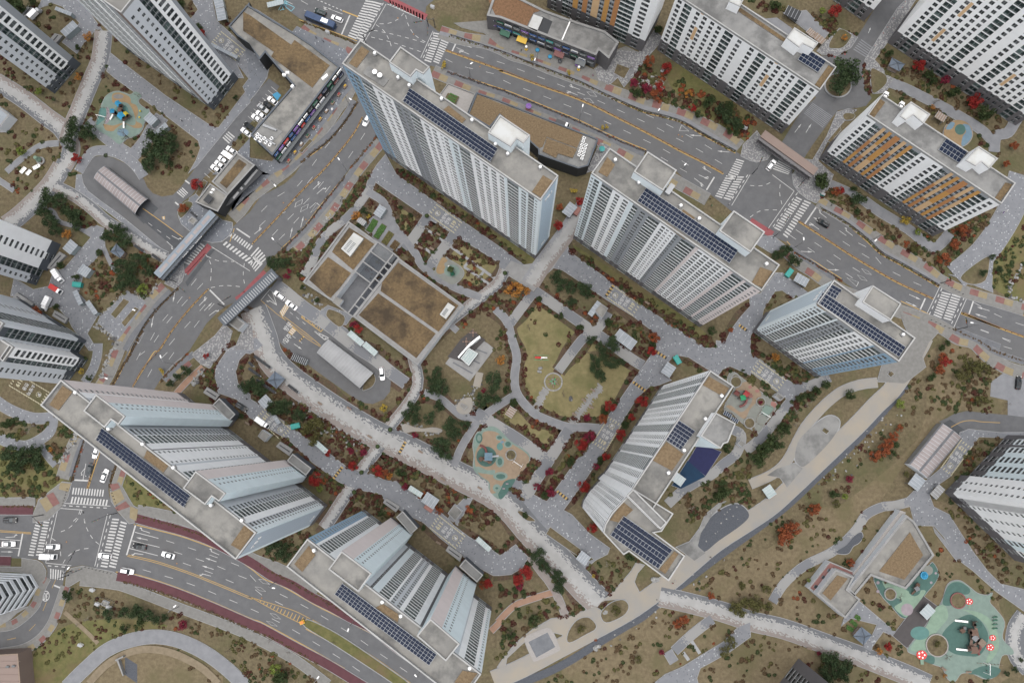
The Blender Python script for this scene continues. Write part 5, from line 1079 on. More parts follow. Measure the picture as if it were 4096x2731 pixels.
for s_ in('10: 120 1110 240 1160 235 1175 112 1130','10: 60 1190 230 1290 222 1300 52 1205'):lb.box('duct',WW(s_,h+.8),h+.4,h+.9,'steel')
for s_ in('10: 320 640 350 640 350 660 320 660','10: 290 660 320 660 320 680 290 680','10: 380 755 395 770 375 790 360 775','10: 640 700 690 660 700 680 650 720'):lb.box('condenser',WW(s_,h+1),h,h+1.1,'white_metal')
A,B_=[Vector((q.x,q.y))for q in WW('10: 205 1400 810 605',h)];d=B_-A;L=d.length;d.normalize();n=Vector((d.y,-d.x));rz=math.atan2(d.y,d.x)
cols=['sign_blue','white_plastic','cloth_navy','purple','white_plastic','sign_green','red','cloth_black','white_plastic','sign_blue','sign_green','white_plastic','purple','maroon']
for i in range(14):
 for lv,z in enumerate((6.6,4.2)):
  u=(i+.5)/14*L;c=A+d*u+n*(.25+.25*lv);m=cols[(i*3+lv*5)%len(cols)];wd=L/14*(.9 if(i+lv)%3 else .7);b=MB();b.box((c.x,c.y,z),(wd,.35,1.1),m,rz)
  sb=lb.part('shop_sign',b);tb=MB()
  for k in range(4):c2=c+d*(k-1.5)*wd*.17+n*.19;tb.box((c2 .x,c2 .y,z+.32),(wd*.11,.04,.46),'cloth_white' if m not in('white_plastic',)else 'sign_blue',rz)
  tb.v=[(q[0]-lb.c.x,q[1]-lb.c.y,q[2])for q in tb.v];tb.build('sign_lettering',sb)
 for lv,z in enumerate((5.3,.3)):
  c=A+d*(i+.5)/14*L+n*.06;b=MB();b.box((c.x,c.y,z),(L/14*.82,.1,1.1 if lv==0 else 2.6),'glass',rz);lb.part('shop_window',b)
b=MB();c=A.lerp(B_,.5)+n*1.0;b.box((c.x,c.y,3.4),(L*.98,1.6,.15),'frame_dark',rz);lb.part('canopy',b)
for i in range(10):
 c=A+d*(i+.7)/10.5*L+n*2.4;b=MB();b.box((0,0,0),(1.6,.9,.75),'timber');b.box((.2,.1,.75),(.9,.5,.35),('cloth_red','awning_yellow','cloth_white','sign_green')[i%4]);b.build('display_stand',None,loc=(c.x,c.y,.34),rz=rz,label='small goods stand before the upper left shops, %s from the lower end'%('first','second','third','fourth','fifth','sixth','seventh','eighth','ninth','tenth')[i],cat='stand',group='goods stands before the shops')
 # small shop building by the gate
h=6.5;P=WW('b3: 490 165 160 560 375 740 740 340',h);lb=Low('shop_building','small shop building with long planted roof bed beside the left gate','shop building',P);lb.shell(P,h,'wall_black','roof_concrete',.6,'concrete',.6)
lb.planting(WW('b3: 520 258 262 572 355 645 620 325',h),h);P3=WW('b3: 140 580 0 760 -60 830 245 960 375 740',h);lb.shell(P3,h,'wall_black','roof_concrete',.6,'concrete',.5)
lb.box('roof_tent',WW('b3: 110 715 40 800 110 850 180 770',h+1.6),h+1.4,h+1.6,'wall_black')
lb.box('front_canopy',WW('b3: 740 345 360 800 300 900 390 860 830 440',4.2),4.0,4.2,'wall_black')
for s_ in('b3: 750 385 580 590 605 605 768 405','b3: 550 618 527 645 555 668 577 640','b3: 500 682 430 765 452 785 522 700'):lb.box('canopy_skylight',WW(s_,4.25),4.2,4.28,'kerb_stone')
for s_ in('b3: 165 640 150 660 180 675 195 652','b3: 140 680 125 695 155 712 170 690'):lb.box('condenser',WW(s_,h+1),h,h+1,'white_metal')
lb.windows(P[2],P[3],.6,3.4,8)
# shop building behind the tall tower
h=8.5;P=WW('10: 2030 830 1950 1030 2150 1150 | 20: 0 1040 270 1275 340 1340 345 1390 700 1515 790 1490 880 1250 0 905',h);lb=Low('shop_building','dark shop building with overgrown straw roof behind the tall blue-cornered tower','shop building',P);lb.shell(P,h,'wall_black','roof_grey',.5,'wall_slate',.5)
lb.planting(WW('10: 2040 850 1965 1030 2160 1140 | 20: 0 1020 260 1250 340 1330 380 1320 420 1230 690 1330 740 1210 0 930',h),h,'straw');lb.planting(WW('20: 420 1240 380 1360 500 1420 520 1380 650 1420 690 1340',h),h+.2,'straw')
for i in range(11):
 q=W('20','%f %f'%(752-i%6*9+(i//6)*16,1245+i%6*30+(i//6)*62),h)[0];b=MB();b.box((q.x,q.y,h),(1.0,.9,.9),'white_metal',-.5);b.box((q.x,q.y,h+.9),(.55,.55,.05),'frame_dark',-.5);lb.part('condenser',b)
lb.windows(P[9],P[10],1,4,5);h=5;P=WW('10: 1775 750 1700 850 1940 1040 2020 845',h);lb.shell(P,h,'wall_slate','grey_timber',.5,'concrete',.3)
b_=WW('10: 1775 840 1745 895 1840 950 1875 875',h);lb.box('planter',b_,h,h+.7,'concrete','soil')
for i in range(3):
 q=W('10','%d %d'%(1775+i*5,915-i*30),h)[0];lb.box('vegetable_row',WW('10: %d %d %d %d %d %d %d %d'%(1762+i*14,900-i*22,1770+i*14,886-i*22,1842+i*10,918-i*22,1836+i*10,932-i*22),h),h+.7,h+.95,'crop')
 # shop row at the top
h=9.0;P=WW('10: 2120 150 | 20: 0 170 860 505 885 460 975 535 1065 385 940 285 620 180 400 100 200 0 -110 -130 | 10: 2180 -20',h);lb=Low('shop_building','long two-storey dark brick shop row at the top with reeds on its roof','shop building',P);lb.shell(P,h,'wall_stone','roof_grey',.6,'concrete',.8)
lb.planting(WW('20: -100 20 -40 140 240 240 300 120 400 90 190 5 -100 -100',h),h,'reeds');lb.box('light_well',WW('20: 375 150 330 290 420 320 470 195',h),h+.01,h+.06,'wall_black');lb.box('roof_light',WW('20: 300 130 250 245 330 285 385 160',h+.6),h,h+.6,'roof_concrete','roof_white');lb.box('roof_pipe',WW('20: 632 170 545 370 555 375 642 175',h+.4),h+.1,h+.4,'white_metal')
A,B_=[Vector((q.x,q.y))for q in WW('20: -110 130 860 505',h)];d=B_-A;L=d.length;d.normalize();n=Vector((d.y,-d.x));rz=math.atan2(d.y,d.x)
cols=['cloth_navy','sign_green','cloth_white','frame_dark','purple','sign_blue','sign_blue','sign_teal','frame_dark','sign_blue','cloth_white','frame_dark','purple']
for i in range(13):
 for lv,z in enumerate((6.3,3.0)):
  c=A+d*(i+.5)/13*L+n*.25;wd=L/13*.86;m=cols[(i+lv*4)%13];b=MB();b.box((c.x,c.y,z),(wd,.3,1.0),m,rz);sb=lb.part('shop_sign',b);tb=MB()
  for k in range(4):c2=c+d*(k-1.5)*wd*.18+n*.17;tb.box((c2 .x,c2 .y,z+.28),(wd*.11,.04,.45),'sign_blue' if m=='cloth_white' else 'cloth_white',rz)
  tb.v=[(q[0]-lb.c.x,q[1]-lb.c.y,q[2])for q in tb.v];tb.build('sign_lettering',sb)
 for lv,z in enumerate((4.6,.3,7.4)):
  c=A+d*(i+.5)/13*L+n*.07;b=MB();b.box((c.x,c.y,z),(L/13*.8,.12,(1.4,2.5,1.2)[lv]),'glass',rz);lb.part('shop_window',b)
for u,m,nm in((.33,'awning_yellow','awning'),(.17,'sign_green','awning'),(.68,'maroon','awning'),(.88,'frame_dark','awning')):
 c=A+d*u*L+n*.3;b=MB();e=d*1.9
 q=[(c-e),(c+e),(c+e+n*1.9),(c-e+n*1.9)];b.face([(q[0].x,q[0].y,3.3),(q[1].x,q[1].y,3.3),(q[2].x,q[2].y,2.5),(q[3].x,q[3].y,2.5)][::-1],m);b.face([(q[3].x,q[3].y,2.5),(q[2].x,q[2].y,2.5),(q[2].x,q[2].y,2.2),(q[3].x,q[3].y,2.2)],m);b.face([(q[0].x,q[0].y,3.3),(q[3].x,q[3].y,2.5),(q[3].x,q[3].y,2.45),(q[0].x,q[0].y,3.2)],m);lb.part('awning',b)
 # kindergarten at lower right
h=6.0;P=WW('33: 1395 60 870 725 930 785 1080 605 1390 725 1645 420 1465 115',h);lb=Low('kindergarten','pale angular kindergarten with straw roof beds beside the green playground','building',P);lb.shell(P,h,'wall_mid','roof_concrete',.6,'concrete',.7)
P2=WW('33: 760 545 590 765 850 985 985 815 935 775 870 725 930 615',h);lb.shell(P2,h,'wall_mid','roof_concrete',.6,'concrete',.6)
lb.planting(WW('33: 1430 215 1155 565 1380 640 1550 420',h),h,'straw');lb.planting(WW('33: 780 600 645 760 720 825 875 630',h),h,'straw')
lb.shell(WW('33: 710 475 520 715 590 765 760 545 930 615 945 575',3.5),3.5,'wall_mid','brick_red',.3,'concrete',.4)
for s_ in('33: 705 540 688 565 720 585 738 560','33: 655 600 638 625 668 645 686 622','33: 585 685 570 708 600 728 618 700'):lb.box('roof_light',WW(s_,3.7),3.4,3.75,'frame_light','glass')
for s_ in('33: 1280 130 1235 190 1250 205 1295 145','33: 1190 245 1130 320 1145 335 1205 258','33: 1095 360 1040 430 1055 440 1110 372','33: 1005 475 945 550 960 560 1018 485'):lb.box('window',WW(s_,3.0),1.2,3.0,'glass_green')
lb.box('entrance_wing',WW('33: 1400 40 1350 20 920 590 960 620',4),0,4,'wall_mid','grey_timber')
lb.windows(P[3],P[4],.8,3.4,8);lb.windows(P[4],P[5],.8,3.4,8)
# striped office block and brown hall at lower left
P=WW('03: 350 700 285 590 -300 560 -300 1000 235 875',0);lb=Low('office_block','grey office block with dark ribbon windows in the lower left corner','building',P)
b=MB();pp=ccw([(q.x,q.y)for q in P]);k_=len(pp)
for f in range(6):
 for i in range(k_):
  A,B_=pp[i],pp[(i+1)%k_]
  b.face([(*A,f*3.4),(*B_,f*3.4),(*B_,f*3.4+1.5),(*A,f*3.4+1.5)],'wall_mid')
for zz in range(6):b.face([(*q,zz*3.4+1.5)for q in pp],'wall_mid');b.face([(*q,zz*3.4+3.4)for q in pp],'wall_mid')
lb.part('wall',b);inn=ccw(offset(pp,-.25))
for f in range(6):
 b=MB()
 for i in range(k_):A,B_=inn[i],inn[(i+1)%k_];b.face([(*A,f*3.4+1.5),(*B_,f*3.4+1.5),(*B_,f*3.4+3.4),(*A,f*3.4+3.4)],'glass')
 lb.part('ribbon_window',b)
block(pp)
P=WW('03: -200 1320 -200 1700 200 1700 165 1300',7);lb=Low('hall','flat brown-roofed hall at the lower left edge','building',P);lb.shell(P,7,'wall_brown','wall_brown',.3,'timber',.4)
for s_ in('03: 60 1410 45 1425 75 1430 85 1415','03: 110 1405 100 1420 130 1425 140 1410'):lb.box('roof_light',WW(s_,7.4),7,7.5,'frame_dark')
for i in range(5):lb.box('roof_seam',WW('03: -200 %d -200 %d 180 %d 180 %d'%(1370+i*60,1373+i*60,1373+i*60,1370+i*60),7.1),7.0,7.12,'wall_brown')
P=WW('00: -60 960 -60 1150 0 1150 95 1035 0 955',4);lb=Low('low_pavilion','glass-roofed low building at the left edge beside the orchard rows','building',P);lb.shell(P,4,'wall_mid','shed_roof',.4,'concrete',.6)
# garden cafe with glass roof at the centre
P=WW('12: 1885 75 1960 -20 2045 30 1960 140',3.6);lb=Low('garden_cafe','glass-roofed garden cafe with stone terrace at the heart of the garden','cafe',P)
lb.shell(P,3.2,'glass','glass_roof',.3,'frame_light',.25)
for i in range(1,4):
 a0,a1=Vector(P[0]).lerp(Vector(P[3]),i/4),Vector(P[1]).lerp(Vector(P[2]),i/4);b=MB();m_=(a0+a1)/2;b.box((m_.x,m_.y,3.2),((a1-a0).length,.12,.22),'frame_light',math.atan2((a1-a0).y,(a1-a0).x));lb.part('glazing_bar',b)
lb.box('wall_slab',WW('12: 1870 70 1860 60 1965 -60 2055 -130 2065 -115 1960 -30',4),.2,3.8,'wall_white');lb.box('terrace',WW('12: 1750 120 1970 280 2190 -10 2130 -60 1980 -150 1920 -120',.35),0,.36,'concrete');lb.box('dark_deck',WW('12: 1770 60 1890 -100 1990 -180 2110 -90 1960 60 1920 110',.4),.36,.42,'deck_dark')
for k in range(3):lb.box('stone_band',WW('12: %d %d %d %d %d %d %d %d'%(1815+k*75,115-k*70,1990+k*65,215-k*90,1998+k*65,205-k*90,1823+k*75,105-k*70),.37),.3,.375+.003*k,'path_slate')
for s_ in('11: 2000 1415','11: 1940 1495'):
 q=WW(s_)[0];b=MB();b.tube((0,0,0),(0,0,.7),.06,.06,'dark_metal');b.lathe((0,0,.7),[(.55,0),(.55,.05),(0,.06)],'brown_plastic',10);o_=thing('cafe_table','round dark table on the cafe deck, %s one'%('upper' if s_.endswith('1415')else 'lower'),'table',(q.x,q.y,.43));b.build('table_top',o_)
 for k in range(4):
  b=MB();b.box((math.cos(k*1.57)*1.0,math.sin(k*1.57)*1.0,0),(.42,.42,.45),'brown_plastic');b.box((math.cos(k*1.57)*1.2,math.sin(k*1.57)*1.2,.45),(.42,.42,.1),'brown_plastic',k*1.57);b.build('seat',o_)
  # shelters, canopies, gates
def arched(name,label,s,h,m,ribs,rise=1.1,ribm='alu',cat='ramp canopy',ridge=True):
 """a, b, c, d: arch spans a->b, ribs repeat from a to d"""
 q=[Vector((v.x,v.y))for v in WW(s,h)];a,b,c,d=q;o=thing(name,label,cat,((a+b+c+d)/4).to_tuple()+(0,));ct=(a+b+c+d)/4;mb=MB();N_=10
 def P_(u,v,dz=0):p=a.lerp(b,u).lerp(d.lerp(c,u),v)-ct;return(p.x,p.y,h-rise+rise*math.sin(math.pi*u)**.8+dz)
 for k in range(N_):mb.face([P_(k/N_,0),P_((k+1)/N_,0),P_((k+1)/N_,1),P_(k/N_,1)],m)
 r=mb.build('roof_sheet',o,smooth=True)
 mb=MB();P2_=[P_(k/N_,0)for k in range(N_+1)];mb.face([(p[0],p[1],.1)for p in(P2_[0],P2_[-1])]+[P2_[-1-k]for k in range(N_+1)],'wall_mid')
 for u in(0,1):
  A,B_=P_(u,0),P_(u,1);mb.face([(A[0],A[1],.05),(B_[0],B_[1],.05),B_,A],'concrete')
 mb.build('side_wall',o)
 for i in range(ribs+1):
  v=i/ribs;mb=MB();dv=.06/max(.1,(d-a).length)
  for k in range(N_):mb.face([P_(k/N_,v-dv,.05),P_((k+1)/N_,v-dv,.05),P_((k+1)/N_,v+dv,.05),P_(k/N_,v+dv,.05)],ribm)
  mb.build('rib',o)
 if ridge:
  mb=MB()
  for k in(0,.5,1):
   w_=.05;mb.face([P_(max(0,k-w_),0,.08),P_(min(1,k+w_),0,.08),P_(min(1,k+w_),1,.08),P_(max(0,k-w_),1,.08)],'path_slate')
  mb.build('ridge_strip',o)
 block(q);return o
arched('ramp_canopy','brown ribbed garage ramp canopy inside the left turning loop','01: 930 -90 825 30 1195 345 1310 205',4.2,'canopy_brown',16)
arched('ramp_canopy','pale grey seamed garage ramp roof inside the centre turning loop','11: 700 1470 595 1590 | 12: 980 340 1102 205',4.2,'standing_seam',18,.5,'steel',ridge=False)
arched('ramp_canopy','brown ribbed garage ramp canopy at the right beside the fire lane','32: 1435 1020 1605 1150 1912 790 1730 655',4.2,'canopy_brown',14,.9)
for s_ in('01: 1190 345 1310 205 1420 300 1290 440','32: 1730 655 1912 790 1960 740 1790 620'):sheet('ramp_floor',WW(s_),'dark_asphalt',.078)
def gate(name,label,s,h,wd,roofm,nsky,letters=None,flip=1,fasc='wall_slate',slats=0):
 """long gate roof from a to b; fascia hangs on its right side"""
 a,b=[Vector((v.x,v.y))for v in WW(s,h)];d=b-a;L=d.length;d.normalize();n=Vector((d.y,-d.x))*flip;rz=math.atan2(d.y,d.x);ct=(a+b)/2
 o=thing(name,label,'gate canopy',(ct.x,ct.y,0));mb=MB();mb.box((0,0,h-.5),(L,wd,.5),roofm,rz);mb.build('roof_slab',o)
 for i in range(nsky):
  u=(i+.5)/nsky-.5;mb=MB();c=d*u*L*.9;mb.box((c.x,c.y,h),(L*.9/nsky*.84,wd*.34,.04),'canopy_brown',rz);mb.box((c.x,c.y,h-.001),(L*.9/nsky*.88,wd*.42,.02),'kerb_stone',rz);mb.build('roof_panel',o)
 k=max(8,int(L/1.5))
 for i in range(k+1):
  c=d*(i/k-.5)*L*.98+n*(wd/2+.5);mb=MB();mb.box((c.x,c.y,h-3.4),(.18,.9,2.9),fasc,rz);mb.build('fin',o)
 for z in(h-3.5,h-.9):
  mb=MB();c=n*(wd/2+.5);mb.box((c.x,c.y,z),(L,1.0,.22),fasc,rz);mb.build('frame_beam',o)
 if slats:
  for i in range(slats):
   c=d*((i+.5)/slats-.5)*L*.95;mb=MB();mb.box((c.x,c.y,h),(.25,wd*.8,.12),'steel',rz);mb.build('slat',o)
 for u in(-.47,-.16,.47):
  c=d*u*L;mb=MB();mb.box((c.x,c.y,0),(1.0,wd*.7,h-.5),'wall_stone',rz);mb.build('pier',o)
 if letters:
  mb=MB();u=0
  for ch in letters:
   if ch=='#':
    c=d*(u-4)+n*(wd/2+1.06);mb.box((c.x,c.y,h-.75),(.16,.06,.7),'white_metal',rz);c=c+d*.25;mb.box((c.x,c.y,h-.45),(.4,.06,.14),'white_metal',rz);mb.box((c.x,c.y,h-.72),(.4,.06,.14),'white_metal',rz)
   u+=.72
  mb.build('gate_lettering',o)
 block([ct+d*L/2+n*wd,ct-d*L/2+n*wd,ct-d*L/2-n*wd/2,ct+d*L/2-n*wd/2]);return o
gate('gate_canopy','long grey flat gate canopy across the left entrance drive','gt: 70 850 662 182',7,3.0,'wall_stone_blue',6,'#### ### #####')
gate('gate_canopy','dark slatted gate canopy across the centre entrance drive','01: 1985 1325 2470 880',7,3.2,'wall_slate',0,None,-1,slats=26)
gate('gate_canopy','brown gate canopy over the estate road at upper right','30: 115 1195 592 1540',7,3.0,'wall_brown',0,None,1,'wall_stone')
lb=Low('gatehouse','small grey gatehouse with hollow roof beside the centre gate','gatehouse',WW('01: 2040 1290 1995 1350 2135 1410 2200 1330',4));lb.shell(WW('01: 2090 1245 2035 1320 2140 1400 2200 1330',4),4,'wall_mid','roof_concrete',.5,'concrete',.5)
lb=Low('gatehouse','square concrete gatehouse roof with dark slot beside the left gate','gatehouse',WW('gt: 445 228 402 275 460 320 505 270',3.5));lb.shell(WW('gt: 445 228 402 275 460 320 505 270',3.5),3.5,'wall_mid','roof_concrete',.4,'concrete',.4);lb.box('slot',WW('gt: 435 170 418 188 485 240 500 222',.6),.2,.62,'wall_black')
def shelter(s,h,m,label,name='shelter',cat='shelter',ribs=4,wallm='frame_dark'):
 q=[Vector((v.x,v.y))for v in WW(s,h)];q=rectify([(v.x,v.y)for v in(q if area(q)>0 else q[::-1])]);a,b,c,d=q;ct=(a+b+c+d)/4;o=thing(name,label,cat,(ct.x,ct.y,.2));L1,L2=(b-a).length,(d-a).length;rz=math.atan2((b-a).y,(b-a).x)
 o.rotation_euler=(0,0,rz);mb=MB();mb.box((0,0,h-.35),(L1,L2,.15),m);mb.build('roof',o)
 for i in range(ribs+1):
  mb=MB()
  if L1>=L2:mb.box((-L1/2+L1*i/ribs,0,h-.2),(.10,L2+.04,.05),'alu')
  else:mb.box((0,-L2/2+L2*i/ribs,h-.2),(L1+.04,.10,.05),'alu')
  mb.build('roof_rib',o)
 for sx in(-1,1):
  for sy in(-1,1):mb=MB();mb.box((sx*(L1/2-.12),sy*(L2/2-.12),0),(.1,.1,h-.35),wallm);mb.build('post',o)
 mb=MB();mb.box((0,L2/2-.1,.1),(L1-.3,.05,h-.7),'canopy_glass');mb.build('back_panel',o)
 block([ct+(v-ct)*.95 for v in q]);return o
SH=[('11: 1160 265 1105 345 1165 385 1200 340','shed_roof','grey flat shelter above the vegetable beds'),('11: 985 375 955 415 1010 460 1045 415','concrete','small white square shelter left of the vegetable beds'),('11: 905 1390 870 1430 1000 1525 1035 1480','glass_roof','glass bicycle shelter right of the crimson maple, upper half'),('11: 1040 1490 1005 1530 1125 1610 1160 1565','glass_roof','glass bicycle shelter above the pale ramp roof, lower half'),('21: 625 240 555 330 625 385 692 285','shed_roof','grey recycling shelter between the two tall towers'),('21: 870 1125 785 1240 830 1270 910 1150','shed_roof','grey slatted arbour beside the square stone hut'),('21: 1075 1375 1015 1455 1175 1565 1228 1495','shed_roof','long ribbed grey shelter below the fire lane'),('22: 1500 105 1440 195 1515 250 1580 160','shed_roof','grey recycling shelter left of the teal bin by the white tower'),('22: 1590 1095 1540 1165 1615 1230 1665 1150','canopy_glass','shelter beside the dark blue court'),('22: 90 500 45 570 105 605 150 545','timber','small timber arbour on the lawn left of the stepping stones'),('31: 430 875 390 945 480 1010 535 950','shed_roof','recycling shelter with pale ribs beside the main road'),('12: 140 395 70 460 150 530 205 440','shed_roof','grey bicycle shelter below the blue-tiled pavilion'),('12: 220 560 190 580 295 640 320 610','shed_roof','low grey shelter behind the parked white truck'),('12: 600 805 570 840 680 915 712 885','glass_roof','glass bicycle shelter above the lower left street'),('12: 1440 1210 1415 1250 1515 1335 1540 1305','glass_roof','narrow glass bicycle shelter above the bottom tower'),('12: 1590 1268 1533 1355 1640 1430 1695 1335','shed_roof','square ribbed recycling shelter above the bottom tower'),('13: 2050 255 2020 290 2140 385 2175 350','glass_roof','glass bicycle shelter right of the bottom fire lane'),('23: 735 380 680 455 755 520 815 440','shed_roof','silver recycling shelter beside the stepping stone strip'),('00: 505 60 490 90 605 165 640 150','shed_roof','narrow shelter beside the red bed at top left'),('00: 650 185 540 280 600 320 710 230','shed_roof','dark recycling shelter at top left'),('00: 1905 -20 1930 80 2010 70 1990 -20','shed_roof','long shelter roof by the upper left shops, upper half'),('00: 1930 85 1950 190 2030 175 2010 75','shed_roof','long shelter roof by the upper left shops, lower half'),('00: 1900 385 1885 410 2080 575 2110 555','shed_roof','narrow shelter along the upper left fire lane'),('00: 1345 1005 1285 1065 1350 1130 1405 1078','shed_roof','square shelter at the edge of the blue playground'),('00: 1475 1100 1375 1190 1415 1220 1510 1125','shed_roof','ribbed shelter below the blue playground'),('01: 630 575 560 655 635 710 700 625','shed_roof','grey shelter beside the left tower entrance'),('01: 745 795 690 870 755 925 825 845','shed_roof','slate blue shelter above the teal container'),('01: 690 1030 650 1050 760 1140 795 1115','shed_roof','long blue grey shelter below the teal container, upper half'),('01: 800 1120 765 1145 870 1240 895 1210','shed_roof','long blue grey shelter below the teal container, lower half'),('32: 1485 1100 1415 1195 1500 1265 1592 1150','shed_roof','dark ribbed shelter below the right ramp canopy'),('32: 1690 1200 1615 1285 1680 1330 1745 1255','concrete','plain grey hut below the right fire lane'),('33: 1595 855 1520 935 1600 1000 1665 910','canopy_glass','glass shelter on the dark deck of the green playground'),('32: 180 1200 108 1250 175 1335 245 1275','glass_roof','glass arbour beside the stream walk'),('30: 345 50 305 130 425 190 465 105','wall_black','dark glass ventilation hood by the service road'),('30: 540 248 500 290 560 335 600 290','timber','timber arbour near the roundabout, upper one'),('30: 600 290 560 335 650 390 690 350','timber','timber arbour near the roundabout, lower one'),('30: 1690 995 1655 1050 1720 1095 1772 1050','timber','timber arbour beside the blue and orange play circle'),('pc: 165 570 140 620 235 680 255 635','solar_cell','dark panelled shelter by the coral playground, left half'),('pc: 262 645 238 688 325 745 348 700','solar_cell','dark panelled shelter by the coral playground, right half'),('31: 1480 1600 1470 1610 1490 1620 1500 1610','timber','tiny timber box at the plaza by the short tower')]
for s_,m_,l_ in SH[:-1]:shelter(s_,2.9,m_,l_)
def pyramid(s,apex,h,label):
 q=[Vector((v.x,v.y))for v in WW(s,2.7)];q=[Vector(v)for v in ccw([(v.x,v.y)for v in q])];ct=sum(q,Vector((0,0)))/4;o=thing('pavilion',label,'pavilion',(ct.x,ct.y,.2));mb=MB();top=Vector((0,0,h))
 for i in range(4):
  A,B_=q[i]-ct,q[(i+1)%4]-ct;k=8
  for j in range(k):
   t0,t1=j/k,(j+1)/k;z0,z1=2.7+(h-2.7)*t0**1.25,2.7+(h-2.7)*t1**1.25
   mb.face([(*(A*(1-t0)),z0+.05),(*(B_*(1-t0)),z0+.05),(*(B_*(1-t1)),z1),(*(A*(1-t1)),z1)]if j<k-1 else[(*(A*(1-t0)),z0+.05),(*(B_*(1-t0)),z0+.05),(0,0,h)],'tile_roof')
 mb.build('tiled_roof',o)
 for i in range(4):
  A=q[i]-ct;mb=MB();mb.tube((A.x*1.03,A.y*1.03,2.82),(A.x*.5,A.y*.5,2.85+(h-2.7)*.42),.12,.12,'wall_slate',5);mb.tube((A.x*.5,A.y*.5,2.85+(h-2.7)*.42),(0,0,h+.1),.12,.12,'wall_slate',5);mb.build('hip_ridge',o)
  mb=MB();mb.tube((A.x*.75,A.y*.75,0),(A.x*.75,A.y*.75,2.9),.14,.13,'timber',6);mb.build('column',o)
 mb=MB();mb.prism([(v-ct)*.8 for v in q],0,.4,'concrete','timber');mb.build('platform',o);mb=MB();mb.lathe((0,0,h),[(.2,0),(.28,.15),(0,.5)],'wall_slate',8);mb.build('finial',o);block(q)
pyramid('12: 225 190 150 275 240 345 318 260','',4.4,'blue-tiled pyramid pavilion beside the white pixel path');pyramid('01: 1045 615 990 690 1080 745 1120 695','',4.4,'blue-tiled pyramid pavilion under the pines at left');pyramid('33: 995 1060 920 1145 1015 1225 1090 1135','',4.4,'blue-tiled pyramid pavilion below the kindergarten');pyramid('30: 1270 520 1240 595 1335 645 1385 580','',3.8,'small grey pyramid pavilion at upper right')
def vent_box(s,label,h=1.2,m='concrete'):
 q=[Vector((v.x,v.y))for v in WW(s,h)];q=[Vector(v)for v in ccw([(v.x,v.y)for v in q])];ct=sum(q,Vector((0,0)))/len(q);o=thing('garage_stair',label,'stair box',(ct.x,ct.y,0));mb=MB();mb.prism([v-ct for v in q],0,h,m);mb.build('kerb_wall',o)
 a,b,c,d=[v-ct for v in q];u=lambda x,y:a.lerp(b,x).lerp(d.lerp(c,x),y);mb=MB()
 x0,x1,y0,y1=(.12,.88,.42,.58)if(b-a).length>(d-a).length else(.42,.58,.12,.88)
 mb.face([(*u(x,y),h+.01)for x,y in((x0,y0),(x1,y0),(x1,y1),(x0,y1))],'wall_black');mb.build('stair_slot',o);block(q)
for s_,l_ in(('02: 1855 330 1820 380 1930 450 1968 400','pale ramp box with dark slot left of the long tower entrance'),('12: 270 818 232 862 352 948 388 892','pale ramp box with dark slot before the long tower'),('12: 1220 1325 1190 1365 1305 1450 1345 1400','pale ramp box with dark slot before the bottom tower, upper'),('13: 1780 335 1752 380 1880 480 1905 420','pale ramp box with dark slot before the bottom tower, lower'),('01: 530 685 415 830 460 850 590 720','long pale ramp box beside the left tower entrance'),('01: 490 1210 465 1260 580 1330 610 1280','pale ramp box with slot below the white trucks'),('01: 150 1050 110 1100 260 1210 300 1150','grey ramp box with slot at the left tower'),('00: 250 50 180 150 215 160 310 80','dark ramp box beside the parked van at top left'),('00: 490 300 440 360 500 390 560 320','pale ramp box at the foot of the upper left tower'),('11: 1985 1415 1990 1420 1995 1415 1990 1410','')):
 if l_:vent_box(s_,l_)
def hut(s,h,label):
 q=WW(s,h);lb=Low('service_hut',label,'hut',q);lb.shell(q,h,'wall_mid','roof_concrete',.25,'concrete',.25)
for s_,l_ in(('21: 905 1150 850 1215 915 1285 970 1195','square stone-roofed hut with pale round roof at the fire lane'),('12: 1830 1380 1770 1460 1840 1530 1905 1445','square stone hut above the bottom fire lane'),('12: 110 712 70 770 130 820 182 760','square mottled stone hut left of the fire lane truck'),('22: 2160 800 2125 835 2170 870 2205 835','small pale square hut beside the court path'),('pc: 870 335 822 375 905 440 950 398','pale flat hut beside the coral playground'),('12: 1895 470 1880 500 1920 535 1950 505','white square spring cover in the pebble basin'),('03: 925 825 905 865 955 885 975 845','white tank box inside the hedge enclosure'),('20: 1455 610 1440 630 1460 645 1475 625','small stone marker on the red bed'),('01: 400 1320 395 1325 400 1330 405 1325','')):
 if l_:hut(s_,3.0 if 'hut' in l_ else .9,l_)
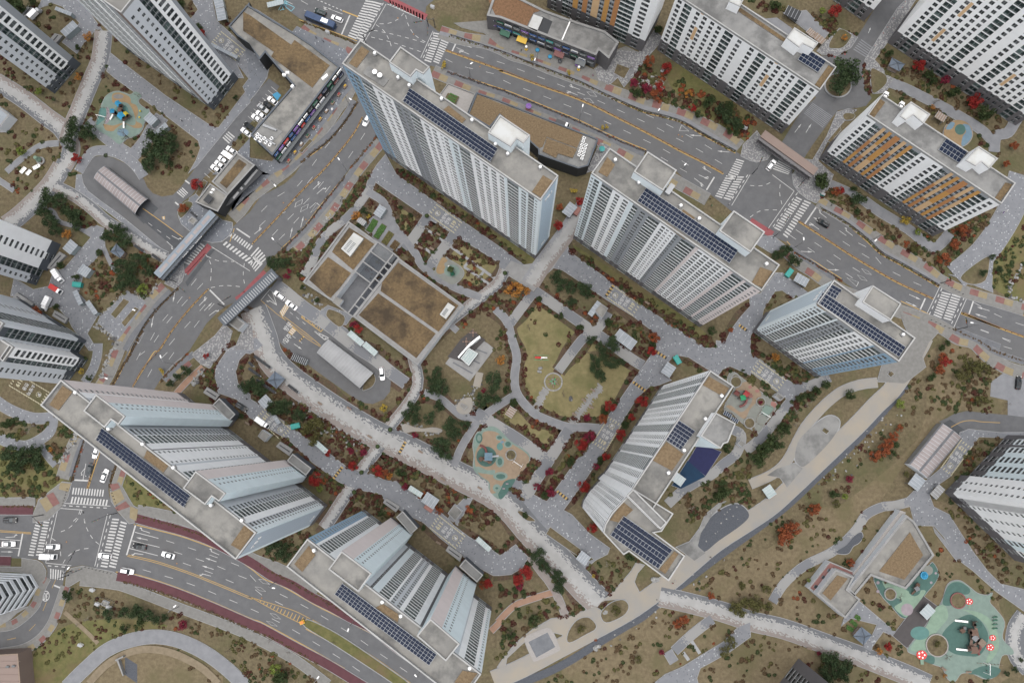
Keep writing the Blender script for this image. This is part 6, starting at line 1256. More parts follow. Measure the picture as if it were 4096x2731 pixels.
 # playgrounds
def surface(name,base,patches,where,smooth=True,kerb=.2,m='rubber_mint',lift=.0):
 p=WW(base);p=spline(p,4,True)if smooth else[(q.x,q.y)for q in p]
 o=paved(name,p,m,kerb,lift=lift);z=.20+.001*LAYER[0]+lift
 for i,(mm,s_)in enumerate(patches):
  q=spline(WW(s_),5,True);b=MB();b.face([(v[0],v[1],z+.004*(i+1))for v in ccw(q)],mm);b.build('rubber_patch',o)
 return o
def ring(tile,x,y,rx,ry,n=12,a0=0):return '%s: '%tile+' '.join('%.1f %.1f'%(x+rx*math.cos(2*math.pi*i/n+a0),y+ry*math.sin(2*math.pi*i/n+a0))for i in range(n))
surface('play_surface','pa: 245 230 300 140 400 80 520 70 620 110 680 120 760 70 850 135 800 200 810 260 880 320 970 370 890 560 850 670 760 760 620 800 500 890 360 780 200 690 125 600 160 480 210 330',[('rubber_orange','pa: 400 110 520 90 640 140 680 190 690 250 770 290 800 400 760 520 850 580 850 630 740 640 640 590 560 580 460 640 400 690 290 670 260 580 330 590 420 600 560 560 700 600 760 560 720 380 640 260 500 230 400 240'),('rubber_blue',ring('pa',560,710,90,60)),('rubber_teal','pa: 200 340 280 330 310 420 270 500 180 580 140 590 170 470'),('rubber_pink','pa: 310 310 350 380 350 520 280 580 300 480'),('rubber_teal',ring('pa',540,400,110,130)),('brick_grey',ring('pa',490,150,80,35))],'left')
surface('play_surface','pb: 235 100 130 160 95 260 105 360 100 480 160 550 230 600 240 670 340 750 460 600 610 375 430 230 320 120',[('rubber_sand','pb: 190 150 300 150 400 230 600 380 480 560 380 600 300 690 250 690 240 600 150 530 115 440 120 320 170 230'),('rubber_green',ring('pb',215,370,90,90)),('rubber_mint','pb: 105 470 150 460 220 490 290 490 280 530 220 525 140 510'),('rubber_mint',ring('pb',340,545,65,38)),('rubber_green',ring('pb',342,547,42,22)),('rubber_mint',ring('pb',335,415,38,50)),('rubber_green',ring('pb',335,415,22,32)),('rubber_mint',ring('pb',408,258,38,34)),('rubber_green',ring('pb',408,258,25,22)),('rubber_mint',ring('pb',332,200,34,26)),('rubber_green',ring('pb',332,200,22,15)),('rubber_green',ring('pb',150,205,30,45)),('rubber_mint',ring('pb',150,205,18,28)),('rubber_green','pb: 380 590 470 570 440 640 350 750 320 710 345 660'),('rubber_mint',ring('pb',308,652,36,36)),('rubber_green',ring('pb',308,652,14,10)),('rubber_blue',ring('pb',355,240,16,12)),('rubber_teal',ring('pb',335,280,28,34))],'centre')
surface('play_surface','pc: 230 75 290 65 400 150 620 310 790 430 850 480 840 540 700 730 630 840 580 855 430 760 350 690 250 590 160 560 180 470 290 270 200 180',[('rubber_sand','pc: 380 210 480 190 620 300 640 400 560 480 490 560 420 680 300 600 180 520 240 500 380 590 500 480 520 400 440 310 300 300'),('rubber_coral',ring('pc',495,258,24,24,6)),('rubber_coral','pc: 780 450 840 470 840 520 800 535 770 500'),('rubber_coral',ring('pc',590,310,30,22)),('rubber_mint','pc: 690 490 810 530 720 640 640 590')],'right',m='rubber_pale')
surface('play_surface','kg: 540 160 620 130 690 170 760 225 830 240 870 225 850 290 900 350 960 440 945 560 1020 640 1020 680 940 690 900 830 820 860 720 820 640 820 590 880 540 860 500 780 430 750 320 690 240 640 360 490 490 300',[('rubber_green','kg: 640 400 720 385 800 450 840 560 780 680 680 690 560 660 490 560 540 470'),('rubber_lime','kg: 450 330 520 320 540 400 490 470 420 560 380 640 260 640 370 480'),('rubber_lime','kg: 640 345 780 370 880 450 920 600 880 700 820 740 860 600 820 460 700 370'),('rubber_green','kg: 500 300 540 170 620 140 700 190 690 230 620 240 570 310'),('rubber_green','kg: 330 690 430 690 430 750 350 720'),('rubber_green','kg: 690 820 780 770 860 765 930 790 900 840 830 860 760 830'),('rubber_teal',ring('kg',330,520,70,50))],'lower right',m='rubber_mint')
for x,y,r in((695,285,27),(870,555,24),(852,625,28),(342,682,38)):
 c=W('kg','%d %d'%(x,y))[0];b=MB();LAYER[0]+=1;z=.36+.001*LAYER[0];R0=r*.0472;b.face([(c.x+R0*math.cos(t)*1.0,c.y+R0*.85*math.sin(t),z)for t in[k*math.pi/10 for k in range(20)]],'red')
 for k in range(5):b.face([(c.x+R0*.55*math.cos(k*1.256)+R0*.16*math.cos(t),c.y+R0*.5*math.sin(k*1.256)+R0*.16*math.sin(t),z+.004)for t in[j*math.pi/4 for j in range(8)]],'white_plastic')
 b.face([(c.x-R0*.3,c.y-R0*1.7,z+.002),(c.x+R0*.3,c.y-R0*1.7,z+.002),(c.x+R0*.3,c.y-R0*.8,z+.002),(c.x-R0*.3,c.y-R0*.8,z+.002)],'rubber_lime');b.build('toadstool_patch',None,kind='structure')
surface('play_surface','kg: -10 110 80 150 130 180 230 190 330 80 400 20 430 0 470 80 440 150 380 220 330 290 220 410 120 320 40 230',[('rubber_lime','kg: 50 140 120 130 250 210 360 200 360 240 250 380 220 400 140 330 200 280 120 240'),('rubber_green',ring('kg',290,200,45,45)),('rubber_pink',ring('kg',235,345,45,45)),('rubber_pale',ring('kg',385,55,42,38)),('rubber_pink',ring('kg',18,145,12,12)),('rubber_pink',ring('kg',18,210,12,12)),('rubber_pink',ring('kg',414,145,10,10)),('rubber_pink',ring('kg',448,75,9,9))],'kindergarten',m='rubber_green')
paved('play_deck',WW('kg: 355 245 470 330 235 630 130 540'),'deck_dark',.15)
surface('play_surface',ring('30',1860,1200,130,120,14),[('rubber_blue','30: 1900 1120 1960 1130 1985 1220 1940 1290 1890 1310 1900 1230 1930 1180'),('rubber_blue','30: 1750 1160 1790 1100 1830 1110 1800 1160'),('rubber_green',ring('30',1878,1165,48,48))],'upper right',m='rubber_orange')
surface('play_surface','11: 1725 730 1660 850 1650 880 1760 960 1830 980 1900 920 1915 870 1880 820 1800 770',[('rubber_orange','11: 1725 740 1670 850 1700 890 1760 860 1740 800 1770 770'),('rubber_mint',ring('11',1810,860,70,55))],'small',m='rubber_pale')
paved('ball_court',WW('22: 1780 830 1680 1000 1840 1125 1980 910'),'court_navy',.15);co=sheet('court_field',WW('22: 1800 870 1725 1000 1835 1085 1935 905'),'court_slate',.37)
paved('court_apron',WW('22: 1680 990 1540 1210 1620 1240 1840 1130'),'court_blue',.15)
for s_ in('22: 1800 870 1725 1000','22: 1725 1000 1835 1085','22: 1835 1085 1935 905','22: 1935 905 1800 870','22: 1812 890 1740 1012','22: 1920 905 1823 1078','22: 1762 935 1885 995','22: 1855 885 1780 1045'):line(co,s_,.09,'paint_white',False,'court_line',.375)
def post_frame(b,pts,h,m='dark_metal',r=.06):
 for x,y in pts:b.tube((x,y,0),(x,y,h),r,r,m,6)
def play_tower(c,rz,label,roofs,slides,tube=None,body='brown_plastic',z=.35):
 o=thing('play_tower',label,'play tower',(c.x,c.y,z),rz)
 for i,(x,y,sz,m,hh)in enumerate(roofs):
  b=MB();post_frame(b,[(x+sx*sz/2,y+sy*sz/2)for sx in(-1,1)for sy in(-1,1)],hh);b.build('posts',o);b=MB();b.box((x,y,1.2),(sz,sz,.12),body);b.build('platform',o)
  b=MB();e=sz*.62
  if i%2:b.lathe((x,y,hh),[(e*1.3,0),(0,.9)],m,4)
  else:
   for s_ in(-1,1):b.face([(x-e,y,hh+.8),(x+e,y,hh+.8),(x+e,y+s_*e,hh),(x-e,y+s_*e,hh)],m)
  b.build('tower_roof',o)
  b=MB();b.box((x,y+sz/2,1.3),(sz,.06,.7),body);b.box((x-sz/2,y,1.3),(.06,sz,.7),body);b.build('railing',o)
 for(x0,y0),(x1,y1)in zip([r[:2]for r in roofs[:-1]],[r[:2]for r in roofs[1:]]):
  b=MB();d=Vector((x1-x0,y1-y0));b.box(((x0+x1)/2,(y0+y1)/2,1.22),(d.length,.9,.1),body,math.atan2(d.y,d.x));b.build('bridge',o)
 for(x0,y0,x1,y1,m)in slides:
  b=MB();d=Vector((x1-x0,y1-y0));n=Vector((-d.y,d.x)).normalized()
  for s_ in(-.32,.32):b.face([(x0+n.x*s_,y0+n.y*s_,1.3),(x1+n.x*s_,y1+n.y*s_,.2),(x1+n.x*s_,y1+n.y*s_,.45),(x0+n.x*s_,y0+n.y*s_,1.6)],m)
  b.face([(x0+n.x*.32,y0+n.y*.32,1.3),(x1+n.x*.32,y1+n.y*.32,.2),(x1-n.x*.32,y1-n.y*.32,.2),(x0-n.x*.32,y0-n.y*.32,1.3)],m);b.build('slide',o)
 if tube:
  b=MB()
  for(p0,p1)in zip(tube[:-1],tube[1:]):b.tube(p0,p1,.42,.42,'maroon',10,False)
  b.build('tube_slide',o)
 return o
cw=lambda t_,s_,h=0:W(t_,s_,h)[0]
play_tower(cw('pa','520 420',2),-.75,'blue and yellow roofed climbing tower with two pale slides on the left playground',[(-2.6,2.2,1.5,'blue_plastic',3.2),(-.8,1.0,1.3,'brown_plastic',3.0),(1.6,-.2,1.9,'blue_plastic',3.2),(-2.4,-1.2,1.4,'blue_plastic',3.0),(2.2,1.4,1.2,'yellow_plastic',3.0)],[(2.6,-1.2,3.6,-3.0,'white_plastic'),(-2.3,-2.0,-2.4,-4.2,'white_plastic')])
play_tower(cw('pb','235 370',2),0,'brown climbing tower with pale square roof and tunnel slide on the centre playground',[(0,0,2.2,'rubber_blue',3.4),(-2.6,-.8,1.2,'brown_plastic',2.6),(.4,-1.8,1.0,'brown_plastic',2.4)],[(1.2,0,3.4,.2,'alu')],[(-.8,1.2,1.7),(-1.1,2.6,1.3),(-2.0,3.4,.9),(-3.0,3.8,.5)])
play_tower(cw('pc','390 400',2),-.6,'coral and green roofed climbing tower with striped tube slide on the right playground',[(-2.6,.2,1.3,'maroon',2.8),(0,0,1.6,'green_plastic',3.2),(.2,1.8,1.5,'cloth_red',3.2),(1.8,2.0,1.3,'rubber_coral',3.0)],[],[(1.6,.8,1.6),(2.2,-.6,1.2),(2.0,-1.8,.8),(1.2,-2.8,.5)])
play_tower(cw('kg','720 560',2),0,'large brown climbing tower with two white slides on the big green playground',[(0,2.2,1.6,'brown_plastic',3.4),(.4,.4,1.6,'steel',3.2),(-.4,-3.4,1.8,'brown_plastic',3.4),(2.6,-1.2,1.9,'timber',3.2),(1.6,4.6,1.5,'rubber_green',3.2)],[(-.6,5.2,-4.4,5.4,'white_plastic'),(-1.2,-4.0,-4.6,-3.9,'white_plastic')],[(2.6,-2.0,1.6),(3.0,-3.4,1.2),(2.4,-4.6,.7),(2.8,-5.6,.4)])
play_tower(cw('11','1800 850',1.5),-.4,'small dark green climbing frame with one slide on the garden playground',[(0,0,1.6,'shrub_green',2.2),(1.2,-1.2,1.2,'sign_green',2.0)],[(-.6,.6,-1.6,1.2,'white_plastic')])
play_tower(cw('kg','300 190',1.5),.5,'little grey climbing frame in the kindergarten yard',[(0,0,1.2,'steel',2.2),(1.2,.8,1.0,'brown_plastic',2.0)],[(-.6,-.6,-1.8,-1.4,'brown_plastic')])
play_tower(cw('kg','635 500',1),.4,'small climbing frame left of the big brown tower',[(0,0,1.1,'brown_plastic',2.0),(1.2,.4,.9,'steel',1.8)],[])
def swing(c,rz,label,n=2):
 o=thing('swing_set',label,'swing',(c.x,c.y,.35),rz);L=1.6*n
 for x in(-L/2,L/2):
  b=MB();b.tube((x,-.9,0),(x,0,2.4),.06,.06,'white_metal');b.tube((x,.9,0),(x,0,2.4),.06,.06,'white_metal');b.build('a_frame',o)
 b=MB();b.tube((-L/2-.2,0,2.4),(L/2+.2,0,2.4),.09,.09,'white_metal');b.build('top_bar',o)
 for i in range(n):
  x=-L/2+L*(i+.5)/n;b=MB();b.box((x,0,.5),(.5,.25,.05),'tyre');b.tube((x-.22,0,.5),(x-.22,0,2.4),.015,.015,'steel',4);b.tube((x+.22,0,.5),(x+.22,0,2.4),.015,.015,'steel',4);b.build('swing_seat',o)
swing(cw('pa','215 455',2),-.25,'white swing frame at the left of the blue playground');swing(cw('pc','705 625',2),-.55,'white swing frame in the corner of the coral playground');swing(cw('kg','848 790',2),1.5,'white swing frame below the big green playground');swing(cw('pb','495 435',2),-.6,'pale swing bar at the right of the centre playground',2)
def posts(s,n,label,m='timber',h=.9,name='post_row'):
 p=spline(WW(s),6);o=thing(name,label,'low fence',(p[0][0],p[0][1],.3));ln=[0]
 for k in range(1,len(p)):ln.append(ln[-1]+(Vector(p[k])-Vector(p[k-1])).length)
 pts=[]
 for i in range(n):
  d=ln[-1]*i/(n-1)
  for k in range(len(ln)-1):
   if ln[k+1]>=d-1e-6:break
  pts.append(Vector(p[k]).lerp(Vector(p[k+1]),min(1,(d-ln[k])/max(1e-6,ln[k+1]-ln[k])))-Vector(p[0]))
 b=MB();b.tube((0,0,0),(0,0,h),.09,.08,m,6);me=b.mesh('post')
 for q in pts:put('post',me,o,(q.x,q.y,0))
 b=MB()
 for a,c in zip(pts[:-1],pts[1:]):b.tube((a.x,a.y,h*.75),(c.x,c.y,h*.75),.03,.03,m,4)
 b.build('rail',o)
posts('pa: 220 325 330 350 300 510 265 600',9,'dark post fence round the swing on the blue playground');posts('pa: 215 330 150 590',7,'left row of dark posts on the blue playground');posts('pc: 690 490 800 540 760 620',8,'post fence round the swing on the coral playground, upper');posts('pc: 690 490 570 700 650 760',9,'post fence round the swing on the coral playground, lower');posts('kg: 755 740 935 755',8,'post fence above the swing of the green playground');posts('pb: 510 340 590 380 480 510 430 460',10,'pale post fence at the right of the centre playground')
def planter(tile,x,y,r,m,label,top='soil'):
 c=W(tile,'%f %f'%(x,y))[0];o=thing('round_planter',label,'planter',(c.x,c.y,.2));b=MB();b.lathe((0,0,0),[(r,0),(r,.55),(r-.35,.55),(r-.35,.4)],m,22);b.build('rim',o);b=MB();b.face([((r-.34)*math.cos(t),(r-.34)*math.sin(t),.42)for t in[k*math.pi/10 for k in range(20)]],top);b.build('soil_bed',o)
planter('pb',435,355,1.95,'stone_rock','round stone planter with a bare tree on the centre playground');planter('pc',305,190,2.1,'stone_rock','stone planter at the top of the coral playground');planter('pc',635,455,1.7,'stone_rock','stone planter with crimson shrubs in the coral playground');planter('pc',485,735,2.0,'stone_rock','stone planter at the bottom of the coral playground');planter('kg',108,230,2.1,'concrete','domed planter in the kindergarten yard');planter('kg',612,278,2.7,'maroon','brown planter at the top of the green playground');planter('kg',455,610,3.8,'grey_timber','large teardrop planter with a leaning tree in the green playground')
b=MB()
for i,(x,y,m_)in enumerate(((840,385,'yellow_plastic'),(828,482,'yellow_plastic'))):
 c=W('pa','%d %d'%(x,y))[0];b=MB();b.lathe((0,0,0),[(.1,0),(.1,.4),(.35,.5),(.3,.8),(0,.9)],m_,8);b.build('spring_rider',None,loc=(c.x,c.y,.34),label='yellow spring toy at the right of the blue playground, %s one'%('upper','lower')[i],cat='spring toy')
for i,(x,y)in enumerate(((400,612),(370,655))):
 c=W('pb','%d %d'%(x,y))[0];b=MB();b.box((0,0,0),(.3,.3,.5),'steel');b.box((0,0,.5),(.9,.4,.35),'rubber_pink');b.build('spring_rider',None,loc=(c.x,c.y,.33),label='pink spring toy at the foot of the centre playground, %s one'%('upper','lower')[i],cat='spring toy')
for i,y in enumerate((398,422,452,482)):
 c=W('kg','880 %d'%y)[0];b=MB();b.box((0,0,0),(.25,.25,.5),'steel');b.box((0,0,.5),(1.5,.35,.3),'sign_green',.2);b.box((.6,.1,.8),(.2,.3,.3),'sign_green',.2);b.build('spring_rider',None,loc=(c.x,c.y,.36),label='dark green spring toy beside the big green playground, %s from the top'%('first','second','third','fourth')[i],cat='spring toy')
c=W('kg','357 90')[0];b=MB();b.lathe((0,0,0),[(1.3,0),(1.3,.6),(1.0,.65),(.3,1.4),(0,1.45)],'blue_plastic',12);b.build('play_dome',None,loc=(c.x,c.y,.34),label='blue play dome in the kindergarten yard',cat='play dome')
# garden features
def stones(s,n,sx,sy,label,m='kerb_stone',perp=True,jit=.0,rows=1):
 """single flat stones laid in a row; each is a child"""
 pts=spline(WW(s),6)if len(s.split())>6 else[(q.x,q.y)for q in WW(s)];ln=[0]
 for k in range(1,len(pts)):ln.append(ln[-1]+(Vector(pts[k])-Vector(pts[k-1])).length)
 LAYER[0]+=1;o=put('stepping_stones',None,None,(pts[0][0],pts[0][1],.06),kind='structure',label=label);b=MB();b.box((0,0,0),(sx,sy,.09),m);me=b.mesh('stone')
 for i in range(n):
  d=ln[-1]*(i+.5)/n
  for k in range(len(ln)-1):
   if ln[k+1]>=d:break
  c=Vector(pts[k]).lerp(Vector(pts[k+1]),(d-ln[k])/max(1e-6,ln[k+1]-ln[k]));e=Vector(pts[k+1])-Vector(pts[k]);rz=math.atan2(e.y,e.x);nn=Vector((-e.y,e.x)).normalized()
  c=c+nn*random.uniform(-jit,jit);put('stone',me,o,(c.x-pts[0][0],c.y-pts[0][1],random.uniform(0,.01)),rz)
for s_,n_,l_ in(('11: 1560 470 1745 605',20,'pale stepping stones in the formal garden, upper left row'),('11: 1475 590 1650 720',20,'pale stepping stones in the formal garden, lower left row'),('11: 1795 640 2205 935',42,'long pale stepping stone row in the formal garden at right'),('11: 1920 825 2150 985',24,'lower stepping stone row in the formal garden at right'),('11: 1960 775 1920 825',6,'short stepping stone link in the formal garden, left'),('11: 2090 870 2055 915',6,'short stepping stone link in the formal garden, right')):
 stones(s_,n_,.55,.95,l_)
stones('22: 910 320 820 420 740 540 640 660',44,.34,2.4,'staggered plank path crossing the lawn','concrete',jit=.7);stones('22: 420 350 370 430 310 550',24,.34,2.6,'staggered plank path left of the sculpture','concrete',jit=.5);stones(ring('22',478,285,78,78,14)+' 556 285',34,.75,.5,'ring of stones round the star sculpture','stone_rock')
stones('23: 455 190 425 245',6,.4,1.2,'short stepping stones in the strip bed, first');stones('23: 540 240 500 300',6,.4,1.2,'short stepping stones in the strip bed, second');stones('23: 640 310 590 380',7,.4,1.2,'short stepping stones in the strip bed, third');stones('23: 580 695 680 675',9,.4,.8,'pale stepping stones beside the brown path');stones('23: 1710 1180 1790 1300',14,.4,1.1,'plank steps in the lower right garden, upper');stones('23: 1640 1290 1690 1360',9,.4,1.1,'plank steps in the lower right garden, lower')
b=MB()
o=thing('flagstone_court','loose court of irregular flagstones on the red bed at the top','flagstones',(0,0,0));rs=random.Random(3)
for i in range(70):
 x=1230+rs.random()*240;y=690+rs.random()*150
 if abs((y-690)-(x-1230)*.45)>80:continue
 q=W('20','%f %f'%(x,y))[0];b=MB();k=5;b.prism([(q.x+rs.uniform(.5,.75)*math.cos(j*1.256+i),q.y+rs.uniform(.5,.75)*math.sin(j*1.256+i))for j in range(k)],0,.1+.002*i/70,'stone_rock');b.build('flagstone',o)
def vegetable(s,m,label,rows=5):
 q=[Vector((v.x,v.y))for v in WW(s)];q=rectify([(v.x,v.y)for v in(q if area(q)>0 else q[::-1])]);ct=sum(q,Vector((0,0)))/4;o=thing('vegetable_bed',label,'vegetable bed',(ct.x,ct.y,.3));b=MB();b.prism([v-ct for v in q],-.2,.12,'timber','soil');b.build('frame',o);a,bb,c,d=[(v-ct)*.9 for v in q]
 along=(bb-a).length>(d-a).length
 for i in range(rows):
  t=(i+.5)/rows;p0,p1=(a.lerp(d,t),bb.lerp(c,t))if along else(a.lerp(bb,t),d.lerp(c,t));L=(p1-p0).length;n=int(L/.32);b=MB();e=(p1-p0).normalized();nn=Vector((-e.y,e.x))
  for j in range(n*7):
   p=p0+e*(random.random()*L)+nn*random.gauss(0,.13);s_=random.uniform(.10,.2);z=.14+random.random()*.22;th=random.random()*6.28;u=Vector((math.cos(th),math.sin(th),random.uniform(-.4,.4)))*s_;v_=Vector((-math.sin(th),math.cos(th),random.uniform(-.4,.4)))*s_
   P_=Vector((p.x,p.y,z));b.face([P_-u-v_,P_+u-v_,P_+u+v_,P_-u+v_],m)
  b.build('crop_row',o)
 block(q)
vegetable('11: 1105 390 1040 500 1085 525 1160 415','crop','leafy green vegetable bed nearest the white shelter');vegetable('11: 1185 435 1105 555 1150 582 1230 465','crop','leafy green vegetable bed second from the white shelter');vegetable('11: 1245 500 1175 605 1230 635 1285 545','shrub_olive','thinly planted brown vegetable bed',3);vegetable('11: 1300 580 1250 645 1300 685 1338 630','shrub_brown','bare small vegetable bed beside the path',3)
for s_,l_ in(('33: 945 945 925 975 965 1015 990 990','small leafy bed below the kindergarten, upper'),('33: 905 990 885 1015 940 1065 965 1040','small leafy bed below the kindergarten, middle'),('33: 865 1040 850 1070 905 1115 925 1080','small leafy bed below the kindergarten, lower')):vegetable(s_,'crop',l_,3)
c=W('22','478 282')[0];o=thing('star_sculpture','six-armed star sculpture with green leaves inside the stone ring','sculpture',(c.x,c.y,.12))
for k in range(6):
 a=k*math.pi/3+math.pi/2;b=MB();b.tube((.3*math.cos(a),.3*math.sin(a),.9),(2.2*math.cos(a),2.2*math.sin(a),.25),.16,.2,'timber',6);b.build('arm',o);a+=.5;b=MB();p0,p1,p2,p3=[(r*math.cos(a+t),r*math.sin(a+t),z)for r,t,z in((.2,0,1.2),(.8,.3,1.0),(1.5,0,.7),(.8,-.3,1.0))];b.face([p0,p1,p2,p3],'green_plastic' if k%2 else 'rubber_lime');b.build('leaf',o)
c=W('22','370 68')[0];o=thing('lying_sculpture','red and white lying sculpture on the lawn','sculpture',(c.x,c.y,.12),-.02);b=MB();b.tube((-2.2,0,.4),(-.2,0,.45),.3,.42,'red',8);b.build('red_body',o);b=MB();b.tube((-.1,0,.4),(2.1,0,.35),.26,.2,'white_plastic',8);b.build('white_body',o);b=MB();b.lathe((-.05,-.4,.1),[(.3,0),(.3,.5),(0,.6)],'steel',8);b.build('hub',o)
for s_ in(-1,1):b=MB();b.box((0,s_*.8,0),(5.2,.08,.12),'green_plastic');b.build('rail',o)
c=W('00','370 1445')[0];o=thing('green_figure','bright green round topiary figure on a round pale base','sculpture',(c.x,c.y,.05));b=MB();b.lathe((0,0,0),[(1.5,0),(1.5,.5),(0,.5)],'concrete',18);b.build('base',o);b=MB();b.lathe((-.2,.2,.5),[(.6,0),(1.0,.8),(.8,1.6),(.5,2.0),(.75,2.5),(.6,3.0),(0,3.2)],'rubber_lime',12);b.build('figure',o)
for i,(x,y,w_,a,l_)in enumerate(((215,1530,2.6,.9,'left'),(265,1550,2.2,.9,'lower'),(335,1500,2.8,.5,'right'))):
 c=W('00','%d %d'%(x,y))[0];b=MB();b.box((0,0,.3),(w_,1.1,.12),'white_plastic');b.box((-w_*.35,0,0),(.1,1.0,.3),'white_plastic');b.box((w_*.35,0,0),(.1,1.0,.3),'white_plastic');b.box((0,.5,.42),(w_,.1,.4),'white_plastic');b.build('white_bench',None,loc=(c.x,c.y,.05),rz=a,label='white slab bench beside the green figure, the %s one'%l_,cat='bench')
P=spline(WW('23: 220 1180 260 1130 400 1075 460 1085 530 1230 520 1280 330 1365 290 1350'),4,True);o=paved('square_pool',P,'grey_timber',.1);q=WW('23: 255 1195 425 1110 495 1240 325 1335');sheet('pool_water',[(v.x,v.y)for v in q],'pond_water',.20+.001*LAYER[0]+.004,o)
for s_,m_ in(('23: 620 1200 610 1120 680 1010 780 975 850 1030 850 1080 780 1120','azalea'),('23: 905 940 990 850 1100 820 1150 880 1100 960 950 1020','azalea')):
 p=spline(WW(s_),4,True);paved('oval_bed',p,'soil',.25,lift=.1)
paved('tree_bed',spline(WW('12: 1010 350 1060 230 1100 205 1125 260 1100 320 1050 350'),4,True),'soil',.15,lift=.1)
paved('round_island',[(q.x,q.y)for q in WW(ring('30',785,770,112,100,24))],'soil',.5,lift=.2)
for s_ in('30: 705 430 720 370 800 270 890 310 900 340 830 430 740 440','30: 1080 630 1140 640 1215 690 1210 760 1130 830 1090 820','30: 830 1040 860 1020 930 1030 920 1070 850 1080','30: 690 1270 800 1140 810 1170 720 1280','z1: 185 530 230 480 320 420 330 450 310 540 240 560','10: 540 1250 440 1360 470 1370 560 1270','01: 1115 1110 1000 1250 1040 1285 1165 1135','01: 1215 1185 1095 1325 1125 1360 1250 1205','11: 690 1240 720 1205 840 1260 845 1320 800 1360 700 1280','23: 160 35 200 30 310 105 280 115 230 100','23: 450 170 720 370 690 420 415 230','20: 1020 660 1050 580 1160 620 1110 710','01: 1600 330 1650 260 1690 240 1730 270 1640 380 1610 370','01: 1760 170 1830 50 1860 70 1790 200','22: 2060 270 2100 220 2150 250 2140 310 2080 330','32: -10 650 40 690 30 740'):
 p=WW(s_);paved('planting_bed',spline(p,3,True)if len(p)>4 else p,'soil',.2,lift=.12)
P=spline(WW('13: 500 1060 500 1010 540 1005 720 1090 900 1200 1150 1370 1450 1590 1350 1600 1100 1440 760 1220'),3,True);paved('median_island',P,'green_lawn',.3)
c=W('13','475 1015')[0];b=MB();b.box((0,0,0),(1.6,1.2,1.3),'awning_yellow');b.box((0,0,1.3),(1.2,.9,.3),'orange_plastic');b.build('crash_barrel',None,loc=(c.x,c.y,.1),rz=.4,label='yellow crash cushion at the tip of the avenue median',cat='crash cushion')
_rk=[]
for k in range(4):
 bm=bmesh.new();bmesh.ops.create_icosphere(bm,subdivisions=2,radius=1);rs=random.Random(k)
 for v in bm.verts:v.co*=rs.uniform(.75,1.15);v.co.z*=.7
 me=bpy.data.meshes.new('rock');bm.to_mesh(me);bm.free();me.materials.append(MAT['stone_rock' if k<3 else 'dark_rock']);_rk.append(me)
def rocks(s,n,r,label,name='rock_edging',spread=.6):
 p=spline(WW(s),6);o=thing(name,label,'rocks',(p[0][0],p[0][1],0));ln=[0]
 for k in range(1,len(p)):ln.append(ln[-1]+(Vector(p[k])-Vector(p[k-1])).length)
 for i in range(n):
  d=ln[-1]*(i+.5)/n
  for k in range(len(ln)-1):
   if ln[k+1]>=d:break
  c=Vector(p[k]).lerp(Vector(p[k+1]),(d-ln[k])/max(1e-6,ln[k+1]-ln[k]));rr=r*random.uniform(.6,1.3);x=put('rock',_rk[random.randrange(4)],o,(c.x-p[0][0]+random.gauss(0,spread),c.y-p[0][1]+random.gauss(0,spread),rr*.25),random.random()*6,sc=(rr,rr*random.uniform(.6,1),rr*.8))
rocks('02: 690 740 650 830 600 930 530 1000',46,.55,'pale boulder wall left of the long tower',spread=.5);rocks('02: 1010 0 960 120 900 260',40,.5,'pale boulder edge along the left road footway',spread=.5);rocks('01: 1420 980 1320 1090 1250 1100 1190 1040',34,.45,'boulder edge below the left pines',spread=.3);rocks('01: 1110 1050 1000 1180 900 1260',26,.4,'boulder edge of the left garden slope',spread=.3);rocks('01: 860 1340 960 1420 1050 1500 1020 1568',40,.5,'boulder edge below the stepped bench plaza',spread=.5)
rocks('12: 480 470 540 560 640 640 760 740 900 800 1060 850',90,.5,'dark boulder stream bed along the white pixel path',spread=1.6);rocks('12: 1360 690 1450 680 1560 720 1700 730',50,.42,'pebble stream edge in the pine garden',spread=.7);rocks('12: 1840 540 1860 470 1920 420 1990 400 2010 480 1990 560 1920 580',46,.4,'stone rim round the spring basin',spread=.3);rocks('12: 2050 260 2030 330 1990 390',26,.4,'stone stream above the spring basin',spread=.6)
rocks('23: 1860 240 1900 150 1990 80 2080 50 2160 90',40,.4,'rocks in the dark gravel garden',spread=1.6);rocks('32: 1300 560 1100 780 860 1010 620 1230',40,.38,'small pale rocks along the stream bed, upper reach',spread=2.0);rocks('23: 1900 520 1600 740 1280 960 900 1180',36,.38,'small pale rocks along the stream bed, lower reach',spread=2.0);rocks('11: 500 1040 560 1100 620 1150 640 1190',16,.6,'brown boulders in the corner rockery',spread=.8);rocks('02: 1810 170 1780 240 1720 310',18,.6,'white boulders beside the clay path',spread=.5);rocks('z1: 505 460 470 520 430 580 450 630 512 640',36,.5,'boulder wall at the right edge',spread=.4);rocks('11: 900 60 830 210 740 340 640 440 560 540 440 680',70,.35,'small rocks edging the shrub slope beside the road',spread=.5)
rocks('22: 340 180 350 175',2,.8,'brown boulder on the lawn below the red sculpture',spread=.4);rocks('22: 630 420 640 440',2,.7,'dark boulder on the lawn right of the bare tree',spread=.3);rocks('23: 940 915 945 935',2,.9,'large pale boulder in the oval bed',spread=.1);rocks('23: 1370 640 1410 640',2,.9,'two pale boulders in the sandy bed',spread=.2);rocks('23: 840 1260 880 1240',3,.9,'pale boulders beside the stream bed',spread=.3)
paved('pebble_basin',spline(WW('12: 1850 530 1870 470 1930 430 1985 430 1995 510 1960 565 1890 570'),4,True),'sand_paving',0);paved('pebble_basin',spline(WW('12: 1360 680 1400 660 1480 690 1560 700 1640 690 1720 710 1700 740 1560 730 1460 730 1390 740'),4,True),'sand_paving',0)
